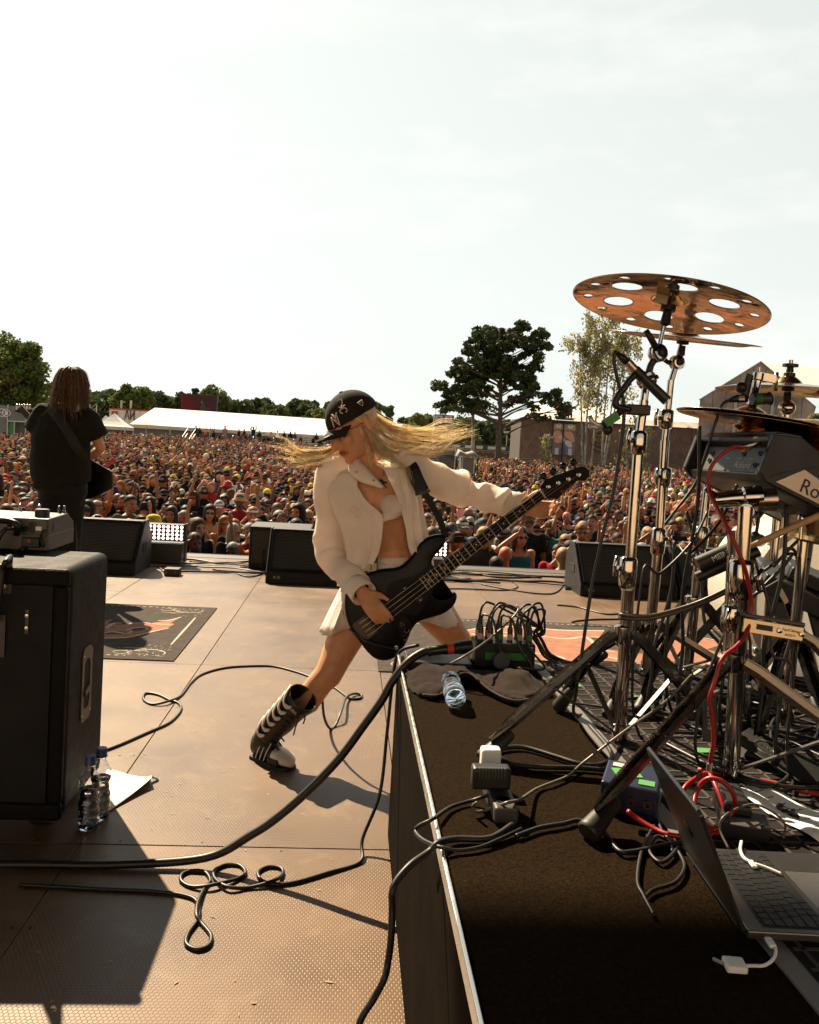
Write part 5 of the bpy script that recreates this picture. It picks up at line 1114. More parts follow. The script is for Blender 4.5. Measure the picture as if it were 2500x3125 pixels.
cable('coiled_lead', flc(((60, 2700), (146, 2704), (292, 2712), (470, 2720), (563, 2733), (600, 2751), (608, 2787), (600, 2813), (574, 2850), (569, 2881), (600, 2897), (636, 2886), (644, 2855), (616, 2819)), .0055) + [FL(600, 2793, .014), FL(605, 2751, .014)] + flc(((626, 2709), (642, 2688), (626, 2662), (590, 2657), (558, 2667), (553, 2688), (584, 2706)), .0055) + [FL(647, 2701, .013)] + flc(((730, 2680), (749, 2662), (730, 2641), (689, 2639), (655, 2657), (657, 2683)), .0055) + [FL(694, 2706, .012)] + flc(((756, 2709),), .0055) + [FL(835, 2688, .013)]
      + flc(((863, 2667), (856, 2649), (819, 2645), (788, 2662), (798, 2686)), .0055) + flc(((835, 2698), (900, 2693), (1000, 2664), (1100, 2630)), .0055) + [V(.10, 2.52, .04), V(.150, 2.58, .16), V(.165, 2.62, .35), V(.175, 2.645, .5), V(.19, 2.645, .60), V(.25, 2.60, .64)], .0055, 'lead with three coils on the floor, climbing the riser corner', n=8)
cable('mains_lead', [V(.32, 1.405, .615), FL(1496, 2558, .607), FL(1395, 2560, .607), FL(1339, 2572, .612), DP(1309, 2600, 1.33), DP(1254, 2639, 1.30), DP(1210, 2689, 1.28), DP(1197, 2725, 1.27), DP(1197, 2770, 1.27), DP(1194, 2861, 1.26), DP(1184, 2939, 1.26), DP(1172, 2990, 1.25), DP(1140, 3050, 1.25), DP(1095, 3130, 1.24), DP(1060, 3300, 1.24)], .0058, 'black mains lead falling over the riser edge', n=8)
cable('adapter_lead', [V(.295, 1.505, .625), FL(1440, 2443, .607), FL(1374, 2464, .606), FL(1322, 2499, .612), FL(1280, 2520, .60), FL(1268, 2537, .59), FL(1290, 2562, .595), FL(1339, 2584, .610), FL(1395, 2595, .605), FL(1464, 2586, .605), FL(1523, 2562, .607), V(.335, 1.40, .61)], .0036, 'thin flat lead looping over the riser edge', n=6)
cable('charger_lead', [FL(1455, 2450, .63), FL(1443, 2462, .615), FL(1457, 2478, .607), FL(1492, 2470, .61), FL(1548, 2450, .64), FL(1586, 2440, .63), FL(1635, 2409, .606), FL(1687, 2388, .606), FL(1736, 2367, .606), FL(1774, 2333, .612), DP(1849, 2275, 1.72), DP(1919, 2223, 1.74), DP(2006, 2162, 1.78), DP(2058, 2116, 1.82), DP(2110, 2060, 1.9)], .0032, 'pale thin charger lead running up to the drum rack', M('pale_cable', (.10, .085, .065), .4), n=6)
cable('riser_lead', flc(((1852, 2351), (1774, 2344), (1652, 2341), (1565, 2332), (1525, 2312)), .606 - 0) if False else [FL(x, y, .606) for x, y in ((1852, 2351), (1774, 2344), (1652, 2341), (1565, 2332), (1522, 2310), (1512, 2295), (1534, 2284), (1600, 2281), (1701, 2310), (1762, 2329), (1820, 2335), (1861, 2322), (1867, 2302), (1846, 2267), (1800, 2215))], .0055, 'black lead curling round the cymbal stand foot on the riser', n=8)
cable('rack_lead', [FL(x, y, .606) for x, y in ((1575, 2552), (1620, 2535), (1652, 2525), (1722, 2513), (1770, 2504), (1839, 2534), (1886, 2594), (1932, 2599), (2025, 2580), (2085, 2571))], .0042, 'lead crossing the carpet from the power strip to the laptop', n=6)
R5 = random.Random(9)
for i in range(16):
    y = R5.uniform(7.75, 8.6); xa = R5.uniform(-2.0, .6); xb = xa + R5.uniform(1.4, 3.4); n = 7
    cable('front_cable', [V(lerp(xa, xb, k / n), y + R5.gauss(0, .09), .008 + .006 * (i % 3)) for k in range(n + 1)], R5.uniform(.006, .010), 'black cable lying along the stage front', n=6, seg=5, group='cables along the stage front')
for nm, P, lb in (('front_lead', ((1700, 1846), (1760, 1852), (1800, 1862), (1850, 1874), (1900, 1873), (1960, 1877)), 'thin lead crossing the floor behind the front cymbal stand'), ('front_lead', ((1470, 1783), (1560, 1800), (1650, 1812), (1700, 1806), (1730, 1770)), 'lead running to the wedge with the green tie'), ('front_lead', ((1180, 1780), (1300, 1795), (1420, 1797), (1540, 1801), (1580, 1790), (1560, 1772)), 'lead on the floor below the bass neck'), ('looped_lead', ((1960, 1890), (1830, 1890), (1760, 1895), (1743, 1902), (1760, 1910), (1830, 1912), (1880, 1918)), 'flat looped lead at the edge of the right rug'), ('wedge_lead', ((458, 1690), (478, 1722), (500, 1745)), 'short lead from the wedge to the power box'), ('front_lead', ((728, 1752), (760, 1760), (800, 1750), (815, 1725), (800, 1715)), 'lead lying before the flat-topped black box')):
    cable(nm, [FL(x, y, .007) for x, y in P], .0065, lb, n=6)
t_ = FL(1725, 1800); tag(MB().bar(V(t_.x, t_.y, .004), V(t_.x + .14, t_.y + .03, .004), .06, .002, (0, 0, 1)).build('floor_tape', M('green_tape', (.06, .24, .06), .7)), 'strip of green tape on the floor by the wedge', 'tape')
# ---------------- things on the riser ----------------
def towel():
    TM = M('brown_towel', (.024, .016, .0125), .98, var=.3, vs=25, bump=1., bs=420., sheen=.05, spec=.05); n = 26; rings = []
    for i in range(n + 1):
        u = i / n; x = lerp(.195, .605, u); bow = math.exp(-((u - .38) / .11) ** 2); bow2 = math.exp(-((u - .80) / .13) ** 2)
        yf = 2.235 + .03 * math.sin(u * 4) - .10 * math.exp(-((u - .15) / .14) ** 2) - .11 * math.exp(-((u - .68) / .16) ** 2) + .05 * bow; yb = 2.44 - .05 * u
        h = .026 + .012 * math.exp(-((u - .3) / .22) ** 2) + .008 * math.sin(u * 9) * (1 - u) + .018 * bow2; lift = .030 * bow; tp = max(.15, min(1, 6 * u + .3, 6 * (1 - u) + .2))
        B = RZ - .002; sec = [(yb, B), (yb + .008, B + h * .5), (yb - .05, B + h), (lerp(yb, yf, .5), B + h * .92 - .014 * math.sin(u * 14)), (lerp(yb, yf, .75), B + h * .62 + lift * .6), (yf + .008, B + lift + .022), (yf - .004, B + lift + .012), (yf + .004, B + lift + .002), (lerp(yb, yf, .7), B + lift * .8 + .003), (lerp(yb, yf, .4), B + .002)]
        cy = (yf + yb) / 2; rings.append([V(x, cy + (y - cy) * (.75 + .25 * tp), B + (z - B) * tp) for y, z in sec])
    o = MB().loft(rings).build('towel', TM, None, smooth=180, sub=2)
    tx = bpy.data.textures.new('wrinkle', 'CLOUDS'); tx.noise_scale = .032; md = o.modifiers.new('wrinkle', 'DISPLACE'); md.texture = tx; md.strength = .020; md.texture_coords = 'GLOBAL'; md.mid_level = .5
    MB().tube(spline([r_[6] + V(0, -.002, .003) for r_ in rings[2:-2:3]], 4), .0032, 6).build('hem', M('towel_hem', (.05, .036, .028), .95), o, smooth=180)
    tag(o, 'brown towel crumpled at the corner of the drum riser', 'towel')
towel()
a = FL(1392, 2178, .6); bottle(frame(V(a.x, a.y + .02, .632), V(.02, 1, .045), (1, 0, 0)) @ Matrix.Scale(.92, 4), 'water bottle lying on its side under the towel', .8, False)
def stage_box():
    x0, x1, y0, y1, z0, z1 = .418, .608, 2.50, 2.60, .6, .678
    t = thing('stage_box', (.51, 2.55, .6), 'black metal stage box bristling with plugs', 'stage box'); cs = M('box_paint', (.018, .018, .017), .4, .2, var=.2, vs=30)
    MB().bb(x0, x1, y0, y1, z0 + .002, z1).build('case', cs, t, bevel=.004); MB().bb(x0 + .032, x1 - .028, y0 - .003, y0 - .0006, z0 + .028, z0 + .050).build('green_label', M('green_label', (.03, .20, .03), .6), t)
    for x in (x0 + .01, x1 - .012): MB().lathe([(.003, 0), (.003, .001), (0, .0015)], frame(V(x, y0 - .001, z1 - .01), (0, -1, 0)), 8).build('screw', STEEL, t)
    wr = M('pale_label', (.45, .36, .26), .6)
    F = frame(V(.49, y0 - .04, .634), V(0, -1, .25)); MB().lathe([(.0, 0), (.026, 0), (.028, .004), (.028, .02), (.024, .024), (0, .024)], F, 20).build('round_cap', M('navy_cap', (.012, .014, .03), .4), t)
    bundle = [V(.63, 2.60, .69), V(.655, 2.63, .655), V(.70, 2.68, .60), V(.80, 2.72, .56), V(.95, 2.78, .55), V(1.3, 2.9, .50)]
    k = 0
    for r_ in range(2):
        for i in range(6):
            if r_ == 1 and i in (3,): continue
            x = x0 + .018 + i * .031; y = y0 + .026 + r_ * .045; p = V(x, y, z1); k += 1
            g = thing('xlr_plug', p, f'{ORD[k - 1]} plug, counting {"front" if r_ == 0 else "back"} row onward, in the stage box', 'plug', 'plugs in the stage box')
            MB().lathe([(.0, 0), (.0095, 0), (.0095, .018), (.0092, .022), (.0085, .042), (.005, .052), (.0045, .058)], Matrix.Translation(p), 12).build('sleeve', M('plug_black', (.012, .012, .011), .35), g, smooth=40)
            MB().lathe([(.0098, .008), (.0099, .009), (.0099, .026), (.0096, .027)], Matrix.Translation(p), 12, cap=False).build('label_band', wr if k % 3 else M('green_label'), g)
            if k in (1, 3, 4): e = [p + V(0, 0, .058), p + V(.004, -.005, .085), p + V(.03, -.035, .075), p + V(.05, -.05, .0), p + V(.06 + .01 * k, -.07, -.06), V(.50 + .01 * k, 2.42, .625)]
            else: e = [p + V(0, 0, .058), p + V(.012, .005, .088 + .006 * (k % 4)), p + V(.05, .02, .10 + .005 * (k % 3)), V(.615 + .004 * k, 2.575 + .003 * k, .735 - .004 * k)] + [q + V(.010 * math.sin(k * 2.1), .008 * math.cos(k * 1.7), .010 * math.sin(k * 1.3)) for q in bundle]
            MB().tube(spline(e, 6), .0038, 7).build('lead', CABLE, g, smooth=180)
    c = thing('multipin_plug', V(.40, 2.47, .66), 'large black multipin plug with a red band', 'plug')
    P = [DP(1296, 1989, 2.47), DP(1439, 1972, 2.49)]; d = (P[1] - P[0]); F = frame(P[0], d); L_ = d.length
    MB().lathe([(0, 0), (.009, 0), (.012, .01), (.0145, .02), (.0145, L_ * .40), (.0165, L_ * .42), (.0165, L_ * .62), (.0185, L_ * .63), (.0185, L_ * .72), (.021, L_ * .73), (.021, L_), (0, L_)], F, 24).build('shell', M('plug_black'), c, smooth=40)
    MB().lathe([(.0168, L_ * .47), (.0172, L_ * .475), (.0172, L_ * .60), (.0168, L_ * .605)], F, 24, cap=False).build('red_band', M('red_tape', (.50, .045, .02), .5), c)
    MB().lathe([(.0150, L_ * .05), (.0155, L_ * .06), (.0155, L_ * .12), (.0150, L_ * .13)], F, 18, cap=False).build('collar', RUBBER, c)
    tag(MB().bb(.205, .405, 2.455, 2.60, .601, .622).build('black_tray', cs, None, bevel=.003), 'flat black tray under the multipin plug', 'tray')
    cable('white_lead', [FL(1375, 2026, .66), FL(1430, 1995, .69), DP(1500, 1945, 2.47), DP(1560, 1890, 2.50), DP(1582, 1862, 2.53), DP(1578, 1850, 2.55), V(.575, 2.545, .736)], .0035, 'pale lead slanting across the front of the stage box', M('pale_cable'))
stage_box()
def power_strip():
    a = FL(1508, 2518, .6); b = FL(1582, 2518, .6); x0, x1 = a.x, b.x; y0, y1 = a.y, FL(1540, 2385, .6).y; z = .6
    t = thing('power_strip', ((x0 + x1) / 2, (y0 + y1) / 2, z), 'black power strip on the riser carpet', 'power strip'); gm = M('strip_grey', (.05, .047, .042), .5)
    MB().bb(x0, x1, y0, y1, z + .001, z + .032).build('body', gm, t, bevel=.005)
    for k in range(3): MB().lathe([(.016, 0), (.016, .002), (.013, .002), (.013, -.001), (0, -.001)], Matrix.Translation(((x0 + x1) / 2, lerp(y0, y1, .17 + .33 * k), z + .032)), 18).build('socket', BLACK, t)
    c = V((x0 + x1) / 2 - .003, y1 - .022, z + .0345); w = tag(MB().bb(c.x - .020, c.x + .020, c.y - .016, c.y + .014, c.z, c.z + .044).build('usb_charger', WHITE, None, smooth=40, bevel=.006, seg=3), 'white USB charger plugged in the power strip', 'charger')
    q = V((x0 + x1) / 2 - .015, lerp(y0, y1, .42), z + .0345); ad = thing('plug_adapter', q, 'black ribbed plug adapter on the power strip', 'adapter')
    MB().bb(q.x - .040, q.x + .034, q.y - .016, q.y + .016, q.z, q.z + .042).build('case', BLACK, ad, smooth=40, bevel=.006, seg=3)
    for k in range(9): MB().bb(q.x - .028 + .006 * k, q.x - .0255 + .006 * k, q.y - .0175, q.y - .008, q.z + .024, q.z + .0435).build('rib', GREYM, ad)
power_strip()
# ---------------- guitarist at the stage front, seen from behind ----------------
FSKIN = M('performer_skin', (.55, .265, .135), .48, var=.13, vs=26., vcol=True, spec=.4, sss=.12, bump=.12, bs=260)
HAIRBR = M('brown_hair', (.15, .08, .035), .5, var=.4, vs=50., bump=.4, bs=120, trl=.25); TEE = M('dark_tee', (.013, .012, .009), .9, var=.2, vs=8, bump=.3, bs=60, spec=.2); JEAN = M('black_jeans', (.008, .008, .008), .8, var=.2, spec=.3)
GUITAR = M('black_lacquer', (.005, .005, .005), .32, var=.1, spec=.18)
def strands(name, guides, mat, parent, locks, per, lock_sp, r=.0022, jit=.004, sy=.45, cut=(.6, 1.08), wave=.006):
    """locks of hair laid between neighbouring guides; every lock is a bundle of fine tapering strands"""
    mb = MB(); rr_ = random.Random(name); g3 = lambda s: V(rr_.gauss(0, s), rr_.gauss(0, s), rr_.gauss(0, s))
    for _ in range(locks):
        i = rr_.randrange(len(guides) - 1); f = rr_.random(); A, B = guides[i], guides[i + 1]; k = len(A); o = g3(lock_sp); c0 = rr_.uniform(*cut); ph = rr_.uniform(0, 6.28); wv = g3(wave); fan = rr_.uniform(.5, 1.6)
        L0 = [lerp(Vector(a), Vector(b), f) + o * (q / (k - 1)) + wv * math.sin(ph + q * 1.5) * (q / (k - 1)) for q, (a, b) in enumerate(zip(A, B))]
        for _ in range(per):
            e = g3(jit * 2.2) * fan; s0 = g3(jit * .8); P = [p + s0 + e * (q / (k - 1)) ** 1.5 for q, p in enumerate(L0)]
            ct = min(1., c0 * rr_.uniform(.8, 1.05)); Q = spline(P, 5); m = max(4, int(len(Q) * ct)); Q = Q[:m]; w = r * rr_.uniform(.6, 1.4)
            mb.tube(Q, [w * (1 - .8 * (j / (m - 1)) ** 2) for j in range(m)], 3, cap=False, sy=sy)
    return mb.build(name, mat, parent, smooth=180)
def guitarist():
    Y = 6.5; G = lambda x, y, dy=0.: DP(x * .2319, 1100 + y * .2319, Y + dy)
    base = G(830, 1700); base.z = 0
    mb = MB(); up = (1, .1, -.05)
    tor = [(840, 1760, .0, .16, .11), (830, 1640, 0, .175, .12), (800, 1450, -.01, .19, .14), (790, 1250, -.02, .19, .14), (810, 1000, -.02, .19, .135), (860, 800, 0, .18, .12), (880, 680, .0, .15, .08), (925, 600, .02, .07, .06)]
    mb.tube([G(a, b, c) for a, b, c, _, _ in tor], [(d, e) for *_, d, e in tor], 16, up=up); mb.tube([G(930, 620, .02), G(945, 520, .03), G(950, 440, .03)], [.065, .058, .055], 10)
    HTm = Matrix.Translation(G(950, 340, .02)) @ Matrix.Rotation(rad(180 - 24), 4, 'Z'); add_head(mb, HTm, 1.06)
    sL, eL, wL = G(590, 690), G(430, 1010, .02), G(520, 860, .42); sR, eR, wR = G(1150, 760), G(1330, 1160, .08), G(1150, 1300, .33)
    for s, e, w in ((sL, eL, wL), (sR, eR, wR)): mb.ball(s, .065); add_arm(mb, s, e, w, 1.05); hand(mb, w, (w - e), (0, 0, 1), (0, 1, 0), .4)
    for x0, x1, x2 in ((690, 640, 610), (960, 930, 905)):
        a, b = G(x0, 1700), G(x1, 2200); c = V(b.x, Y, .06); b2 = lerp(a, c, .5); mb.tube([a, b2, c], [.095, .065, .045], 10); mb.ball(c + V(0, .07, -.02), (.045, .13, .045))
    me = remesh(mb, 'person', .011, 4); paint(me, face_paint(HTm.inverted())); me.transform(Matrix.Translation(-base)); me.shade_smooth()
    o = mkobj('person', me, FSKIN); o.location = base; tag(o, 'long-haired guitarist in dark T-shirt seen from behind, facing the crowd', 'person')
    mb = MB(); mb.tube([G(a, b, c) for a, b, c, _, _ in tor[1:7]] + [G(915, 640, .01)], [(d + (.035 if i < 3 else .022), e + .03) for i, (*_, d, e) in enumerate(tor[1:7])] + [(.085, .07)], 16, up=up)
    for s, e, f in ((sL, eL, .78), (sR, eR, .62)): mb.ball(s, .085); q = lerp(s, e, f); mb.tube([s, lerp(s, q, .5), q], [.088, .092, .098], 12)
    me = remesh(mb, 'tshirt', .016, 3); sh = mkobj('tshirt', me, TEE, o, smooth=180)
    tx = bpy.data.textures.new('tee_folds', 'CLOUDS'); tx.noise_scale = .12; md = sh.modifiers.new('folds', 'DISPLACE'); md.texture = tx; md.strength = .03; md.texture_coords = 'GLOBAL'; md.mid_level = .5
    mb = MB(); mb.tube([G(840, 1780), G(830, 1620)], [(.18, .125), (.185, .13)], 16, up=up)
    for x0, x1, x2 in ((690, 640, 610), (960, 930, 905)): a, b = G(x0, 1690), G(x1, 2200); c = V(b.x, Y, .07); mb.tube([a, lerp(a, c, .5), c], [.105, .082, .065], 12)
    mkobj('jeans', remesh(mb, 'jeans', .018, 3), JEAN, o, smooth=180)
    for x1 in (640, 930): b = G(x1, 2200); MB().ball(V(b.x, Y + .08, .05), (.055, .15, .05), 12, 8).build('shoe', BLACK, o, smooth=180)
    c = G(950, 320, .02); gs = []
    for k, a in enumerate(np.linspace(-175, -5, 15)):
        ca, sa = math.cos(rad(a)), math.sin(rad(a)); top = c + V(ca * .03, sa * .03, .125); side = c + V(ca * .112, sa * .12, .01); ln = .30 if -150 < a < -30 else .26
        gs.append([top, c + V(ca * .085, sa * .09, .10), side, c + V(ca * .122, sa * .13, -.11), c + V(ca * .135 + (-.05 if a < -130 else .02), sa * .14, -ln)])
    gs += [[p + V(0, -.003, -.0) for p in gs[-1]]]
    gs2 = [[c + V(math.cos(rad(a)) * .02, math.sin(rad(a)) * .02, .125), c + V(math.cos(rad(a)) * .085, math.sin(rad(a)) * .085, .095), c + V(math.cos(rad(a)) * .107, math.sin(rad(a)) * .11, .0), c + V(math.cos(rad(a)) * .11, math.sin(rad(a)) * .11, -.09)] for a in list(np.linspace(0, 40, 4)) + list(np.linspace(140, 182, 4))]
    strands('hair', gs, HAIRBR, o, 150, 9, .014, .0032, .006, cut=(.72, 1.1), wave=.022); strands('side_hair', gs2, HAIRBR, o, 30, 6, .006, .004, .005, cut=(.9, 1.1))
    sk = shell(MB(), (0, .012, .035), (.083, .103, .096), lambda a: 1.75 - .75 * max(0, math.cos(a)), 18, 7); sk.v = [tuple(HTm @ Vector(v)) for v in sk.v]; sk.build('scalp_hair', HAIRBR, o, smooth=180)
    g = HTm; MB().tube([g @ V(-.075, -.08, .01), g @ V(-.02, -.115, .008), g @ V(.07, -.085, .01)], .004, 6).build('spectacles', BLACK, o)
    # strap across the back
    st = [G(620, 600, -.06), G(740, 720, -.15), G(900, 950, -.19), G(1000, 1130, -.18), G(1090, 1260, -.13), G(1150, 1370, .02)]
    MB().tube(spline(st, 6), [(.036, .004)] * 31, 6, up=(1, 0, 1)).build('guitar_strap', M('black_strap', (.006, .006, .006), .7), o)
    # his guitar
    t = thing('electric_guitar', G(1100, 1400, .3), 'black pointed electric guitar slung on the guitarist', 'guitar')
    a, b = G(1010, 1440, .30), G(410, 690, .52); F = frame(a, (0, -1, .1), b - a)
    MB().prism([(-.30, -.12), (-.20, -.20), (.02, -.13), (.20, -.20), (.12, -.03), (.22, .14), (.02, .10), (-.18, .19), (-.26, .05)], -.02, .02, F).build('body', GUITAR, t, bevel=.006)
    L_ = (b - a).length; MB().prism([(.0, -.03), (L_, -.022), (L_, .022), (0, .03)], .0, .025, F).build('neck', M('dark_neck', (.03, .018, .01), .5), t)
    hs = [G(*p, .52) for p in ((450, 740), (350, 715), (180, 668), (235, 640), (420, 645), (455, 690))]; MB().add(hs + [p + V(0, .018, 0) for p in hs], [(5, 4, 3, 2, 1, 0), (6, 7, 8, 9, 10, 11)] + [(i, (i + 1) % 6, 6 + (i + 1) % 6, 6 + i) for i in range(6)]).build('headstock', GUITAR, t)
    for k in range(6): p = G(222 + 34 * k, 622, .53); MB().cyl(p - V(0, 0, .02), p + V(0, 0, .012), .006, 6).ball(p + V(0, 0, .02), (.011, .006, .010), 8, 6).build('tuner', STEEL, t)
    cable('guitar_lead', [G(1140, 1560, .1), G(1130, 1700, 0), G(1060, 1900, -.05), G(1000, 2050, -.05), V(G(990, 2100).x, Y - .2, .01), V(G(990, 2100).x - .8, Y - .5, .01)], .006, 'lead hanging from the electric guitar by his leg')
guitarist()
# ---------------- bassist ----------------
LINEN = M('white_linen', (.93, .84, .75), .85, var=.05, vs=14, bump=.12, bs=140., spec=.2, trl=.30, sheen=.0); COTTON = M('white_cotton', (.80, .69, .62), .85, var=.05, vs=18, bump=.25, bs=90., spec=.2, trl=.15)
BLOND = M('blond_hair', (.98, .86, .62), .40, var=.18, vs=40., trl=.6, spec=.5); BOOTB = M('boot_black', (.014, .013, .012), .45, var=.2, bump=.2, bs=120); BOOTW = M('boot_white', (.60, .53, .45), .45, var=.08); CAPM = M('black_cap_cloth', (.020, .018, .014), .9, var=.2, vs=30, bump=.3, bs=300, spec=.2)
CREAM = M('cream_thread', (.62, .48, .38), .8, var=.1)
def linen_folds(m, st, sc_):
    N, L, b = nodes_of(m); g = N.new('ShaderNodeNewGeometry'); mp = N.new('ShaderNodeMapping'); mp.inputs['Scale'].default_value = (1, .8, .22); no = N.new('ShaderNodeTexNoise'); no.inputs['Scale'].default_value = sc_; no.inputs['Detail'].default_value = 3; no.inputs['Distortion'].default_value = 1.2
    L.new(g.outputs['Position'], mp.inputs[0]); L.new(mp.outputs[0], no.inputs['Vector']); bp = N.new('ShaderNodeBump'); bp.inputs['Strength'].default_value = st; bp.inputs['Distance'].default_value = .03; L.new(no.outputs['Fac'], bp.inputs['Height'])
    o = b.inputs['Normal'].links[0].from_socket; L.new(o, bp.inputs['Normal']); L.new(bp.outputs[0], b.inputs['Normal'])
linen_folds(LINEN, .30, 9.); linen_folds(COTTON, .2, 12.)
BP0 = DP(1122, 1911, 3.12); BP1 = DP(1652, 1508, 3.19); BN = Vector((.10, -1, .16)).normalized()
bx = (BP1 - BP0).normalized(); BN = (BN - bx * BN.dot(bx)).normalized(); by = BN.cross(bx)
def PB(px, py, h=0.):
    d = ray(px, py); o = Vector((0, 0, CAMH)); return o + d * ((BP0 - o).dot(BN) / d.dot(BN)) + BN * h
def bass():
    t = thing('bass_guitar', BP0, 'black four-string bass guitar held by the woman in the cap', 'bass guitar')
    out = [(1057, 1804), (1080, 1778), (1108, 1755), (1164, 1737), (1219, 1730), (1257, 1697), (1284, 1656), (1317, 1635), (1347, 1630), (1362, 1644), (1356, 1665), (1328, 1697), (1319, 1713), (1324, 1727), (1338, 1735), (1338, 1770), (1322, 1789), (1324, 1798), (1328, 1812), (1347, 1822), (1368, 1817), (1384, 1807), (1394, 1812), (1395, 1829), (1382, 1854), (1351, 1875), (1312, 1887), (1277, 1900), (1256, 1926), (1247, 1951), (1231, 1979), (1210, 2005), (1180, 2017), (1147, 2012), (1120, 1989), (1096, 1956), (1073, 1926), (1057, 1884), (1052, 1845)]
    def sm(P, n=2):      # closed smoothing of the outline
        P = [Vector(p) for p in P]
        return [Vector((p.x, p.y)) for p in spline([(p[0], p[1], 0) for p in P], n, True)]
    o2 = sm(out, 3); cx = sum(p.x for p in o2) / len(o2); cy = sum(p.y for p in o2) / len(o2)
    def ring(h, ins): 
        R = []
        k = len(o2)
        for i, p in enumerate(o2):
            d = (o2[(i + 1) % k] - o2[i - 1]).normalized(); n_ = Vector((-d.y, d.x)); R.append(PB(p.x + n_.x * ins, p.y + n_.y * ins, h))
        return R
    MB().loft([ring(h, i) for h, i in ((-.042, 10), (-.040, 4.5), (-.034, 1.2), (-.026, 0), (-.012, 0), (-.004, 1.2), (.001, 4.5), (.003, 10))]).build('body', GUITAR, t, smooth=35)
    pg = [(1190, 1850), (1180, 1810), (1190, 1780), (1230, 1765), (1275, 1752), (1310, 1722), (1322, 1740), (1330, 1775), (1318, 1800), (1300, 1830), (1290, 1860), (1265, 1878), (1238, 1868), (1215, 1862)]
    MB().add([PB(p.x, p.y, .0048) for p in sm(pg, 3)], [tuple(range(len(pg) * 3))]).build('pickguard', M('pickguard_black', (.006, .0055, .005), .4, spec=.15), t)
    # neck and fingerboard
    hL = (PB(1330, 1757) - BP0).dot(bx); nL = (BP1 - BP0).length
    def Q(u, v, h): return BP0 + bx * u + by * v + BN * h
    rings = []
    for i in range(9):
        f = i / 8; u = lerp(hL - .13, nL, f); w = lerp(.031, .0195, f); rings.append([Q(u, -w, .016), Q(u, w, .016), Q(u, w, .010), Q(u, w * .7, -.006), Q(u, 0, -.012), Q(u, -w * .7, -.006), Q(u, -w, .010)])
    MB().loft(rings).build('neck', M('neck_wood', (.14, .075, .03), .4, var=.2), t, smooth=40)
    f0 = []
    for u, w in ((hL - .14, .0315), (nL, .0195)): f0.append([Q(u, -w, .0165), Q(u, w, .0165), Q(u, w, .0205), Q(u, -w, .0205)])
    fb = MB().loft(f0).build('fingerboard', M('fingerboard', (.007, .005, .004), .5, spec=.12), t)
    fm = M('fret_wire', (.45, .40, .30), .35, 1.); sl = nL
    for k in range(1, 21):
        u = sl * 2 ** (-k / 12.); w = lerp(.031, .0195, (u - hL + .13) / (nL - hL + .13))
        MB().bar(Q(u, -w, .0210), Q(u, w, .0210), .0022, .0016, BN).build('fret', fm, fb)
    for k in (3, 5, 7, 9, 15, 17, 19): u = sl * (2 ** (-k / 12.) + 2 ** (-(k - 1) / 12.)) / 2; MB().lathe([(.0, .0003), (.0034, 0)], frame(Q(u, 0, .0208), BN), 10, cap=False).build('dot_inlay', M('inlay', (.55, .45, .32), .5), fb)
    for v in (-1, 1):
        for k in (12,): u = sl * (2 ** (-k / 12.) + 2 ** (-(k - 1) / 12.)) / 2; MB().lathe([(.0, .0003), (.0034, 0)], frame(Q(u, v * .011, .0208), BN), 10, cap=False).build('dot_inlay', M('inlay'), fb)
    MB().bar(Q(nL, -.0195, .022), Q(nL, .0195, .022), .005, .006, BN).build('nut', M('bone', (.55, .48, .36), .5), t)
    hs = [(1648, 1482), (1663, 1464), (1700, 1449), (1758, 1427), (1782, 1423), (1796, 1434), (1799, 1451), (1786, 1468), (1763, 1466), (1749, 1480), (1728, 1500), (1705, 1519), (1678, 1522), (1660, 1524)]
    MB().loft([[PB(x, y, h) for x, y in hs] for h in (-.008, .006)]).build('headstock', M('headstock_black', (.005, .0045, .004), .45, spec=.15), t, bevel=.002)
    text('headstock_script', 'Fender', .026, frame(PB(1736, 1490, .0072), BN, bx), M('script_orange', (.35, .09, .03), .5), t, .0004, sx=1.0)
    tun = [(1660, 1452), (1690, 1438), (1721, 1422), (1752, 1410)]; pst = [(1672, 1486), (1702, 1474), (1733, 1462), (1764, 1449)]
    for (x, y), (sx, sy) in zip(tun, pst):
        a, b = PB(sx, sy, -.006), PB(x, y, -.006); g = MB().tube([lerp(a, b, .3), lerp(a, b, .85)], .004, 8).ball(b, (.015, .006, .015), 14, 8, frame(b, BN).to_3x3() @ Matrix.Rotation(math.pi / 2, 3, 'X')).build('tuner_key', M('tuner_black', (.010, .010, .010), .3, .5), t, smooth=60)
        MB().lathe([(.0085, 0), (.0085, .003), (.005, .004), (.005, .012), (.006, .014), (0, .0145)], frame(PB(sx, sy, .006), BN), 14).build('string_post', STEEL, t, smooth=40)
    sm_ = M('string_steel', (.62, .50, .33), .3, 1.)
    for i, v in enumerate((.0165, .0055, -.0055, -.0165)):
        e = PB(*pst[3 - i if False else i], .014); MB().tube([Q(-.012, v * 1.75, .017), Q(0, v * 1.75, .024), Q(nL, v, .0255), e], [.0012, .0012, .0011, .001] if i < 2 else [.0010] * 4, 5).build('string', sm_, t)
    bm = M('bridge_metal', (.07, .06, .045), .45, 1.); br = MB().bar(Q(-.045, 0, .005), Q(.02, 0, .005), .004, .082, BN)
    br = MB().box(Q(-.014, 0, .006), (.066, .084, .004), Matrix((bx, by, BN)).transposed()).build('bridge', bm, t, bevel=.001)
    for v in (.0165, .0055, -.0055, -.0165): MB().box(Q(-.006, v * 1.75, .014), (.030, .014, .012), Matrix((bx, by, BN)).transposed()).build('saddle', M('saddle_metal', (.14, .12, .09), .4, 1.), br, bevel=.002)
    MB().box(Q(-.044, 0, .012), (.004, .084, .014), Matrix((bx, by, BN)).transposed()).build('end_wall', bm, br)
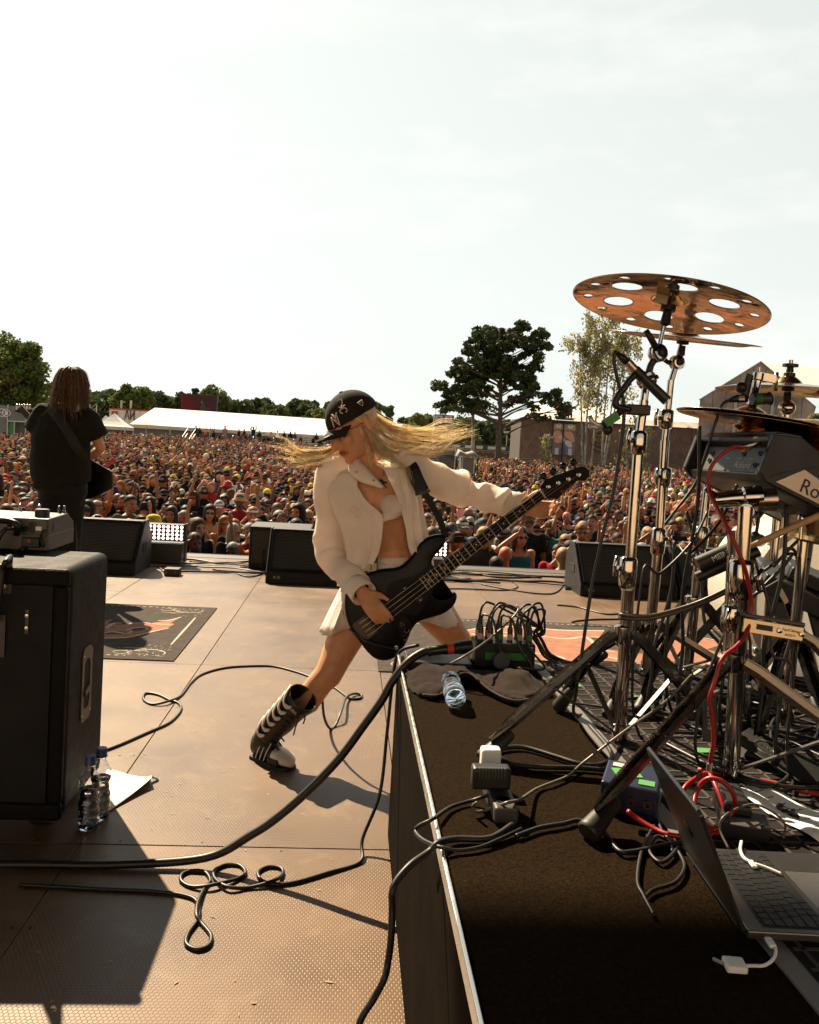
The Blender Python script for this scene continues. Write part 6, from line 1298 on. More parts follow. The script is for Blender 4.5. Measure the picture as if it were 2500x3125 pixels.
    Rm = Matrix((bx, by, BN)).transposed()
    for u, v in ((.20, .012), (.222, -.022), (.09, 0)):
        pk = MB().box(Q(u, v, .010), (.030, .056 if u > .1 else .09, .012), Rm).build('pickup', BLACK, t, bevel=.004)
        for k in range(4 if u > .1 else 8): MB().lathe([(.0028, 0), (.0028, .002), (0, .0024)], frame(Q(u, v + (-.02 + .0133 * k if u > .1 else -.035 + .01 * k), .016), BN), 8).build('pole_piece', fm, pk)
    for x, y in ((1226, 1905), (1240, 1922), (1236, 1945)): MB().lathe([(.010, 0), (.010, .010), (.008, .012), (0, .012)], frame(PB(x, y, .004), BN), 16).build('control_knob', CHROME, t, smooth=40)
    cp = [(1205, 1888), (1220, 1880), (1240, 1882), (1254, 1905), (1252, 1930), (1238, 1950), (1222, 1945), (1212, 1915)]; MB().add([PB(x, y, .0052) for x, y in cp], [tuple(range(8))]).build('control_plate', M('pickguard_black'), t)
    j = PB(1210, 1976, .004); MB().lathe([(.008, 0), (.008, .003), (.0055, .0035), (.0055, .001), (0, .001)], frame(j, BN), 14).build('output_jack', STEEL, t)
    cable('strap_lead', [PB(1205, 1977, .012), PB(1150, 1965, .016), PB(1105, 1948, .012), PB(1082, 1930, -.005), DP(1062, 1915, 3.30)], .005, 'instrument lead plugged into the lower bass body')
    for p in ((1362, 1642), (1054, 1872)): MB().lathe([(.004, 0), (.004, .006), (.008, .010), (0, .012)], frame(PB(*p, -.02), (PB(*p) - PB(1200, 1850)).normalized()), 12).build('strap_button', STEEL, t)
bass()
def bassist():
    HC = DP(1082, 1300, 3.20)
    fwd = Vector((-.74, -.47, -.48)).normalized(); upv = Vector((-.34, -.05, .93)); upv = (upv - fwd * upv.dot(fwd)).normalized(); yv = -fwd; xv = yv.cross(upv)
    HM = Matrix((xv, yv, upv)).transposed().to_4x4(); HM.translation = HC; HM = HM @ Matrix.Scale(1.0, 4)
    base = V(.10, 3.28, 0); mb = MB(); up = (1, .08, .10)
    tor = [(1200, 1800, 3.30, .155, .105), (1197, 1738, 3.30, .165, .11), (1190, 1668, 3.29, .122, .085), (1172, 1585, 3.27, .128, .088), (1148, 1512, 3.255, .142, .095), (1135, 1460, 3.245, .135, .07), (1122, 1425, 3.24, .06, .052)]
    mb.tube([DP(a, b, c) for a, b, c, _, _ in tor], [(d, e) for *_, d, e in tor], 18, up=up)
    ch = DP(1148, 1535, 3.185)
    for s in (-1, 1): mb.ball(DP(1148 + s * 52, 1545 - s * 6, 3.195), .056, 12, 9)
    mb.tube([DP(1122, 1440, 3.245), DP(1112, 1400, 3.23), HM @ V(0, .02, -.06)], [.055, .047, .047], 12)
    for s in (-1, 1): mb.tube([DP(1118, 1425, 3.24), DP(1135 + s * 100, 1462 - s * 16, 3.235)], [.012, .012], 6)   # collar bones
    add_head(mb, HM, 1.06, True)
    sR, eR, wR = DP(1010, 1466, 3.26), DP(1018, 1690, 3.27), DP(1106, 1808, 3.085); sL, eL, wL = DP(1262, 1432, 3.25), DP(1425, 1503, 3.33), DP(1590, 1546, 3.235)
    for s, e, w in ((sR, eR, wR), (sL, eL, wL)): mb.ball(s, .055); add_arm(mb, s, e, w, .92)
    hand(mb, wR, DP(1150, 1866, 3.045) - wR, V(.7, 0, .6), V(.12, 1, -.2), (.30, .38, .46, .52), 1.0)
    hand(mb, wL, DP(1660, 1556, 3.225) - wL, V(0, 0, 1), V(0, -1, .25), (.55, .6, .62, .66), 1.0)
    th = DP(1648, 1497, 3.20); mb.tube([DP(1605, 1530, 3.24), DP(1630, 1508, 3.215), th], [.015, .012, .009], 8)
    hR, kR, aR = DP(1128, 1790, 3.34), DP(1000, 2062, 3.22), lerp(FL(790, 2318), FL(884, 2348), .20) + V(0, 0, .11); hL, kL, aL = DP(1262, 1785, 3.33), DP(1412, 1975, 3.40), V(.86, 3.78, .10)
    mb.tube([hR, lerp(hR, kR, .45), lerp(hR, kR, .85), kR, lerp(kR, aR, .12), lerp(kR, aR, .38) + V(.01, .02, -.02), lerp(kR, aR, .7), aR], [.092, .080, .060, .056, .052, .054, .038, .028], 14)
    mb.tube([hL, lerp(hL, kL, .45), lerp(hL, kL, .9), kL, lerp(kL, aL, .35), aL], [.092, .080, .060, .054, .055, .034], 14)
    me = remesh(mb, 'person', .0058, 5)
    inv = HM.inverted(); paint(me, face_paint(inv, (.75, .33, .30), .5)); me.transform(Matrix.Translation(-base)); me.shade_smooth()
    o = mkobj('person', me, FSKIN); o.location = base; tag(o, 'woman bassist in black cap, open white shirt and skirt, lunging mid-stage', 'person')
    # --- bikini top, skirt
    mb = MB()
    for s in (-1, 1): mb.ball(DP(1148 + s * 52, 1549 - s * 6, 3.190), (.060, .060, .054), 14, 10)
    mb.tube([DP(1062, 1580, 3.22), DP(1110, 1590, 3.165), DP(1150, 1588, 3.150), DP(1200, 1574, 3.165), DP(1240, 1565, 3.22)], [(.012, .016)] * 5, 8)
    mkobj('bikini_top', remesh(mb, 'bikini_top', .008, 2), COTTON, o, smooth=180)
    rows = []; n = 64
    for f in np.linspace(0, 1, 9):
        R = []; c = lerp(DP(1196, 1698, 3.295), DP(1188, 1900, 3.27), f); wx, wy = lerp(.128, .272, f ** .85), lerp(.098, .245, f)
        tl = lerp(0, .030, f)
        for j in range(n):
            a = 2 * math.pi * j / n; pl = 1 + .060 * f * (abs(((j * 20 / n) % 1) - .5) * 2 - .5)
            p = c + V(math.cos(a) * wx * pl, math.sin(a) * wy * pl + .006, math.cos(a) * tl - .02 * f * math.cos(a * 2))
            p.y = max(p.y, lerp(3.185, 3.12, max(smooth01((-.0 - p.x) / .06), smooth01((p.x - .34) / .06)))); R.append(p)
        rows.append(R)
    MB().loft(rows, cap=False).build('skirt', COTTON, o, smooth=50, solid=.003)
    MB().loft([[c + V(math.cos(a) * .131, math.sin(a) * .101, math.cos(a) * .005) for a in np.linspace(0, 2 * math.pi, 33)[:-1]] for c in (DP(1196, 1726, 3.295), DP(1196, 1692, 3.295))], cap=False).build('waistband', COTTON, o, smooth=180, solid=.004)
    # --- shirt: open front sheet round the back, sleeves, cuffs, collar
    rows = []; n = 34
    prof = [(1122, 1416, 3.255, .075, .065, .25), (1127, 1432, 3.25, .165, .082, .30), (1132, 1475, 3.25, .182, .108, .36), (1148, 1530, 3.255, .178, .125, .43), (1165, 1600, 3.265, .176, .125, .44), (1175, 1670, 3.28, .178, .125, .50), (1180, 1730, 3.285, .186, .128, .58), (1178, 1775, 3.285, .190, .13, .64)]
    prof2 = []
    for i in range(len(prof) - 1):
        for k in range(3): prof2.append([lerp(a, b, k / 3) for a, b in zip(prof[i], prof[i + 1])])
    prof2.append(prof[-1])
    for q, (x, y, Yd, wx, wy, op) in enumerate(prof2):
        c = DP(x, y, Yd); R = []; f = q / (len(prof2) - 1)
        for j in range(n):
            u = j / (n - 1); a = lerp(-math.pi / 2 + op * 1.15, 1.5 * math.pi - op * .85, u)       # from front (her left) round the back to her right
            fold = 1 + (.02 + .08 * f) * ((1 - abs(math.sin(a * 4.5 + 1.5 * f + .6 * math.sin(5 * f)))) ** 1.5 - .4) + .03 * math.sin(a * 11 + 4 * f) * f
            ed = max(0, 1 - min(u, 1 - u) / .10)
            R.append(c + V(math.cos(a) * wx * fold, math.sin(a) * wy * fold - .018 * ed * f, math.cos(a) * .015 + .01 * math.sin(6 * u) * f))
        rows.append(R)
    sh = MB().loft(rows, cap=False, closed=False).build('shirt_body', LINEN, o, smooth=180, solid=.002, sub=1)
    tx = bpy.data.textures.new('linen_folds', 'CLOUDS'); tx.noise_scale = .06; tx.noise_depth = 2
    def sleeve(s, e, w, r0, r1, r2, seed, puff=.010):
        P = spline([s + (V(.06, 0, .012) if s.x < .1 else V(-.06, 0, .012)), s, lerp(s, e, .5), e, lerp(e, w, .55), w], 7); k = len(P); rs = []
        for i in range(k):
            f = i / (k - 1); r = r0 * .62 if i == 0 else r0 * lerp(.7, 1, min(1, i / 7)) if i < 7 else lerp(r0, r1, min(1, f / .55)) if f < .55 else lerp(r1, r2, (f - .55) / .45); r += puff * .5 * math.sin(f * 23 + seed) + puff * .4 * math.sin(f * 41 + seed * 2) * (1 if f > .3 else .4); rs.append(r)
        rg = lambda t: (1 - abs(math.sin(t))) ** 1.6
        P2 = spline(P[::3] + ([P[-1]] if (k - 1) % 3 else []), 8); n2 = len(P2); na = 30; t0 = (P2[1] - P2[0]).normalized(); x = basis(t0)[0]; rows = []
        for q in range(n2):
            f = q / (n2 - 1); t = (P2[min(q + 1, n2 - 1)] - P2[max(q - 1, 0)]).normalized(); x = (x - t * x.dot(t)).normalized(); y = t.cross(x); g = f * (k - 1); lo = int(min(k - 2, g)); base_r = lerp(rs[lo], rs[lo + 1], g - lo)
            wf = .35 + .9 * math.exp(-((f - .56) / .13) ** 2) + .7 * math.exp(-((f - .9) / .10) ** 2) + .4 * math.exp(-((f - .12) / .1) ** 2); row = []
            for a_ in range(na):
                a = 2 * math.pi * a_ / na; dr = puff * 1.25 * wf * (rg(f * 21 + 1.5 * math.sin(a + seed) + seed) - .35) + puff * .8 * (rg(f * 9 + 1.1 * a + seed * 2 + 1.7 * math.sin(f * 8)) - .35)
                if f > .96 or f < .03: dr *= .2
                row.append(P2[q] + (x * math.cos(a) + y * math.sin(a)) * (base_r + dr))
            rows.append(row)
        MB().loft(rows, cap=False).build('sleeve', LINEN, o, smooth=180)
        d = (w - e).normalized(); cf = MB().tube([w - d * .055, w - d * .03, w + d * .012], [r2 + .004, r2 + .006, r2 + .008], 18, cap=False).build('cuff', LINEN, o, smooth=60, solid=.003)
    sleeve(DP(1020, 1452, 3.26), eR + V(-.01, .0, .0), wR, .086, .066, .042, 1., .008); sleeve(DP(1240, 1428, 3.255), eL, wL + V(-.005, 0, 0), .084, .066, .046, 2.4, .010)
    co = MB(); A = spline([DP(1092, 1396, 3.21), DP(1106, 1412, 3.165), DP(1130, 1438, 3.138), DP(1172, 1486, 3.122)], 5); B = spline([DP(1066, 1406, 3.20), DP(1066, 1440, 3.150), DP(1098, 1470, 3.126), DP(1166, 1490, 3.119)], 5)
    co.loft([[lerp(a, b, f) + V(0, -.010 * math.sin(math.pi * f), 0) for a, b in zip(A, B)] for f in (0, .25, .5, .75, 1)], cap=False, closed=False); co.build('collar', LINEN, o, smooth=180, solid=.004)
    co = MB(); A = [DP(1120, 1412, 3.29), DP(1200, 1405, 3.25), DP(1222, 1440, 3.19), DP(1235, 1500, 3.165), DP(1250, 1560, 3.16)]; co.loft([spline(A, 4), [p + V(.03, -.006, -.004) for p in spline(A, 4)]], cap=False, closed=False); co.build('collar', LINEN, o, smooth=180, solid=.003)
    for x, y, d in ((1088, 1440, 3.132), (1140, 1466, 3.112)): MB().lathe([(.0045, 0), (.0045, .002), (0, .003)], frame(DP(x, y, d), (0, -1, 0)), 10).build('snap_button', M('brass', (.30, .20, .09), .4, .8), o)
    # front panels of the shirt hanging open
    for nm, L0, L1 in (('shirt_front', [(1080, 1440, 3.17), (1090, 1480, 3.15), (1120, 1530, 3.135), (1165, 1570, 3.13), (1168, 1620, 3.13), (1158, 1680, 3.14), (1135, 1730, 3.15), (1115, 1768, 3.155)], [(1010, 1440, 3.22), (1000, 1500, 3.18), (1015, 1560, 3.17), (1035, 1600, 3.165), (1050, 1650, 3.165), (1058, 1700, 3.17), (1060, 1740, 3.175), (1065, 1790, 3.18)]),
                       ('shirt_front', [(1212, 1425, 3.19), (1228, 1480, 3.165), (1242, 1540, 3.155), (1240, 1600, 3.15), (1243, 1650, 3.155), (1252, 1685, 3.16), (1262, 1700, 3.16)], [(1268, 1430, 3.20), (1280, 1490, 3.185), (1292, 1550, 3.18), (1300, 1600, 3.18), (1306, 1650, 3.185), (1308, 1680, 3.19), (1306, 1700, 3.19)])):
        a, b = spline([DP(*p) for p in L0], 4), spline([DP(*p) for p in L1], 4); m = 26
        MB().loft([[lerp(p, q, j / m) + V(0, -.010 * math.sin(math.pi * j / m) - .020 * ((1 - abs(math.sin(j * .27 + i * .035 + .6 * math.sin(i * .19) + .4))) ** 1.6 - .3) * (.15 + .85 * i / len(a)) * max(0, math.sin(math.pi * j / m)) ** .5, 0) for i, (p, q) in enumerate(zip(a, b))] for j in range(m + 1)], cap=False, closed=False).build(nm, LINEN, o, smooth=180, solid=.002)
    # --- wireless pack
    c = DP(1128, 1715, 3.165); pk = tag(MB().box(c, (.062, .026, .085)).build('wireless_pack', BLACK, None, bevel=.004), 'black wireless pack marked 3 at the waistband', 'transmitter'); lb = MB().box(c + V(.006, -.0145, -.018), (.044, .002, .032)).build('number_label', M('pale_label'), pk); text('number', '3', .03, frame(c + V(.006, -.0165, -.018), (0, -1, 0), (1, 0, 0)), BLACK, lb, .0004)
    # --- strap, necklace
    st = [PB(1362, 1642, -.012), DP(1345, 1592, 3.155), DP(1318, 1540, 3.15), DP(1292, 1497, 3.145)]; MB().tube(spline(st, 5), [(.013, .002)] * 16, 6, up=(1, 0, 1)).build('strap', M('black_strap'), o)
    st = [DP(1290, 1500, 3.14), DP(1272, 1462, 3.15), DP(1255, 1425, 3.175), DP(1232, 1402, 3.26), DP(1200, 1440, 3.36)]; MB().tube(spline(st, 5), [(.027, .0025)] * 21, 6, up=(1, 0, .6)).build('wide_strap', M('black_strap'), o); MB().box(DP(1290, 1503, 3.142), (.058, .008, .012), Matrix.Rotation(-.3, 3, 'Y')).build('buckle', BLACK, o)
    MB().tube(spline([DP(1098, 1420, 3.195), DP(1120, 1460, 3.165), DP(1162, 1460, 3.160), DP(1172, 1415, 3.19)], 5), .0018, 5).build('necklace', STEEL, o); q = DP(1163, 1463, 3.152); MB().tube([q, q + V(.012, 0, -.018)], .005, 6).tube([q + V(-.014, 0, -.004), q + V(.024, 0, -.012)], .004, 6).tube([q + V(.012, 0, -.018), q + V(.024, 0, -.032)], .003, 5).build('pendant', DARKMETAL, o)
    # --- cap
    side0 = 1 if (HM.to_3x3() @ Vector((1, 0, 0))).y < 0 else -1; cp = thing('baseball_cap', HC, 'black baseball cap with cream embroidery', None); adopt(cp, o); fr = lambda a: math.cos(a)
    mbc = MB(); mbc.T = HM; shell(mbc, (0, .010, .030), (.093, .112, .108), lambda a: 1.50 + .06 * max(0, fr(a)), 28, 12); mbc.build('crown', CAPM, cp, smooth=180, solid=.003)
    mbc = MB(); mbc.T = HM; rows = []
    for v in np.linspace(0, 1, 6):
        row = []
        for u in np.linspace(-1, 1, 13): az = u * .98; row.append(Vector((.0925 * math.sin(az) * (1 - .16 * v ** 2), .010 - .112 * math.cos(az) - v * .075 * math.cos(az * 1.05), .024 - .004 * u * u - v * (.010 + .020 * u * u))))
        rows.append(row)
    mbc.loft(rows, cap=False, closed=False); mbc.build('brim', CAPM, cp, smooth=180, solid=.005)
    MB().lathe([(.009, 0), (.008, .005), (0, .007)], HM @ Matrix.Translation((0, .010, .137)), 12).build('button', CAPM, cp)
    mbc = MB(); mbc.T = HM; mbc.lathe([(0, .0006), (.016, 0)], Matrix.Translation((side0 * .03, -.140, .020)), 14, cap=False); mbc.build('brim_sticker', M('sticker', (.6, .6, .62), .15, .8), cp)
    def on_cap(az, el, off=.0035):      # point and frame on the crown; az from the front towards her left side, el up
        th = math.pi / 2 - el; c = Vector((0, .010, .032)); p = c + Vector((.093 * math.sin(th) * math.sin(az), -.112 * math.sin(th) * math.cos(az), .108 * math.cos(th)))
        nr = Vector(((p.x) / .091 ** 2, (p.y - .010) / .110 ** 2, (p.z - .032) / .108 ** 2)).normalized(); x = Vector((math.cos(az), math.sin(az), 0)); x = (x - nr * x.dot(nr)).normalized()
        return HM @ frame(p + nr * off, nr, x)
    # the camera sees her left... choose the side facing the camera
    side = 1 if (HM.to_3x3() @ Vector((1, 0, 0))).y < 0 else -1
    for s_, dx, dy in (('N', -.002, -.004), ('Y', .002, .006)): F = on_cap(side * .50, .24); text('monogram_letter', s_, .060, F @ Matrix.Translation((dx, dy, 0)), CREAM, cp, .0016, sx=.8)
    F = on_cap(side * .92, .56); sc_m = MB()
    for P in ([(0, .002), (.002, .014), (.008, .024), (.006, .034), (-.002, .038), (-.008, .033)], [(0, .0), (-.010, -.004), (-.014, -.014), (-.007, -.022)], [(0, .0), (.010, -.006), (.013, -.016), (.006, -.023)], [(-.006, .004), (-.013, .008)], [(.006, .004), (.013, .006)]): sc_m.tube(spline([F @ V(a * side, b, .001) for a, b in P], 4), .0024, 5)
    sc_m.ball(F @ V(0, .002, .001), (.006, .006, .008), 8, 6); sc_m.build('scorpion_patch', CREAM, cp)
    F = on_cap(side * 1.65, .40); fm = MB(); Pf = [(-.013, .008), (.013, .010), (.010, .001), (.0, -.012), (-.013, .008)]
    fm.tube([F @ V(a * side, b, .001) for a, b in Pf], .0016, 5).tube([F @ V(-.006 * side, .003, .001), F @ V(.006 * side, .004, .001)], .0016, 5).build('flag_emblem', CREAM, cp)
    # --- glasses
    mg = MB(); mg.T = HM
    for s in (-1, 1): mg.lathe([(.022, 0), (.025, .002), (.022, .004), (.022, 0)], frame((s * .033, -.096, .0), (0, -1, 0)) @ Matrix.Diagonal((1.1, .8, 1, 1)), 16, cap=False); mg.tube([(s * .06, -.085, .006), (s * .082, .0, .004)], .0028, 6)
    mg.tube([(-.012, -.102, .002), (.012, -.102, .002)], .002, 5); mg.build('glasses', M('jewelled_frame', (.55, .45, .40), .15, .9, var=.5, vs=220), o)
    # --- hair
    D = lambda L: [DP(*p) for p in L]; T_ = HM @ V(side * .03, .075, .02)
    R = [[(1100, 1215, 3.24), (1128, 1248, 3.28), (1190, 1290, 3.32), (1290, 1312, 3.30), (1360, 1306, 3.28), (1430, 1284, 3.26)], [(1105, 1235, 3.22), (1135, 1268, 3.28), (1200, 1318, 3.30), (1300, 1332, 3.28), (1375, 1322, 3.26), (1444, 1306, 3.24)], [(1105, 1250, 3.18), (1136, 1290, 3.22), (1200, 1345, 3.26), (1300, 1358, 3.26), (1380, 1345, 3.24), (1446, 1330, 3.22)],
         [(1100, 1258, 3.14), (1130, 1308, 3.18), (1185, 1372, 3.22), (1280, 1386, 3.24), (1350, 1366, 3.23), (1425, 1338, 3.22)], [(1096, 1262, 3.12), (1120, 1318, 3.15), (1160, 1390, 3.18), (1230, 1408, 3.20), (1300, 1392, 3.21), (1385, 1352, 3.22)]]
    strands('hair', [D(g) for g in R], BLOND, o, 56, 10, .013, .0014, .0026, cut=(.45, 1.1), wave=.024); strands('flyaway_hair', [D(g) for g in R], BLOND, o, 46, 2, .022, .0009, .004, cut=(.5, 1.1), wave=.03)
    R2 = [[(1088, 1262, 3.13), (1100, 1320, 3.14), (1112, 1370, 3.16), (1125, 1415, 3.16), (1150, 1450, 3.15)], [(1110, 1262, 3.2), (1135, 1330, 3.2), (1170, 1390, 3.19), (1225, 1430, 3.17), (1262, 1480, 3.15)], [(1115, 1262, 3.24), (1150, 1330, 3.24), (1200, 1390, 3.21), (1250, 1420, 3.18), (1240, 1465, 3.15)]]
    strands('falling_hair', [D(g) for g in R2], BLOND, o, 26, 9, .010, .0013, .003, wave=.012)
    Lg = [[(1066, 1325, 3.29), (1040, 1352, 3.28), (985, 1374, 3.25), (925, 1378, 3.22), (865, 1340, 3.20), (790, 1328, 3.18)], [(1068, 1332, 3.28), (1038, 1364, 3.28), (975, 1388, 3.25), (905, 1382, 3.22), (850, 1368, 3.20), (776, 1360, 3.18)], [(1072, 1345, 3.28), (1040, 1378, 3.28), (980, 1402, 3.25), (920, 1408, 3.22), (865, 1402, 3.20), (800, 1394, 3.18)], [(1076, 1356, 3.28), (1048, 1392, 3.26), (1000, 1415, 3.22), (950, 1422, 3.20), (905, 1428, 3.18), (860, 1432, 3.17)], [(1078, 1362, 3.27), (1056, 1402, 3.24), (1018, 1424, 3.20), (985, 1438, 3.18), (962, 1446, 3.17), (940, 1454, 3.16)]]
    Lg = [D(g) for g in Lg]
    for q in range(4): strands('flying_hair', [Lg[q], [lerp(a, b, .45) for a, b in zip(Lg[q], Lg[q + 1])]], BLOND, o, 11 if q < 3 else 7, 10, .006, .0014, .0024, cut=(.6, 1.1), wave=.012)
    strands('flyaway_hair', Lg, BLOND, o, 34, 2, .018, .0009, .004, cut=(.5, 1.1), wave=.03)
    sk = MB(); sk.T = HM; shell(sk, (0, .012, .03), (.080, .100, .094), lambda a: 1.95 - 1.0 * max(0, fr(a)), 20, 8); sk.build('scalp_hair', BLOND, o, smooth=180)
    # --- boot on the forward leg
    bt = thing('boot', V(aR.x, aR.y, 0), 'tall black and white lace-up boot', None); adopt(bt, o); top = DP(925, 2128, 3.13); toe = FL(888, 2352); heel = FL(786, 2312); ax = (aR - top).normalized()
    f1 = (toe - heel).normalized(); sidev = V(-f1.y, f1.x, 0); ank = lerp(heel, toe, .22) + V(0, 0, .10)
    P = spline([top, lerp(top, ank, .5), lerp(top, ank, .85), ank], 5); k = len(P); MB().tube(P, [lerp(.060, .046, i / (k - 1)) + .002 * math.sin(i * 1.3) for i in range(k)], 18, cap=False).build('shaft', BOOTB, bt, smooth=180, solid=.003)
    secs = []; L_ = (toe - heel).length
    for f, w, h, z0 in ((-.10, .022, .05, .016), (-.06, .032, .09, .012), (.08, .036, .125, .012), (.25, .036, .115, .012), (.45, .038, .078, .012), (.65, .043, .056, .012), (.85, .040, .044, .012), (.97, .026, .034, .014), (1.02, .012, .024, .016)):
        c = heel + f1 * (f * L_) + V(0, 0, z0); secs.append([c + sidev * (w * math.cos(a)) + V(0, 0, max(0, h * (.5 + .5 * math.sin(a)) if True else 0)) for a in np.linspace(0, 2 * math.pi, 17)[:-1]])
    MB().loft(secs).build('foot', BOOTB, bt, smooth=180)
    so = []
    for f, w in ((-.12, .02), (-.06, .034), (.1, .038), (.4, .038), (.65, .046), (.88, .042), (1.0, .028), (1.04, .012)): so.append(heel + f1 * (f * L_) + sidev * w); so.insert(0, heel + f1 * (f * L_) - sidev * w)
    MB().loft([[p + V(0, 0, z) for p in so] for z in (.001, .014)]).build('sole', RUBBER, bt)
    view = (Vector((0, 0, CAMH)) - lerp(top, ank, .5)).normalized(); view = (view - ax * view.dot(ax)).normalized(); out = ax.cross(view).normalized(); out = out if out.x < 0 else -out
    for i in range(6):
        f = .10 + .15 * i; c = lerp(top, ank, f); r = lerp(.060, .046, f * .75) + .0065
        pt = lambda a, s: c + (out * math.cos(a) + view * math.sin(a)) * r + ax * s
        wd_ = [.004, .008, .011, .012, .012, .011, .009, .009, .009, .010, .011, .011, .011, .010, .008, .005, .002]
        MB().tube(spline([pt(.0, -.022), pt(.45, -.012), pt(.85, .012), pt(1.25, .014), pt(1.5, -.008)], 4), [(.0045, q) for q in wd_], 8, up=out).build('white_flame', BOOTW, bt, smooth=180)
    vs_ = sidev if sidev.dot(view) > 0 else -sidev
    for i in range(3):
        c = heel + f1 * (L_ * (.16 + .12 * i)); MB().tube(spline([c + vs_ * .039 + V(0, 0, .02), c + vs_ * .037 + V(0, 0, .055) + f1 * .012, c + vs_ * .022 + V(0, 0, .088) + f1 * .02], 4), .0062, 6, sy=.4).build('stripe', BOOTW, bt)
    ts = []
    for f, w, h in ((.60, .044, .060), (.75, .0445, .053), (.88, .041, .046), (.98, .028, .036), (1.03, .013, .027)):
        c = heel + f1 * (f * L_) + V(0, 0, .0135); ts.append([c + sidev * (w * math.cos(a)) + V(0, 0, h * (.5 + .5 * math.sin(a))) for a in np.linspace(0, 2 * math.pi, 17)[:-1]])
    MB().loft(ts).build('toe_cap', BOOTW, bt, smooth=180)
    for i in range(4): c = heel + f1 * (L_ * (.60 + .07 * i)) + vs_ * .0445; MB().ball(c + V(0, 0, .03), (.009, .009, .014), 8, 6).build('toe_cutout', BOOTB, bt)
    for i in range(9):
        f = i / 8; c = lerp(lerp(top, ank, .2), heel + f1 * (L_ * .50) + V(0, 0, .085), f) if f > .7 else lerp(top, ank, .25 + .85 * f); dd = (f1 * .6 + view * .8).normalized(); r = lerp(.066, .05, f) + .003; c = c + dd * r * (1 if f < .75 else .55)
        MB().tube([c - out * .022, c + V(0, 0, .004), c + out * .022], .0032, 5).build('lace', RUBBER, bt)
    p = DP(915, 2185, 3.08); MB().tube(spline([p, p + V(.012, 0, .012), p + V(.02, 0, -.01), p + V(.014, 0, -.03)], 5), .003, 5).tube(spline([p, p + V(-.01, 0, -.03), p + V(-.02, 0, -.075)], 5), .003, 5).build('lace_bow', RUBBER, bt)
    tg = lerp(top, ank, .1) + view * .068; text('tongue_script', 'adidas', .022, frame(tg, view, V(1, 0, -.6)), CREAM, bt, .0004)
    # rear shoe, hidden behind the riser
    MB().ball(V(.90, 3.72, .05), (.045, .13, .05), 12, 8).build('boot', BOOTB, o, smooth=180)
bassist()
# ---------------- drum rug and stands on the riser ----------------
B0 = RZ
DRUG = M('drum_rug', (.016, .013, .012), .95, var=.4, vs=30, bump=.9, bs=300, spec=.15); STRIP = M('cover_strip', (.13, .12, .105), .5, var=.15)
def drum_rug():
    t = thing('drum_rug', (2.0, 1.7, B0), 'black woven rug under the drum hardware', 'rug'); MB().bb(.645, 3.6, .55, 2.60, B0 - .001, B0 + .004).build('pile', DRUG, t)
    MB().bb(.612, .645, .40, 2.615, B0 - .001, B0 + .003).build('edge_strip', STRIP, t)
    wv = MB()
    for i in range(60): x = .66 + i * .045; wv.bb(x, x + .006, .55, 2.59, B0 + .003, B0 + .0055)
    for i in range(46): y = .57 + i * .045; wv.bb(.65, 3.3, y, y + .006, B0 + .003, B0 + .0055)
    o = wv.build('weave', M('weave_thread', (.05, .04, .036), .95, var=.3, vs=30), t); o['kind'] = 'stuff'
drum_rug()
TAPEG = M('green_tape'); FOOTR = M('foot_rubber', (.020, .018, .015), .55, var=.2); BRONZE = M('cymbal_bronze', (.46, .28, .13), .12, 1., var=.22, vs=14, rvar=.08); BRONZE2 = M('cymbal_bronze_old', (.52, .34, .16), .2, 1., var=.25, vs=18, rvar=.08)
LEGM = M('leg_chrome', (.15, .14, .125), .26, 1., var=.15, vs=25)
def tripod(t, col, low, feet, w=.024, gap=.016, brace=.55, fr=.015):
    """double-braced tripod: collar, lower collar, feet on the deck"""
    col = Vector(col); low = Vector(low)
    for c, r in ((col, .021), (low, .018)): MB().lathe([(r * .7, -.022), (r, -.018), (r * 1.05, 0), (r, .018), (r * .7, .022)], Matrix.Translation(c), 16).build('collar', CHROME, t, smooth=50)
    for f in feet:
        f = Vector(f); d = (f - col); h = V(d.x, d.y, 0).normalized(); s = V(-h.y, h.x, 0); a = col + h * .024; kn = col + h * .05 + V(0, 0, -.012); e = f + V(0, 0, .05) - h * .012
        leg = MB()
        for k in (-1, 1): leg.tube([a + s * k * gap * .5, kn + s * k * gap * .5, lerp(kn, e, .82) + s * k * gap * .5, e + s * k * gap * .2], [(.0018, w / 2)] * 3 + [(.0018, w * .3)], 4, up=s)
        leg.tube([a, kn, lerp(kn, e, .82), e], [(gap * .5, .0015)] * 3 + [(gap * .25, .0015)], 4, up=s)
        lg = leg.build('leg', LEGM, t); mid = lerp(kn, e, brace); b0 = low + h * .018
        MB().bar(b0, mid, .013, .004, s).build('brace', M('brace_metal', (.07, .066, .06), .45, .9, var=.2), t); MB().cyl(mid - s * .014, mid + s * .014, .005, 8).build('rivet', CHROME, lg)
        dd = (e - kn).normalized(); MB().lathe([(.009, -.05), (.012, -.045), (fr, .0), (fr * 1.12, .03), (fr * 1.16, .036), (fr * 1.0, .040), (0, .041)], frame(f + V(0, 0, fr * .9) - dd * .030, dd), 14).build('rubber_foot', FOOTR, lg, smooth=50)
def pole(t, a, b, r, nm='tube'): return MB().cyl(a, b, r, 20).build(nm, CHROME, t, smooth=40)
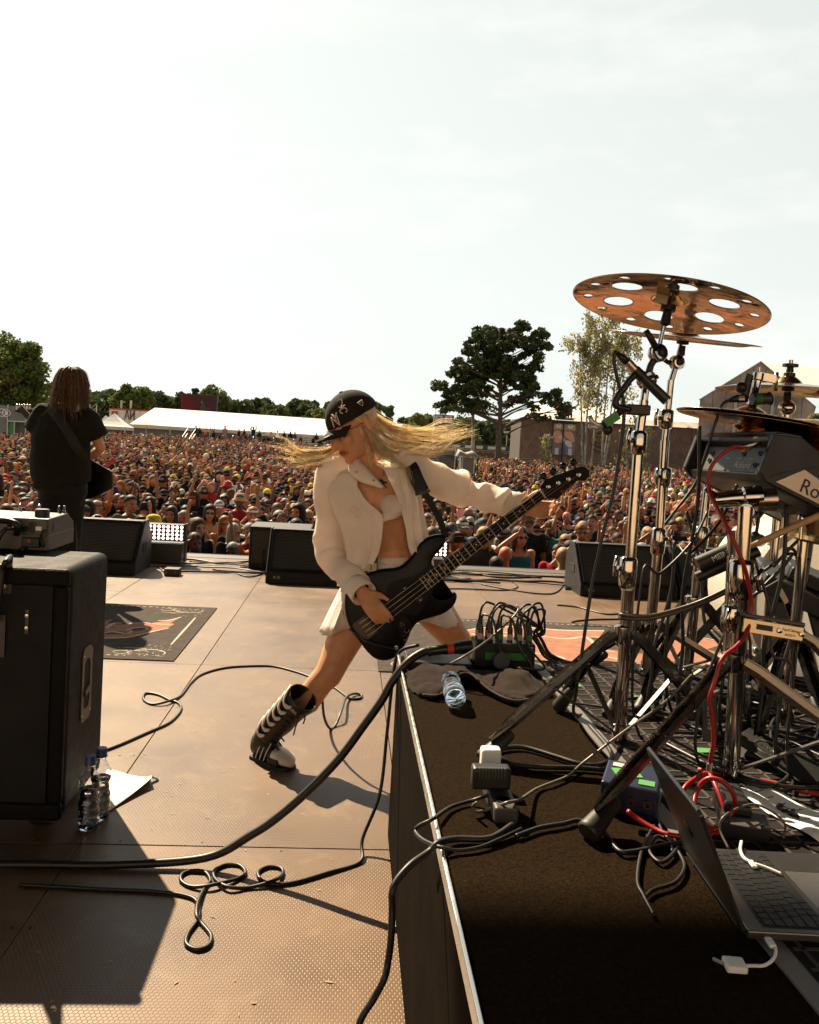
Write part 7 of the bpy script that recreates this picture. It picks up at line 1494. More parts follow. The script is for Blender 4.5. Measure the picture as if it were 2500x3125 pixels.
def clamp(t, p, r=.017, h=.05, wing=1, lever=(-.03, -.01, .02)):
    p = Vector(p); MB().lathe([(r * .75, -h * .6), (r, -h * .5), (r * 1.12, -h * .1), (r * 1.12, h * .4), (r, h * .5), (r * .7, h * .55)], Matrix.Translation(p), 18).build('height_clamp', CHROME, t, smooth=50)
    l = Vector(lever); MB().tube([p, p + l * .8], .006, 8).build('clamp_bolt', CHROME, t); q = p + l; MB().tube([q + V(0, 0, -.022), q + V(-.002, 0, .002), q + V(.002, 0, .026)], [(.009, .004), (.006, .005), (.010, .004)], 8).build('wing_nut', CHROME, t, smooth=180)
def tilter(t, c, r=.019, ax=(0, 1, 0)):
    F = frame(Vector(c), ax); MB().lathe([(0, -.016), (r * .8, -.015), (r, -.010), (r, -.002), (r * .93, 0), (r, .002), (r, .010), (r * .8, .015), (0, .016)], F, 20).build('tilter', CHROME, t, smooth=40); MB().lathe([(r * .5, .016), (r * .45, .022), (0, .024)], F, 12).build('tilter_cap', BLACK, t)
def felt(t, F, z0=-.020, z1=.018):
    for a, b, r in ((z0 - .016, z0, .017), (z1, z1 + .014, .016)): MB().lathe([(.006, a), (r, a + .002), (r * 1.02, (a + b) / 2), (r, b - .002), (.006, b)], F, 16).build('felt_washer', BLACK, t, smooth=60)
    MB().lathe([(.005, z0 - .05), (.012, z0 - .045), (.010, z0 - .018)], F, 14).build('seat_sleeve', BLACK, t); MB().lathe([(0, z1 + .034), (.008, z1 + .033), (.011, z1 + .015), (.004, z1 + .015)], F, 12, cap=False).build('wing_top', BLACK, t)
def cymbal(name, label, F, R, mat, bell=.040, bh=.020, bow=.020, holes=(), lip=0., na=180, nr=44, group='cymbals of the drum kit'):
    rs = [.006 + (R - .006) * i / nr for i in range(nr + 1)]
    def z(r):
        zb = bow * (1 - (r / R) ** 1.8); 
        if r < bell: zb += bh * math.cos(r / bell * math.pi / 2) ** .8
        if lip and r > R * .68: zb += lip * smooth01((r / R - .68) / .32)
        return zb - bow
    co = np.array([[r * math.cos(2 * math.pi * j / na), r * math.sin(2 * math.pi * j / na), z(r)] for r in rs for j in range(na)]); fs = []
    H = [(c * math.cos(a), c * math.sin(a), q) for c, a, q in holes]
    for hx, hy, hr in H:                     # draw the edge vertices on to the rim of each hole
        d = np.hypot(co[:, 0] - hx, co[:, 1] - hy); m = (np.abs(d - hr) < R / nr * .75) & (d > 1e-6)
        co[m, 0] = hx + (co[m, 0] - hx) / d[m] * hr; co[m, 1] = hy + (co[m, 1] - hy) / d[m] * hr
    for i in range(nr):
        for j in range(na):
            q = (i * na + j, i * na + (j + 1) % na, (i + 1) * na + (j + 1) % na, (i + 1) * na + j); m = co[list(q)].mean(0)
            if any((m[0] - hx) ** 2 + (m[1] - hy) ** 2 < hr * hr * .98 for hx, hy, hr in H): continue
            fs.append(q)
    t = thing(name, F.translation, label, 'cymbal', group); mb = MB(); mb.T = F; mb.add([tuple(c) for c in co], fs)
    o = mb.build('plate', mat, t, smooth=180); md = o.modifiers.new('solid', 'SOLIDIFY'); md.thickness = .0016; md.offset = 0
    return t
def lathe_bronze():
    for m in (BRONZE, BRONZE2):
        N, L, b = nodes_of(m); g = N.new('ShaderNodeTexCoord'); no = N.new('ShaderNodeTexNoise'); no.inputs['Scale'].default_value = 9; no.inputs['Detail'].default_value = 3; L.new(g.outputs['Object'], no.inputs['Vector'])
        bp = N.new('ShaderNodeBump'); bp.inputs['Strength'].default_value = .35; bp.inputs['Distance'].default_value = .01; L.new(no.outputs['Fac'], bp.inputs['Height']); L.new(bp.outputs[0], b.inputs['Normal'])
lathe_bronze()
# front cymbal stand with the holed crash
def stand_one():
    x, Y = .668, 1.868; t = thing('cymbal_stand', (x, Y, B0), 'front chrome cymbal stand with boom microphone clamp', 'cymbal stand', 'cymbal stands'); P = lambda px, py, dy_=0.: DP(px, py, Y + dy_)
    a, b, c, d = V(x, Y, B0 + .02), P(1918, 1790), P(1936, 1500), P(1966, 1222)
    pole(t, a, b, .0150); pole(t, b - V(0, 0, .02), P(1950, 1345), .0128); pole(t, P(1948, 1360), d, .0105); clamp(t, P(1916, 1745), .019, .065, lever=(-.034, -.012, .012)); clamp(t, P(1949, 1350), .0165, .05, lever=(-.028, -.012, .006))
    MB().lathe([(.0153, -.012), (.0155, -.011), (.0155, .011), (.0153, .012)], Matrix.Translation(P(1917, 1785)), 20, cap=False).build('maker_band', M('silver_band', (.5, .47, .42), .4, .6), t); text('maker_mark', 'MAPEX', .012, frame(P(1919, 1785, -.017), (0, -1, 0), (1, 0, 0)), BLACK, t, .0003)
    tripod(t, P(1899, 1935), V(x, Y, B0 + .03), [V(.323, 1.723, B0), V(.585, 2.10, B0), V(.93, 1.95, B0)], .022, .017, .48, .017)
    # tilters and top rod
    F = frame(P(2045, 915), (.155, .055, .985)); t1, t2 = P(1974, 1160), P(2008, 1078); tilter(t, t1, .022, (.3, -1, 0)); MB().cyl(d, t1, .009, 12).build('neck_tube', CHROME, t); tilter(t, t2, .021, (.3, -1, .1))
    MB().tube([t1, lerp(t1, t2, .5) + V(-.004, 0, .002), t2], [.009, .008, .009], 12).build('boom', BLACK, t); MB().cyl(t2, F @ V(0, 0, .045), .0052, 10).build('top_rod', CHROME, t)
    MB().tube([P(2002, 1060, -.02), P(1985, 1030, -.025), P(1971, 1008, -.025)], [.008, .0075, .007], 10).build('tilter_handle', BLACK, t, smooth=180); MB().tube([P(1960, 1158, -.02), P(1985, 1160, -.03), P(2009, 1148, -.03)], [(.003, .008), (.007, .006), (.002, .005)], 8).build('tilter_wing', CHROME, t, smooth=180)
    felt(t, F, -.012, .022)
    holes = [(.125, rad(a0), .0335) for a0 in (20, 80, 140, 200, 260, 320)] + [(.187, rad(a0), .0105) for a0 in range(8, 368, 30)]
    cy = cymbal('crash_cymbal', 'large bronze cymbal with round cut-out holes', F, .222, BRONZE, holes=holes, na=240, nr=60, bow=.016)
    L_ = MB().box(F @ V(-.030, -.030, -.012), (.028, .002, .020), F.to_3x3()).build('barcode_label', M('pale_label'), cy)
    # clip-on microphone and its arms
    m = thing('overhead_microphone', P(1960, 1140, -.05), 'small microphone clipped on the front cymbal stand', 'microphone'); q = lambda px, py: P(px, py, -.05)
    a, b, c, d_, e = q(1884, 1078), q(1915, 1105), q(1937, 1129), q(1962, 1152), q(2033, 1220)
    MB().tube([a, lerp(a, b, .5), b], [.0045, .0085, .0095], 12).build('plug_boot', BLACK, m, smooth=180); MB().tube([b, c], [.0105, .0105], 14).build('plug_shell', M('warm_steel', (.45, .36, .28), .3, 1.), m, smooth=40); MB().tube([c, d_], .0125, 14).build('clip', BLACK, m, smooth=40); MB().tube([d_, lerp(d_, e, .5), e], [.0105, .0115, .0122], 16).build('body', M('mic_black', (.02, .02, .019), .4), m, smooth=40)
    MB().lathe([(.0115, 0), (.0122, .003), (.0, .0035)], frame(e, e - d_), 14).build('grille', STEEL, m)
    ar = thing('clamp_arm', P(1946, 1251, -.02), 'black jointed clamp arm with green tape on the front stand', 'clamp'); MB().box(P(1946, 1251, -.022), (.056, .022, .024)).build('clamp_block', BLACK, ar, bevel=.003)
    MB().tube(spline([q(1925, 1250), q(1880, 1238), q(1885, 1210), q(1905, 1185), q(1922, 1160), q(1945, 1140)], 4), .0075, 10).build('arm', BLACK, ar, smooth=180)
    MB().tube([q(1906, 1247), q(1870, 1275), q(1838, 1300)], .008, 8).build('lower_arm', BLACK, ar); MB().bar(q(1885, 1267), q(1845, 1294), .018, .018).build('green_tape', TAPEG, ar); MB().ball(q(1854, 1312), .012).build('knob', BLACK, ar); MB().tube([q(1840, 1300), q(1822, 1298), q(1805, 1285), q(1800, 1268)], [.006, .007, .006, .005], 8).tube([q(1830, 1305), q(1812, 1303), q(1796, 1300)], [.006, .006, .004], 8).build('jaw', M('silver_band'), ar, smooth=180)
    cable('microphone_lead', [a, q(1877, 1075), q(1874, 1100), q(1885, 1160), q(1903, 1220), q(1905, 1268), q(1895, 1360), q(1872, 1500), q(1838, 1640), q(1805, 1800), q(1775, 2000), q(1760, 2105), V(.62, 2.05, B0 + .006), V(.8, 2.2, B0 + .008), V(1.2, 2.3, B0 + .008)], .0042, 'long black microphone lead dropping from the front stand', n=8)
stand_one()
def stand_two():
    x, Y = .888, 2.30; t = thing('cymbal_stand', (x, Y, B0), 'second chrome cymbal stand carrying the curled cymbal', 'cymbal stand', 'cymbal stands'); P = lambda px, py, dy_=0.: DP(px, py, Y + dy_)
    pole(t, V(x, Y, B0 + .02), P(2012, 1640), .0150); pole(t, P(2010, 1660), P(2030, 1345), .0128); pole(t, P(2028, 1360), P(2048, 1160), .0098); clamp(t, P(2009, 1650), .0195, .07, lever=(.03, -.02, .01)); clamp(t, P(2029, 1455), .017, .05, lever=(-.03, -.015, 0)); clamp(t, P(2033, 1278), .019, .05, lever=(-.035, -.015, .0))
    tripod(t, P(1982, 1905), V(x, Y, B0 + .05), [V(.70, 2.05, B0), V(1.20, 2.25, B0), V(.82, 2.58, B0)], .024, .018)
    F = frame(P(2088, 1022), (.045, -.155, .985)); q = P(2066, 1106); tilter(t, q, .021, (.2, -1, 0)); MB().cyl(P(2048, 1165), q, .0085, 12).build('neck_tube', CHROME, t); MB().cyl(q, F @ V(0, 0, .05), .005, 10).build('top_rod', CHROME, t); MB().tube([q, P(2040, 1106), P(2026, 1096)], [.008, .007, .007], 8).build('tilter_handle', BLACK, t); felt(t, F, -.012, .02)
    cymbal('china_cymbal', 'thin curled bronze cymbal seen edge-on under the holed one', F, .212, BRONZE2, bell=.045, bh=.024, bow=.032, lip=.022)
    MB().bar(P(2010, 1668, -.018), P(2008, 1695, -.018), .012, .002).build('red_tape', M('red_tape'), t)
stand_two()
def stand_three():
    x, Y = 1.015, 2.31; t = thing('cymbal_stand', (x, Y, B0), 'chrome stand just behind the drum pad cables', 'cymbal stand', 'cymbal stands'); P = lambda px, py, dy_=0.: DP(px, py, Y + dy_)
    pole(t, V(x, Y, B0 + .02), P(2140, 1650), .0145); pole(t, P(2139, 1660), P(2160, 1480), .0125); pole(t, P(2159, 1490), V(1.15, Y, 1.38), .009, 'boom'); clamp(t, P(2140, 1640), .0185, .06, lever=(-.03, -.015, .0)); clamp(t, P(2130, 1700), .018, .045, lever=(-.03, -.02, .006))
    tripod(t, P(2112, 1840), V(x, Y, B0 + .05), [V(.80, 2.10, B0), V(1.28, 2.35, B0), V(1.0, 2.59, B0)], .024, .018)
    for z in (0,): MB().lathe([(.0147, -.02), (.0149, -.018), (.0149, .018), (.0147, .02)], Matrix.Translation(P(2130, 1668)), 16, cap=False).build('red_tape', M('red_tape'), t)
    s = thing('splash_stand', (1.252, Y, B0), 'far chrome boom holding the cymbal at the photo edge', 'cymbal stand', 'cymbal stands'); F = frame(DP(2407, 1172, Y), (.02, -.02, 1)); MB().cyl(V(1.245, Y, B0), DP(2404, 1235, Y), .0125, 16).build('tube', CHROME, s, smooth=40); MB().cyl(DP(2404, 1240, Y), F @ V(0, 0, .07), .006, 10).build('top_rod', CHROME, s); MB().ball(DP(2402, 1245, Y), .024, 14, 10).build('ball_joint', CHROME, s, smooth=180); felt(s, F, -.006, .02); MB().lathe([(.022, .05), (.022, .058), (.0, .058), ], F, 14).build('top_nut', BLACK, s)
    cymbal('splash_cymbal', 'bronze cymbal high at the photo edge above the hi-hats', F, .20, BRONZE2, bow=.022, bh=.026)
    tripod(s, V(1.245, Y, .95), V(1.245, Y, B0 + .06), [V(1.05, 2.5, B0), V(1.5, 2.45, B0), V(1.25, 2.0, B0)], .024, .018)
stand_three()
def hihat():
    C_ = DP(2292, 1262, 2.04); F = frame(C_, (.115, -.010, .99)); F2 = frame(C_ + V(.002, 0, -.036), (.10, -.03, .99)) @ Matrix.Rotation(math.pi, 4, 'X')
    cymbal('hihat_cymbal', 'upper of the two hi-hat cymbals', F, .182, BRONZE2, bell=.045, bh=.020, bow=.016); cymbal('hihat_cymbal', 'lower of the two hi-hat cymbals', F2, .182, BRONZE2, bell=.045, bh=.02, bow=.016)
    t = thing('hihat_stand', (.838, 1.652, B0), 'thick chrome hi-hat stand and rack post with spread legs', 'hi-hat stand'); b = V(.838, 1.652, B0)
    P = lambda px, py, dy_=0.: DP(px, py, 1.652 + dy_)
    pole(t, b + V(0, 0, .015), P(2252, 1980), .0165); pole(t, P(2252, 1990), P(2263, 1740), .0190); pole(t, P(2262, 1750), P(2276, 1545), .0150); clamp(t, P(2261, 1765), .0235, .075, lever=(.03, -.02, 0)); pole(t, P(2218, 2030, .03), P(2232, 1700, .03), .0095, 'side_tube'); pole(t, P(2236, 1900, .05), P(2238, 1620, .05), .012, 'side_tube')
    clamp(t, P(2228, 1885), .017, .05, lever=(-.02, -.03, .0)); tripod(t, P(2235, 2020), b + V(0, 0, .035), [V(.456, 1.389, B0), V(1.16, 1.46, B0), V(1.02, 1.95, B0)], .024, .019, .5, .019)
    MB().cyl(F @ V(0, 0, -.05), F @ V(0, 0, .12), .0042, 10).build('pull_rod', CHROME, t); cl = MB().lathe([(.007, .02), (.014, .022), (.015, .034), (.011, .036), (.013, .048), (.010, .052), (.011, .085), (.014, .088), (.014, .105), (.006, .108)], F, 16).build('clutch', CHROME, t, smooth=40); MB().bar(F @ V(0, 0, .097), F @ V(.045, 0, .097), .014, .02).build('clutch_arm', CHROME, t); q = F @ V(.048, 0, .097); MB().tube([q + V(0, 0, -.03), q, q + V(0, 0, .018)], [(.009, .005), (.007, .006), (.009, .005)], 8).build('clutch_wing', M('warm_steel'), t, smooth=180)
    m = thing('hihat_microphone', q, 'black microphone with green tape above the hi-hats', 'microphone'); f = lambda px, py: DP(px, py, 2.0)
    MB().tube([f(2225, 1222), f(2250, 1216), f(2275, 1215)], [.005, .010, .0105], 12).build('plug', BLACK, m, smooth=180); MB().tube([f(2250, 1216), f(2268, 1215)], .0108, 12).build('plug_band', M('warm_steel'), m); MB().tube([f(2295, 1218), f(2350, 1216)], .0150, 14).build('body', M('mic_black'), m, smooth=40); MB().tube([f(2303, 1218), f(2322, 1217)], .0156, 14).build('green_tape', M('dark_green_tape', (.02, .10, .03), .6), m); MB().tube([f(2350, 1216), f(2355, 1215)], [.018, .013], 14).build('head', BLACK, m)
    MB().tube(spline([f(2272, 1225), f(2278, 1190), f(2288, 1150), f(2290, 1143)], 4), [(.006, .010)] * 13, 8).build('clip_arm', BLACK, m, smooth=180); MB().ball(f(2263, 1183), .014).build('clip_knob', BLACK, m, smooth=180)
    cable('hihat_mic_lead', [f(2225, 1222), f(2205, 1235), f(2193, 1270), f(2180, 1300), f(2150, 1400), f(2120, 1480), f(2060, 1560), f(2030, 1600)], .004, 'microphone lead running past the hi-hat edge')
hihat()
def extra_cymbals():
    F = frame(DP(2520, 1318, 1.95), (-.10, -.28, .95)); cymbal('ride_cymbal', 'golden cymbal edge showing right above the drum pad', F, .20, BRONZE, bow=.02); s = MB().cyl(F @ V(0, 0, -.7), F @ V(0, 0, .03), .010, 12).build('ride_stand', CHROME); tag(s, 'chrome tube under the golden cymbal at the photo edge', 'stand')
    F = frame(DP(2506, 1200, 2.2), (.0, -.1, 1)); cymbal('small_cymbal', 'tip of a small cymbal at the very photo edge', F, .05, BRONZE2, bell=.015, bh=.01, bow=.006, na=60, nr=12)
extra_cymbals()
# ---------------- electronic drum pad ----------------
def pad():
    Cb, Ct, Lb = DP(2316, 1448, 1.78), DP(2316, 1330, 1.78), DP(2110, 1430, 2.08); e1 = (Lb - Cb); W_ = .31; e1 = V(e1.x, e1.y, 0).normalized(); e2 = V(.93, -.10, -.34); e2 = (e2 - e1 * e2.dot(e1)).normalized(); e3 = e1.cross(e2); e3 = e3 if e3.z > 0 else -e3
    t = thing('drum_pad', Cb, 'black electronic percussion pad tilted on the rack', 'drum pad'); PM = M('pad_plastic', (.009, .009, .0085), .42, var=.15, vs=18, bump=.15, bs=300)
    Q = lambda u, v, w: Cb + e1 * u + e2 * v + e3 * w; H = .088
    prof = [(.0, .002), (.015, -.012), (.34, -.02), (.37, .02), (.36, .05), (.12, .095), (.05, .110), (.0, .100), (-.012, .088), (-.012, .078), (.02, .074), (.02, .010)]
    MB().loft([[Q(u, v, w) for v, w in prof] for u in (-.004, W_ + .004)]).build('case', PM, t, bevel=.004)
    sp = [(-.012, .0), (.015, -.014), (.34, -.022), (.375, .02), (.365, .054), (.12, .10), (.05, .115), (-.014, .094)]
    for u0, u1 in ((-.020, -.004), (W_ + .004, W_ + .020)): MB().loft([[Q(u, v, w) for v, w in sp] for u in (u0, u1)]).build('end_panel', PM, t, bevel=.004)
    for k in range(3): MB().loft([[Q(u, v, w) for v, w in ((.005, .1015), (.05, .1125), (.13, .096), (.30, .068), (.30, .074), (.13, .103), (.05, .119), (.005, .108))] for u in (.006 + k * .102, .104 + k * .102)]).build('rubber_pad', M('pad_rubber', (.022, .022, .021), .6, var=.1), t, bevel=.004)
    R3m = Matrix((e1, e3, -e2)).transposed().to_4x4(); R3m = Matrix((-e1, e3, -e2)).transposed().to_4x4()
    wht = M('print_white', (.42, .40, .36), .5)
    jp = MB().loft([[Q(u, .0185, w) for u, w in ((.0, .010), (W_, .010), (W_, .073), (.0, .073))], [Q(u, .0165, w) for u, w in ((.0, .010), (W_, .010), (W_, .073), (.0, .073))]]).build('jack_panel', M('panel_dark', (.030, .030, .029), .5), t)
    for i, (u, w) in enumerate(((.018, .028), (.036, .028), (.056, .028), (.018, .058), (.036, .058), (.054, .058), (.12, .055), (.26, .035), (.26, .055))): MB().lathe([(.0065, 0), (.0065, .003), (.0045, .003), (.0045, -.001), (0, -.001)], frame(Q(u, .0160, w), -e2), 14).build('jack_socket', BLACK if i < 6 else DARKMETAL, jp)
    F = R3m.copy(); F.translation = Q(.105, .0158, .026); text('maker_name', 'Roland', .024, F, wht, jp, .0003)
    for k in range(5): F = R3m.copy(); F.translation = Q(.03 + .05 * k, .0158, .043); MB().box(F.translation, (.018, .0015, .0006), R3m.to_3x3()).build('print_line', wht, jp)
    # silver plate with the big name on the end facing the camera
    pl = MB().loft([[Q(u, v, w) for v, w in ((.030, -.004), (.085, .050), (.34, .012), (.345, -.004), (.30, -.012))] for u in (-.0225, -.0195)]).build('name_plate', M('plate_silver', (.42, .33, .26), .35, .6, var=.08), t, bevel=.001)
    F = Matrix((e2, e3, -e1)).transposed().to_4x4(); F = F if F.to_3x3().determinant() > 0 else Matrix((e2, e3, e1)).transposed().to_4x4(); F.translation = Q(-.0232, .155, .014); text('maker_name', 'Roland', .046, F, BLACK, pl, .0003)
    MB().loft([[Q(u, v, w) for v, w in ((.015, .002), (.06, .035), (.12, .07), (.12, .072), (.06, .037), (.015, .004))] for u in (-.0215, -.0195)]).build('end_ridge', M('pad_rubber'), t)
    # mount under the pad
    mt = thing('pad_mount', Q(.1, .1, -.03), 'chrome clamp and arm carrying the drum pad', 'clamp'); a = Q(.08, .08, -.035); MB().box(a, (.10, .10, .02), Matrix((e1, e2, e3)).transposed()).build('mount_plate', BLACK, mt); MB().tube([a + V(0, 0, -.01), a + V(-.02, .01, -.05), DP(2278, 1560, 1.66)], [.020, .018, .016], 14).build('neck', CHROME, mt, smooth=60)
    b = DP(2250, 1520, 1.75); MB().lathe([(.0, -.05), (.016, -.048), (.019, -.02), (.019, .01), (.024, .014), (.024, .05), (.018, .055), (0, .056)], frame(b, (.9, -.2, .15)), 18).build('arm_joint', CHROME, mt, smooth=50); MB().lathe([(.025, -.02), (.026, .02), (0, .022)], frame(b + V(.06, -.01, .0), (.9, -.2, .1)), 16).build('arm_collar', M('warm_steel'), mt, smooth=50); MB().tube([b + V(-.05, 0, .0), b + V(-.075, 0, .018)], [.010, .004], 10).build('arm_screw', CHROME, mt)
    # red lead
    P = [Q(.03, -.012, .070), DP(2277, 1369, 1.74), DP(2238, 1366, 1.72), DP(2196, 1392, 1.72), DP(2167, 1434, 1.72), DP(2163, 1480, 1.72), DP(2172, 1520, 1.70), DP(2192, 1556, 1.66), DP(2225, 1620, 1.61), DP(2254, 1682, 1.60), DP(2275, 1740, 1.60), DP(2292, 1824, 1.62), DP(2290, 1876, 1.62), DP(2278, 1936, 1.60), DP(2244, 1976, 1.58), DP(2205, 2010, 1.56), DP(2180, 2086, 1.55), DP(2167, 2130, 1.55), DP(2173, 2185, 1.55), DP(2178, 2263, 1.55), DP(2166, 2330, 1.56)]
    rd = M('red_cable', (.26, .011, .009), .4, var=.1); r = thing('red_lead', P[1], 'red lead curving from the drum pad down the post', 'cable'); MB().tube(spline(P[1:], 6), .0043, 10).build('lead', rd, r, smooth=180); MB().tube([P[0], P[1], P[2] if False else lerp(P[1], P[2], .2)], [.007, .007, .006], 12).build('jack', M('gold_jack', (.75, .52, .22), .25, 1.), r, smooth=40); MB().tube([P[-1], P[-1] + V(0, 0, -.03)], [.006, .005], 10).build('jack', STEEL, r)
    fl = lambda x, y, z=.608: FL(1700 + x * .4638, 2200 + y * .4638, z)
    cable('red_coil', [fl(470, 595, .63), fl(520, 640, .615), fl(640, 710), fl(740, 750), fl(860, 760), fl(1000, 745), fl(1060, 735), fl(1000, 700, .62), fl(930, 640, .64), fl(905, 550, .66), fl(930, 440, .68), fl(1000, 380, .70), fl(1090, 400, .70), fl(1160, 480, .68), fl(1165, 570, .65), fl(1110, 660, .625), fl(1030, 715, .615), fl(950, 700, .615), fl(860, 600, .625), fl(825, 500, .645), fl(850, 430, .66), fl(930, 370, .67), fl(1000, 350, .675), fl(1060, 460, .66), fl(1120, 620, .63), fl(1180, 720, .61)], .0048, 'red lead coiled on the rug by the laptop', rd, n=8)
    cable('red_strap', [FL(2130, 2350, .608), FL(2290, 2375, .608), FL(2400, 2400, .608), FL(2500, 2425, .608), FL(2600, 2450, .608)], .006, 'red-orange lead lying along the rug by the setlist', M('orange_cable', (.32, .03, .015), .5), n=6)
pad()
# ---------------- bass drum, pedals, sticks, clamp ----------------
def drums():
    c = DP(2568, 1850, 2.50); t = thing('bass_drum', (c.x, c.y + .2, B0), 'white bass drum at the photo edge', 'drum'); F = frame(c, (.10, 1, 0), (1, 0, 0)); R = .285
    MB().lathe([(R, .01), (R, .42)], F, 64, cap=False).build('shell', M('drum_white', (.80, .76, .68), .4, var=.05, trl=.5), t, smooth=60); MB().lathe([(0, .012), (R * .95, .010), (R, .0)], F, 64, cap=False).build('batter_head', M('drum_head', (.82, .78, .70), .6, var=.06, vs=4, trl=.55), t, smooth=60)
    MB().lathe([(R - .012, -.012), (R + .014, -.012), (R + .014, .03), (R + .002, .03), (R + .002, .006), (R - .012, .006), (R - .012, -.012)], F, 64, cap=False).build('hoop', M('drum_hoop', (.30, .26, .2), .3, .3), t, smooth=30)
    for a in range(100, 270, 24): q = F @ V((R + .018) * math.cos(rad(a)), (R + .018) * math.sin(rad(a)), .01); MB().lathe([(.008, -.02), (.012, -.015), (.013, .0), (.012, .03), (.008, .04)], frame(q, (.10, 1, 0)), 12).build('claw', CHROME, t, smooth=50)
    for a in (130, 175, 220): q = F @ V((R + .012) * math.cos(rad(a)), (R + .012) * math.sin(rad(a)), .12); MB().ball(q, (.018, .035, .018), 12, 8).build('lug', CHROME, t, smooth=180)
    b = DP(2395, 1748, 2.1); pt = thing('trigger_table', DP(2430, 1790, 2.1), 'black tilted equipment tray before the white drum', 'tray'); a_, b_, d_ = DP(2343, 1752, 2.05), DP(2560, 1850, 2.0), DP(2400, 1738, 2.22)
    F = frame(a_, (b_ - a_).cross(d_ - a_) * (1 if (b_ - a_).cross(d_ - a_).z > 0 else -1), b_ - a_); MB().prism([(0, 0), (.32, 0), (.32, .24), (0, .24)], -.05, 0, F).build('tray', M('tray_black', (.012, .012, .012), .4), pt, bevel=.004); MB().box(F @ V(.16, .12, .02), (.2, .14, .035), F.to_3x3()).build('unit', BLACK, pt, bevel=.004)
    MB().bar(DP(2352, 1790, 2.06), DP(2402, 1930, 2.06), .03, .012).build('leg', BLACK, pt); MB().bar(DP(2480, 1850, 2.05), DP(2520, 2000, 2.05), .03, .012).build('leg', BLACK, pt); MB().bar(DP(2380, 1800, 2.04), DP(2402, 1840, 2.04), .014, .002).build('paper_label', M('pale_label'), pt)
    for k, (pts) in enumerate((((2390, 1700), (2400, 1676), (2425, 1680), (2434, 1720), (2428, 1760)), ((2300, 1765), (2370, 1715), (2410, 1690), (2470, 1705)), ((2360, 1730), (2430, 1655), (2500, 1600)), ((2290, 1830), (2340, 1780), (2390, 1730), (2420, 1690)), ((2240, 1850), (2330, 1800), (2400, 1760)))): cable('tray_lead', [DP(x, y, 2.0 - .02 * k) for x, y in pts], .0042, f'black lead curling over the equipment tray, {ORD[k]} from the back', group='leads on the equipment tray')
    st = thing('drumstick', DP(2300, 1663, 1.72), 'wooden drumstick sticking out of the black holder', 'drumstick'); P = [DP(2270, 1676, 1.72), DP(2400, 1618, 1.70), DP(2540, 1556, 1.68)]; MB().tube(P, [.0066, .0070, .0072], 14).build('stick', M('hickory', (.42, .26, .12), .5, var=.15, vs=30), st, smooth=180)
    hd = thing('stick_holder', DP(2200, 1690, 1.74), 'black tubular stick holder with white maker mark', 'stick holder'); a, b = DP(2128, 1722, 1.75), DP(2318, 1640, 1.73); MB().tube([a, b], .0165, 20).build('tube', M('holder_black', (.014, .013, .012), .5), hd, smooth=40); MB().tube([a + V(0, .0, -.03), b + V(0, 0, -.03)], .012, 14).build('lower_tube', BLACK, hd, smooth=40)
    text('maker_mark', 'MEINL', .017, frame(lerp(a, b, .34) + V(0, -.0172, .002), (0, -1, .05), b - a), M('print_white'), hd, .0003); MB().lathe([(.006, 0), (.0085, 0), (.0085, .0006), (.006, .0006), (.006, 0)], frame(lerp(a, b, .60) + V(0, -.0172, .002), (0, -1, .05)), 18, cap=False).build('round_mark', M('print_white'), hd)
    cl = thing('rack_clamp', DP(2350, 1920, 1.62), 'champagne metal clamp plate stamped FastClamp', 'clamp'); a, b = DP(2262, 1905, 1.62), DP(2458, 1938, 1.60); m = frame(lerp(a, b, .5), (0, -1, .1), b - a); pm = M('champagne_metal', (.55, .43, .28), .35, .9, var=.12, vs=30)
    MB().box(m.translation, ((b - a).length, .030, .006), m.to_3x3()).build('plate', pm, cl, bevel=.002); MB().box(m @ V(0, .02, -.01), ((b - a).length, .008, .03), m.to_3x3()).build('flange', DARKMETAL, cl, bevel=.002); MB().box(m @ V(-.02, .001, .0035), (.034, .011, .002), m.to_3x3()).build('slot', BLACK, cl); text('stamp', 'FastClamp', .0085, m @ Matrix.Translation((.036, .004, .0034)), BLACK, cl, .0003); text('stamp', '#Z5514', .007, m @ Matrix.Translation((.036, -.006, .0034)), BLACK, cl, .0003)
    for u in (.012, .060): MB().lathe([(.0055, 0), (.0055, .003), (0, .004)], m @ Matrix.Translation((u, 0, .003)), 10).build('bolt', CHROME, cl)
    # pedal boards
    for nm, A, B, w, lab in (('pedal_board', FL(2262, 2232, .66), FL(2490, 2372, .625), .075, 'black pedal footboard with oval mark below the stands'),):
        p = thing(nm, A, lab, 'pedal'); d = B - A; F = frame(lerp(A, B, .5), V(-.3, -.3, 1), d); MB().prism([(-d.length / 2, -w * .42), (d.length / 2, -w * .5), (d.length / 2 + .02, 0), (d.length / 2, w * .5), (-d.length / 2, w * .42)], -.006, .0, F).build('footboard', M('pedal_black', (.02, .019, .017), .35, .4), p, bevel=.002); MB().lathe([(.022, 0), (.026, 0), (.026, .001), (.022, .001), (.022, 0)], F @ Matrix.Translation((-.02, 0, .0005)) @ Matrix.Diagonal((1.5, .8, 1, 1)), 28, cap=False).build('oval_mark', STEEL, p); text('maker_mark', 'MAPEX', .013, F @ Matrix.Translation((-.02, 0, .0008)), STEEL, p, .0003)
        MB().prism([(-d.length / 2 - .02, -w * .6), (d.length / 2 + .04, -w * .6), (d.length / 2 + .04, w * .6), (-d.length / 2 - .02, w * .6)], -.055, -.048, F).build('base_plate', DARKMETAL, p)
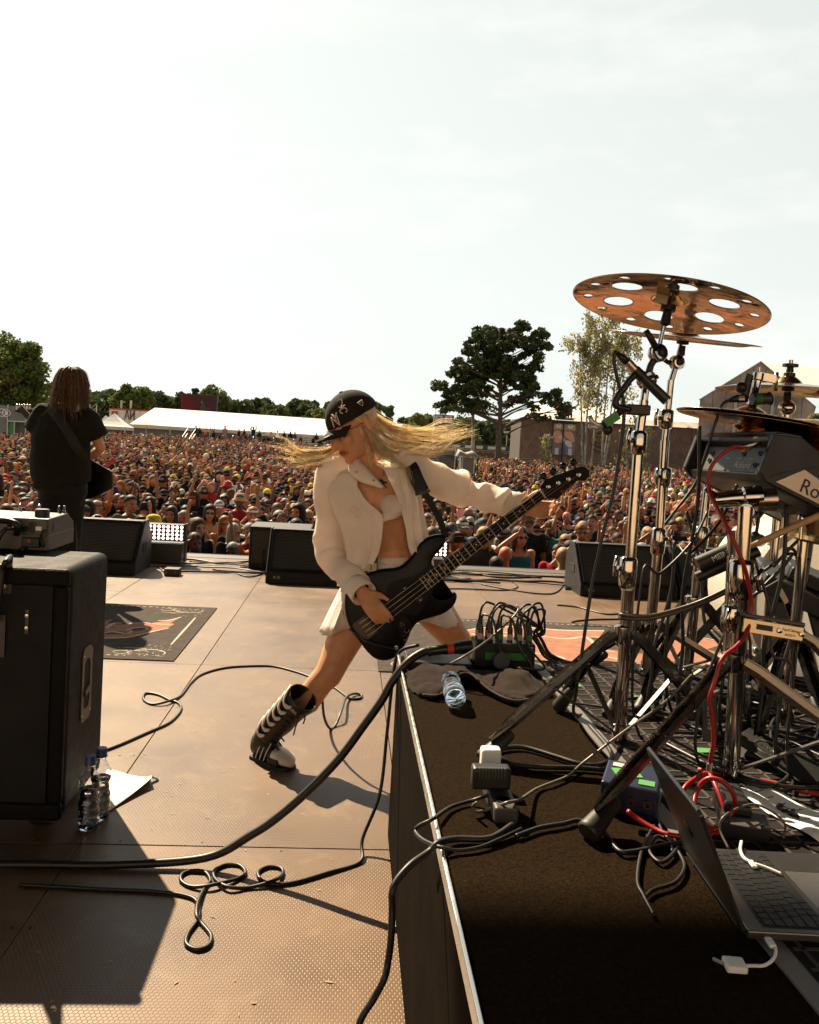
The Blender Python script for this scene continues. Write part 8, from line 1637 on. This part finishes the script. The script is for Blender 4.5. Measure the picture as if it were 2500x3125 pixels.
    for px, py0, py1, lab in ((2268, 2095, 2225, 'black upright pedal plate lettered Falcon beside the post'), (2165, 2110, 2260, 'second upright pedal plate lettered Falcon, behind the red lead')):
        a, b = DP(px + 8, py0, 1.85), DP(px - 6, py1, 1.85); p = thing('pedal_plate', b, lab, 'pedal'); m = frame(lerp(a, b, .5), (0, -1, .25), a - b); MB().box(m.translation, ((a - b).length, .036, .008), m.to_3x3()).build('plate', M('pedal_black'), p, bevel=.003); text('maker_mark', 'FALCON', .018, m @ Matrix.Translation((.004, 0, .0045)), M('print_white'), p, .0003); MB().ball(a, (.020, .012, .014), 12, 8).build('heel_hinge', STEEL, p, smooth=180)
    sh = thing('snare_drum', DP(2620, 1530, 1.95), 'drum with golden hoop under the drum pad at the photo edge', 'drum'); F = frame(DP(2625, 1500, 1.95), (-.12, -.1, .98)); MB().lathe([(.165, -.10), (.165, -.01)], F, 48, cap=False).build('shell', M('snare_shell', (.30, .22, .12), .25, .9), sh, smooth=60)
    for z in (-.005, -.095): MB().lathe([(.160, z + .006), (.174, z + .006), (.176, z - .004), (.170, z - .012), (.164, z - .012)], F, 48, cap=False).build('hoop', M('gold_hoop', (.72, .52, .25), .22, 1.), sh, smooth=40)
    MB().lathe([(0, .002), (.162, .0)], F, 48, cap=False).build('head', M('drum_head'), sh, smooth=60); 
    for a in range(120, 300, 36): q = F @ V(.172 * math.cos(rad(a)), .172 * math.sin(rad(a)), -.05); MB().tube([q + V(0, 0, .05), q + V(0, 0, -.05)], .0045, 8).ball(q, (.012, .012, .02), 8, 6).build('tension_rod', CHROME, sh, smooth=60)
    for px, py in ((1330, 1200),): pass
    tp = thing('snare_stand', DP(2480, 1700, 1.95), 'chrome stand under the golden-hooped drum', 'stand'); g = V(1.10, 1.95, 0); MB().cyl(V(1.12, 1.95, B0 + .03), V(1.13, 1.95, 1.10), .0125, 16).build('tube', CHROME, tp, smooth=40); tripod(tp, V(1.12, 1.95, .86), V(1.12, 1.95, B0 + .05), [V(.95, 1.78, B0), V(1.34, 1.80, B0), V(1.12, 2.22, B0)], .026, .020)
    R6 = random.Random(4)
    for k in range(24):
        x0, y0 = R6.uniform(.68, 1.3), R6.uniform(1.6, 2.5); P = [V(x0 + .16 * j + R6.gauss(0, .05), y0 + R6.gauss(0, .12), B0 + .010 + .004 * (k % 3)) for j in range(5)]
        cable('rug_cable', P, R6.uniform(.003, .005), 'black cable tangled among the stand legs', n=6, seg=5, group='cables under the stands')
    for k, (a, b) in enumerate((((2160, 1560, 2.0), (1960, 1760, 1.9)), ((2250, 1480, 1.8), (2060, 1700, 2.1)), ((2135, 1300, 1.95), (2085, 1960, 2.0)), ((2320, 1560, 1.75), (2140, 2130, 1.7)), ((2095, 1560, 2.0), (2210, 2000, 1.9)), ((2400, 1540, 1.8), (2330, 2080, 1.8)), ((2190, 1500, 1.9), (2290, 1960, 1.85)), ((2440, 1700, 1.75), (2380, 2150, 1.7)), ((2060, 1650, 2.1), (1990, 2050, 2.05)), ((2300, 1700, 1.7), (2420, 2050, 1.65)))):
        A, B_ = DP(*a), DP(*b); cable('hanging_lead', [A, lerp(A, B_, .3) + V(.01, 0, -.03), lerp(A, B_, .65) + V(-.01, 0, -.05), B_, V(B_.x + .02, B_.y, B0 + .01), V(B_.x + .3, B_.y + .1, B0 + .01)], .0035 + .0006 * (k % 3), f'thin lead hanging between the stands, {ORD[k]} from the crash', n=6, group='leads hanging in the rack')
    tw = thing('cable_tie', DP(1900, 1886, 1.85), 'bundle of flat leads strapped round the front stand', 'cable'); 
    for k in range(4): z = .0035 * k; MB().tube(spline([DP(2238, 1800, 1.75) + V(0, 0, z), DP(2130, 1850, 1.80) + V(0, 0, z), DP(2010, 1886, 1.83) + V(0, 0, z), DP(1940, 1893, 1.835) + V(0, 0, z), DP(1896, 1888, 1.845) + V(0, 0, z), DP(1893, 1884, 1.88) + V(0, 0, z), DP(1925, 1882, 1.89) + V(0, 0, z)], 5), .0028, 6).build('lead', M('pale_cable') if k % 2 else CABLE, tw, smooth=180)
    for x, y, s in ((1745, 2090, .03), (1965, 2130, .03), (2300, 2225, .025), (2150, 2290, .025)): q = FL(x, y, B0 + .0065); tag(MB().add([q + V(-s, -s * .6, 0), q + V(s, -s * .4, 0), q + V(s * .8, s * .6, 0), q + V(-s * .7, s * .7, 0)], [(0, 1, 2, 3)]).build('tape_mark', TAPEG), 'green tape mark on the drum rug', 'tape', 'green tape marks on the rug')
drums()
# ---------------- DI box, laptop, setlist ----------------
def desk_items():
    c = V(.583, 1.545, B0); t = thing('di_box', c, 'blue direct box with green tape on the carpet', 'direct box'); Rm = Matrix.Rotation(rad(-24), 3, 'Z'); bm = M('di_blue', (.007, .013, .038), .4, .2, var=.12)
    pr = [(-.055, 0), (-.055, .05), (.055, .05), (.055, 0)]; MB().box(c + V(0, 0, .030), (.105, .125, .052), Rm).build('case', bm, t, bevel=.004); MB().box(c + V(0, 0, .005), (.112, .14, .006), Rm).build('base_plate', bm, t)
    MB().box(c + Rm @ V(-.01, .0, .0572), (.05, .045, .001), Rm @ Matrix.Rotation(.4, 3, 'Z')).build('green_tape', TAPEG, t); MB().box(c + Rm @ V(.03, -.035, .0572), (.03, .025, .001), Rm).build('green_tape', TAPEG, t); MB().box(c + Rm @ V(-.02, .035, .0574), (.04, .02, .001), Rm).build('white_print', M('print_white'), t)
    for u in (-.025, .005, .035): MB().lathe([(.008, 0), (.008, .006), (.005, .006), (.005, 0)], frame(c + Rm @ V(u, -.0635, .028), Rm @ V(0, -1, 0)), 12).build('jack_socket', DARKMETAL, t)
    # laptop
    Hf, Hn = V(.608, 1.336, B0 + .004), V(.591, 1.091, B0 + .004); d = V(-.104, -.0553, .1975); w = (Hf - Hn); n = V(w.y, -w.x, 0).normalized(); D_ = .235; wl = w.length; wn = w.normalized()
    t = thing('laptop', lerp(Hf, Hn, .5), 'open silver laptop on the riser with its lid towards the photo edge', 'laptop'); AL = M('laptop_aluminium', (.15, .14, .13), .35, .9, var=.04); KB = M('key_black', (.012, .012, .013), .5); 
    F = frame(Hn, (0, 0, 1), n); S = 1 if (F @ V(0, 1, 0) - Hn).dot(wn) > 0 else -1      # local x away from the hinge, local y along it
    Q = lambda u, v, z=0.: Hn + n * u + wn * v + V(0, 0, z)
    MB().loft([[Q(u, v, z) for u, v in ((.004, 0), (D_ - .006, 0), (D_, .006), (D_, wl - .006), (D_ - .006, wl), (.004, wl))] for z in (.0, .012)]).build('base', AL, t, bevel=.002)
    MB().loft([[Q(u, v, z) for u, v in ((.030, .012), (.128, .012), (.128, wl - .012), (.030, wl - .012))] for z in (.0121, .0126)]).build('key_bed', KB, t)
    kw = (wl - .03) / 14; src = None; kp = (.128 - .034) / 6
    for r in range(6):
        v = .015; sizes = [1] * 14 if r < 5 else [1, 1, 1, 1.2, 5, 1.2, 1, 1, .8, .8]
        if r in (1, 2, 3, 4): sizes = {1: [1] * 13 + [1], 2: [1.4] + [1] * 12 + [.6], 3: [1.6] + [1] * 11 + [1.4], 4: [2] + [1] * 10 + [2]}[r]
        tot = sum(sizes)
        for s in sizes: L_ = s / tot * (wl - .03); k = MB().loft([[Q(.034 + kp * r + a, v + b, z) for a, b in ((.001, .001), (kp - .0015, .001), (kp - .0015, L_ - .0012), (.001, L_ - .0012))] for z in (.0127, .0142)]).build('key', KB, t); v += L_
    MB().loft([[Q(u, v, z) for u, v in ((.138, wl * .28), (D_ - .01, wl * .28), (D_ - .01, wl * .72), (.138, wl * .72))] for z in (.0121, .0124)]).build('trackpad', M('trackpad', (.22, .21, .20), .3, .7), t)
    dn = d.normalized(); ln = wn.cross(dn); ln = ln if ln.x < 0 else -ln
    LQ = lambda s, v, h=0.: Hn + d * s + wn * v + ln * h + V(0, 0, .008)
    MB().loft([[LQ(s, v, h) for s, v in ((0, .002), (.97, .0), (1.0, .008), (1.0, wl - .008), (.97, wl), (0, wl - .002))] for h in (-.003, .003)]).build('lid', AL, t, bevel=.0015); MB().loft([[LQ(s, v, h) for s, v in ((.05, .006), (.97, .006), (.97, wl - .006), (.05, wl - .006))] for h in (-.0036, -.0031)]).build('display', M('dark_display', (.006, .006, .007), .12), t)
    MB().tube([LQ(.0, .02, 0), LQ(.0, wl - .02, 0)], .005, 10).build('hinge', KB, t); q = LQ(.55, wl * .5, .0033); MB().lathe([(0, 0.0003), (.012, 0)], frame(q, ln) @ Matrix.Diagonal((1, 1.25, 1, 1)), 18, cap=False).build('lid_emblem', M('dark_display'), t)
    # dongle, cables, boxes, setlist
    f8 = lambda x, y, z=B0 + .004: FL(1700 + x * .4638, 2200 + y * .4638, z)
    g = thing('usb_adapter', f8(1170, 1600), 'white USB adapter dangling from the laptop', 'adapter'); a, b = f8(1100, 1600, B0 + .010), f8(1240, 1612, B0 + .010); MB().bar(a, b, .026, .010, (0, 1, 0)).build('block', WHITE, g, bevel=.003); MB().tube(spline([b, f8(1300, 1612, B0 + .008), f8(1370, 1608, B0 + .008), f8(1430, 1560, B0 + .009), f8(1440, 1500, B0 + .011), f8(1420, 1470, B0 + .012)], 5), .0022, 8).build('tail', WHITE, g, smooth=180); MB().bar(f8(1425, 1490, B0 + .012), f8(1385, 1430, B0 + .012), .010, .006).build('usb_plug', WHITE, g, bevel=.002); MB().tube([a, f8(1030, 1566, B0 + .008)], .0024, 8).build('thin_plug', M('grey_plug', (.3, .28, .27), .4), g)
    z = B0 + .022; cable('usb_cable', [f8(1215, 795, z), f8(1208, 850, z), f8(1230, 900, z), f8(1275, 930, z)], .0028, 'white USB cable end lying on the keyboard', WHITE); tag(MB().bar(f8(1270, 920, z), f8(1305, 965, z), .009, .005).build('usb_plug', WHITE, None, bevel=.002), 'white USB plug resting on the laptop keys', 'plug'); cable('usb_cable', [f8(1305, 940, z), f8(1380, 965, z), f8(1440, 990, z), f8(1475, 1005, z)], .0024, 'second white cable tip across the trackpad', WHITE)
    k = thing('pedal_switch', f8(1220, 700), 'small black box with pale lit top behind the laptop', 'box'); MB().box(f8(1225, 690, B0 + .018), (.085, .06, .032), Matrix.Rotation(-.35, 3, 'Z')).build('case', BLACK, k, bevel=.003); MB().box(f8(1235, 670, B0 + .0355), (.05, .035, .002), Matrix.Rotation(-.35, 3, 'Z')).build('top_plate', M('panel_grey'), k)
    tag(MB().bar(f8(1110, 480, B0 + .025), f8(1190, 650, B0 + .025), .05, .05).build('power_brick', BLACK, None, bevel=.006), 'black power brick lying beside the setlist', 'power supply')
    A, B_, C_, E_ = FL(2228, 2408, B0 + .008), FL(2320, 2384, B0 + .008), FL(2590, 2520, B0 + .008), FL(2500, 2572, B0 + .008); nn = 10; vs = [lerp(lerp(A, B_, j / nn), lerp(E_, C_, j / nn), i / nn) + V(0, 0, .004 * math.sin(i * .9) + .003 * math.sin(j)) for i in range(nn + 1) for j in range(nn + 1)]
    p = tag(MB().add(vs, [(i * (nn + 1) + j, i * (nn + 1) + j + 1, (i + 1) * (nn + 1) + j + 1, (i + 1) * (nn + 1) + j) for i in range(nn) for j in range(nn)]).build('setlist', M('white_paper'), None, smooth=180, solid=.0005), 'white printed setlist lying on the drum rug', 'paper')
    ink = M('ink', (.02, .02, .02), .8)
    for i, (s, sz) in enumerate((('INFECT', .022), ('Deepest', .010), ('Never', .010), ('Vision', .010), ('Full of Teeth', .010), ('Viscera', .010), ('The Pain', .010))):
        c = lerp(lerp(A, E_, .06 + .14 * i), lerp(B_, C_, .06 + .14 * i), .38) + V(0, 0, .0085); text('printed_line', s, sz, frame(c, (0, 0, 1), (B_ - A)), ink, p, .0002)
    for kq, pts in enumerate((((690, 480), (660, 600), (690, 720), (760, 800)), ((800, 830), (740, 900), (680, 930), (620, 880), (610, 820), (660, 760), (740, 790), (760, 860)), ((640, 690), (560, 850), (530, 1050), (570, 1150), (640, 1280)), ((800, 860), (840, 960), (780, 1060), (640, 1110), (590, 1150)))):
        cable('lid_lead', [f8(x, y, B0 + .005) for x, y in pts], .0032, f'thin black lead curling behind the laptop lid, {ORD[kq]} from the direct box', group='leads behind the laptop')
    cable('white_loop', [f8(1130, 840, B0 + .012), f8(1075, 720, B0 + .03), f8(1090, 640, B0 + .05), f8(1180, 580, B0 + .06), f8(1300, 550, B0 + .06), f8(1420, 600, B0 + .05), f8(1500, 680, B0 + .03), f8(1490, 770, B0 + .015)], .0022, 'thin pale cable arching over the setlist', M('pale_cable'))
desk_items()
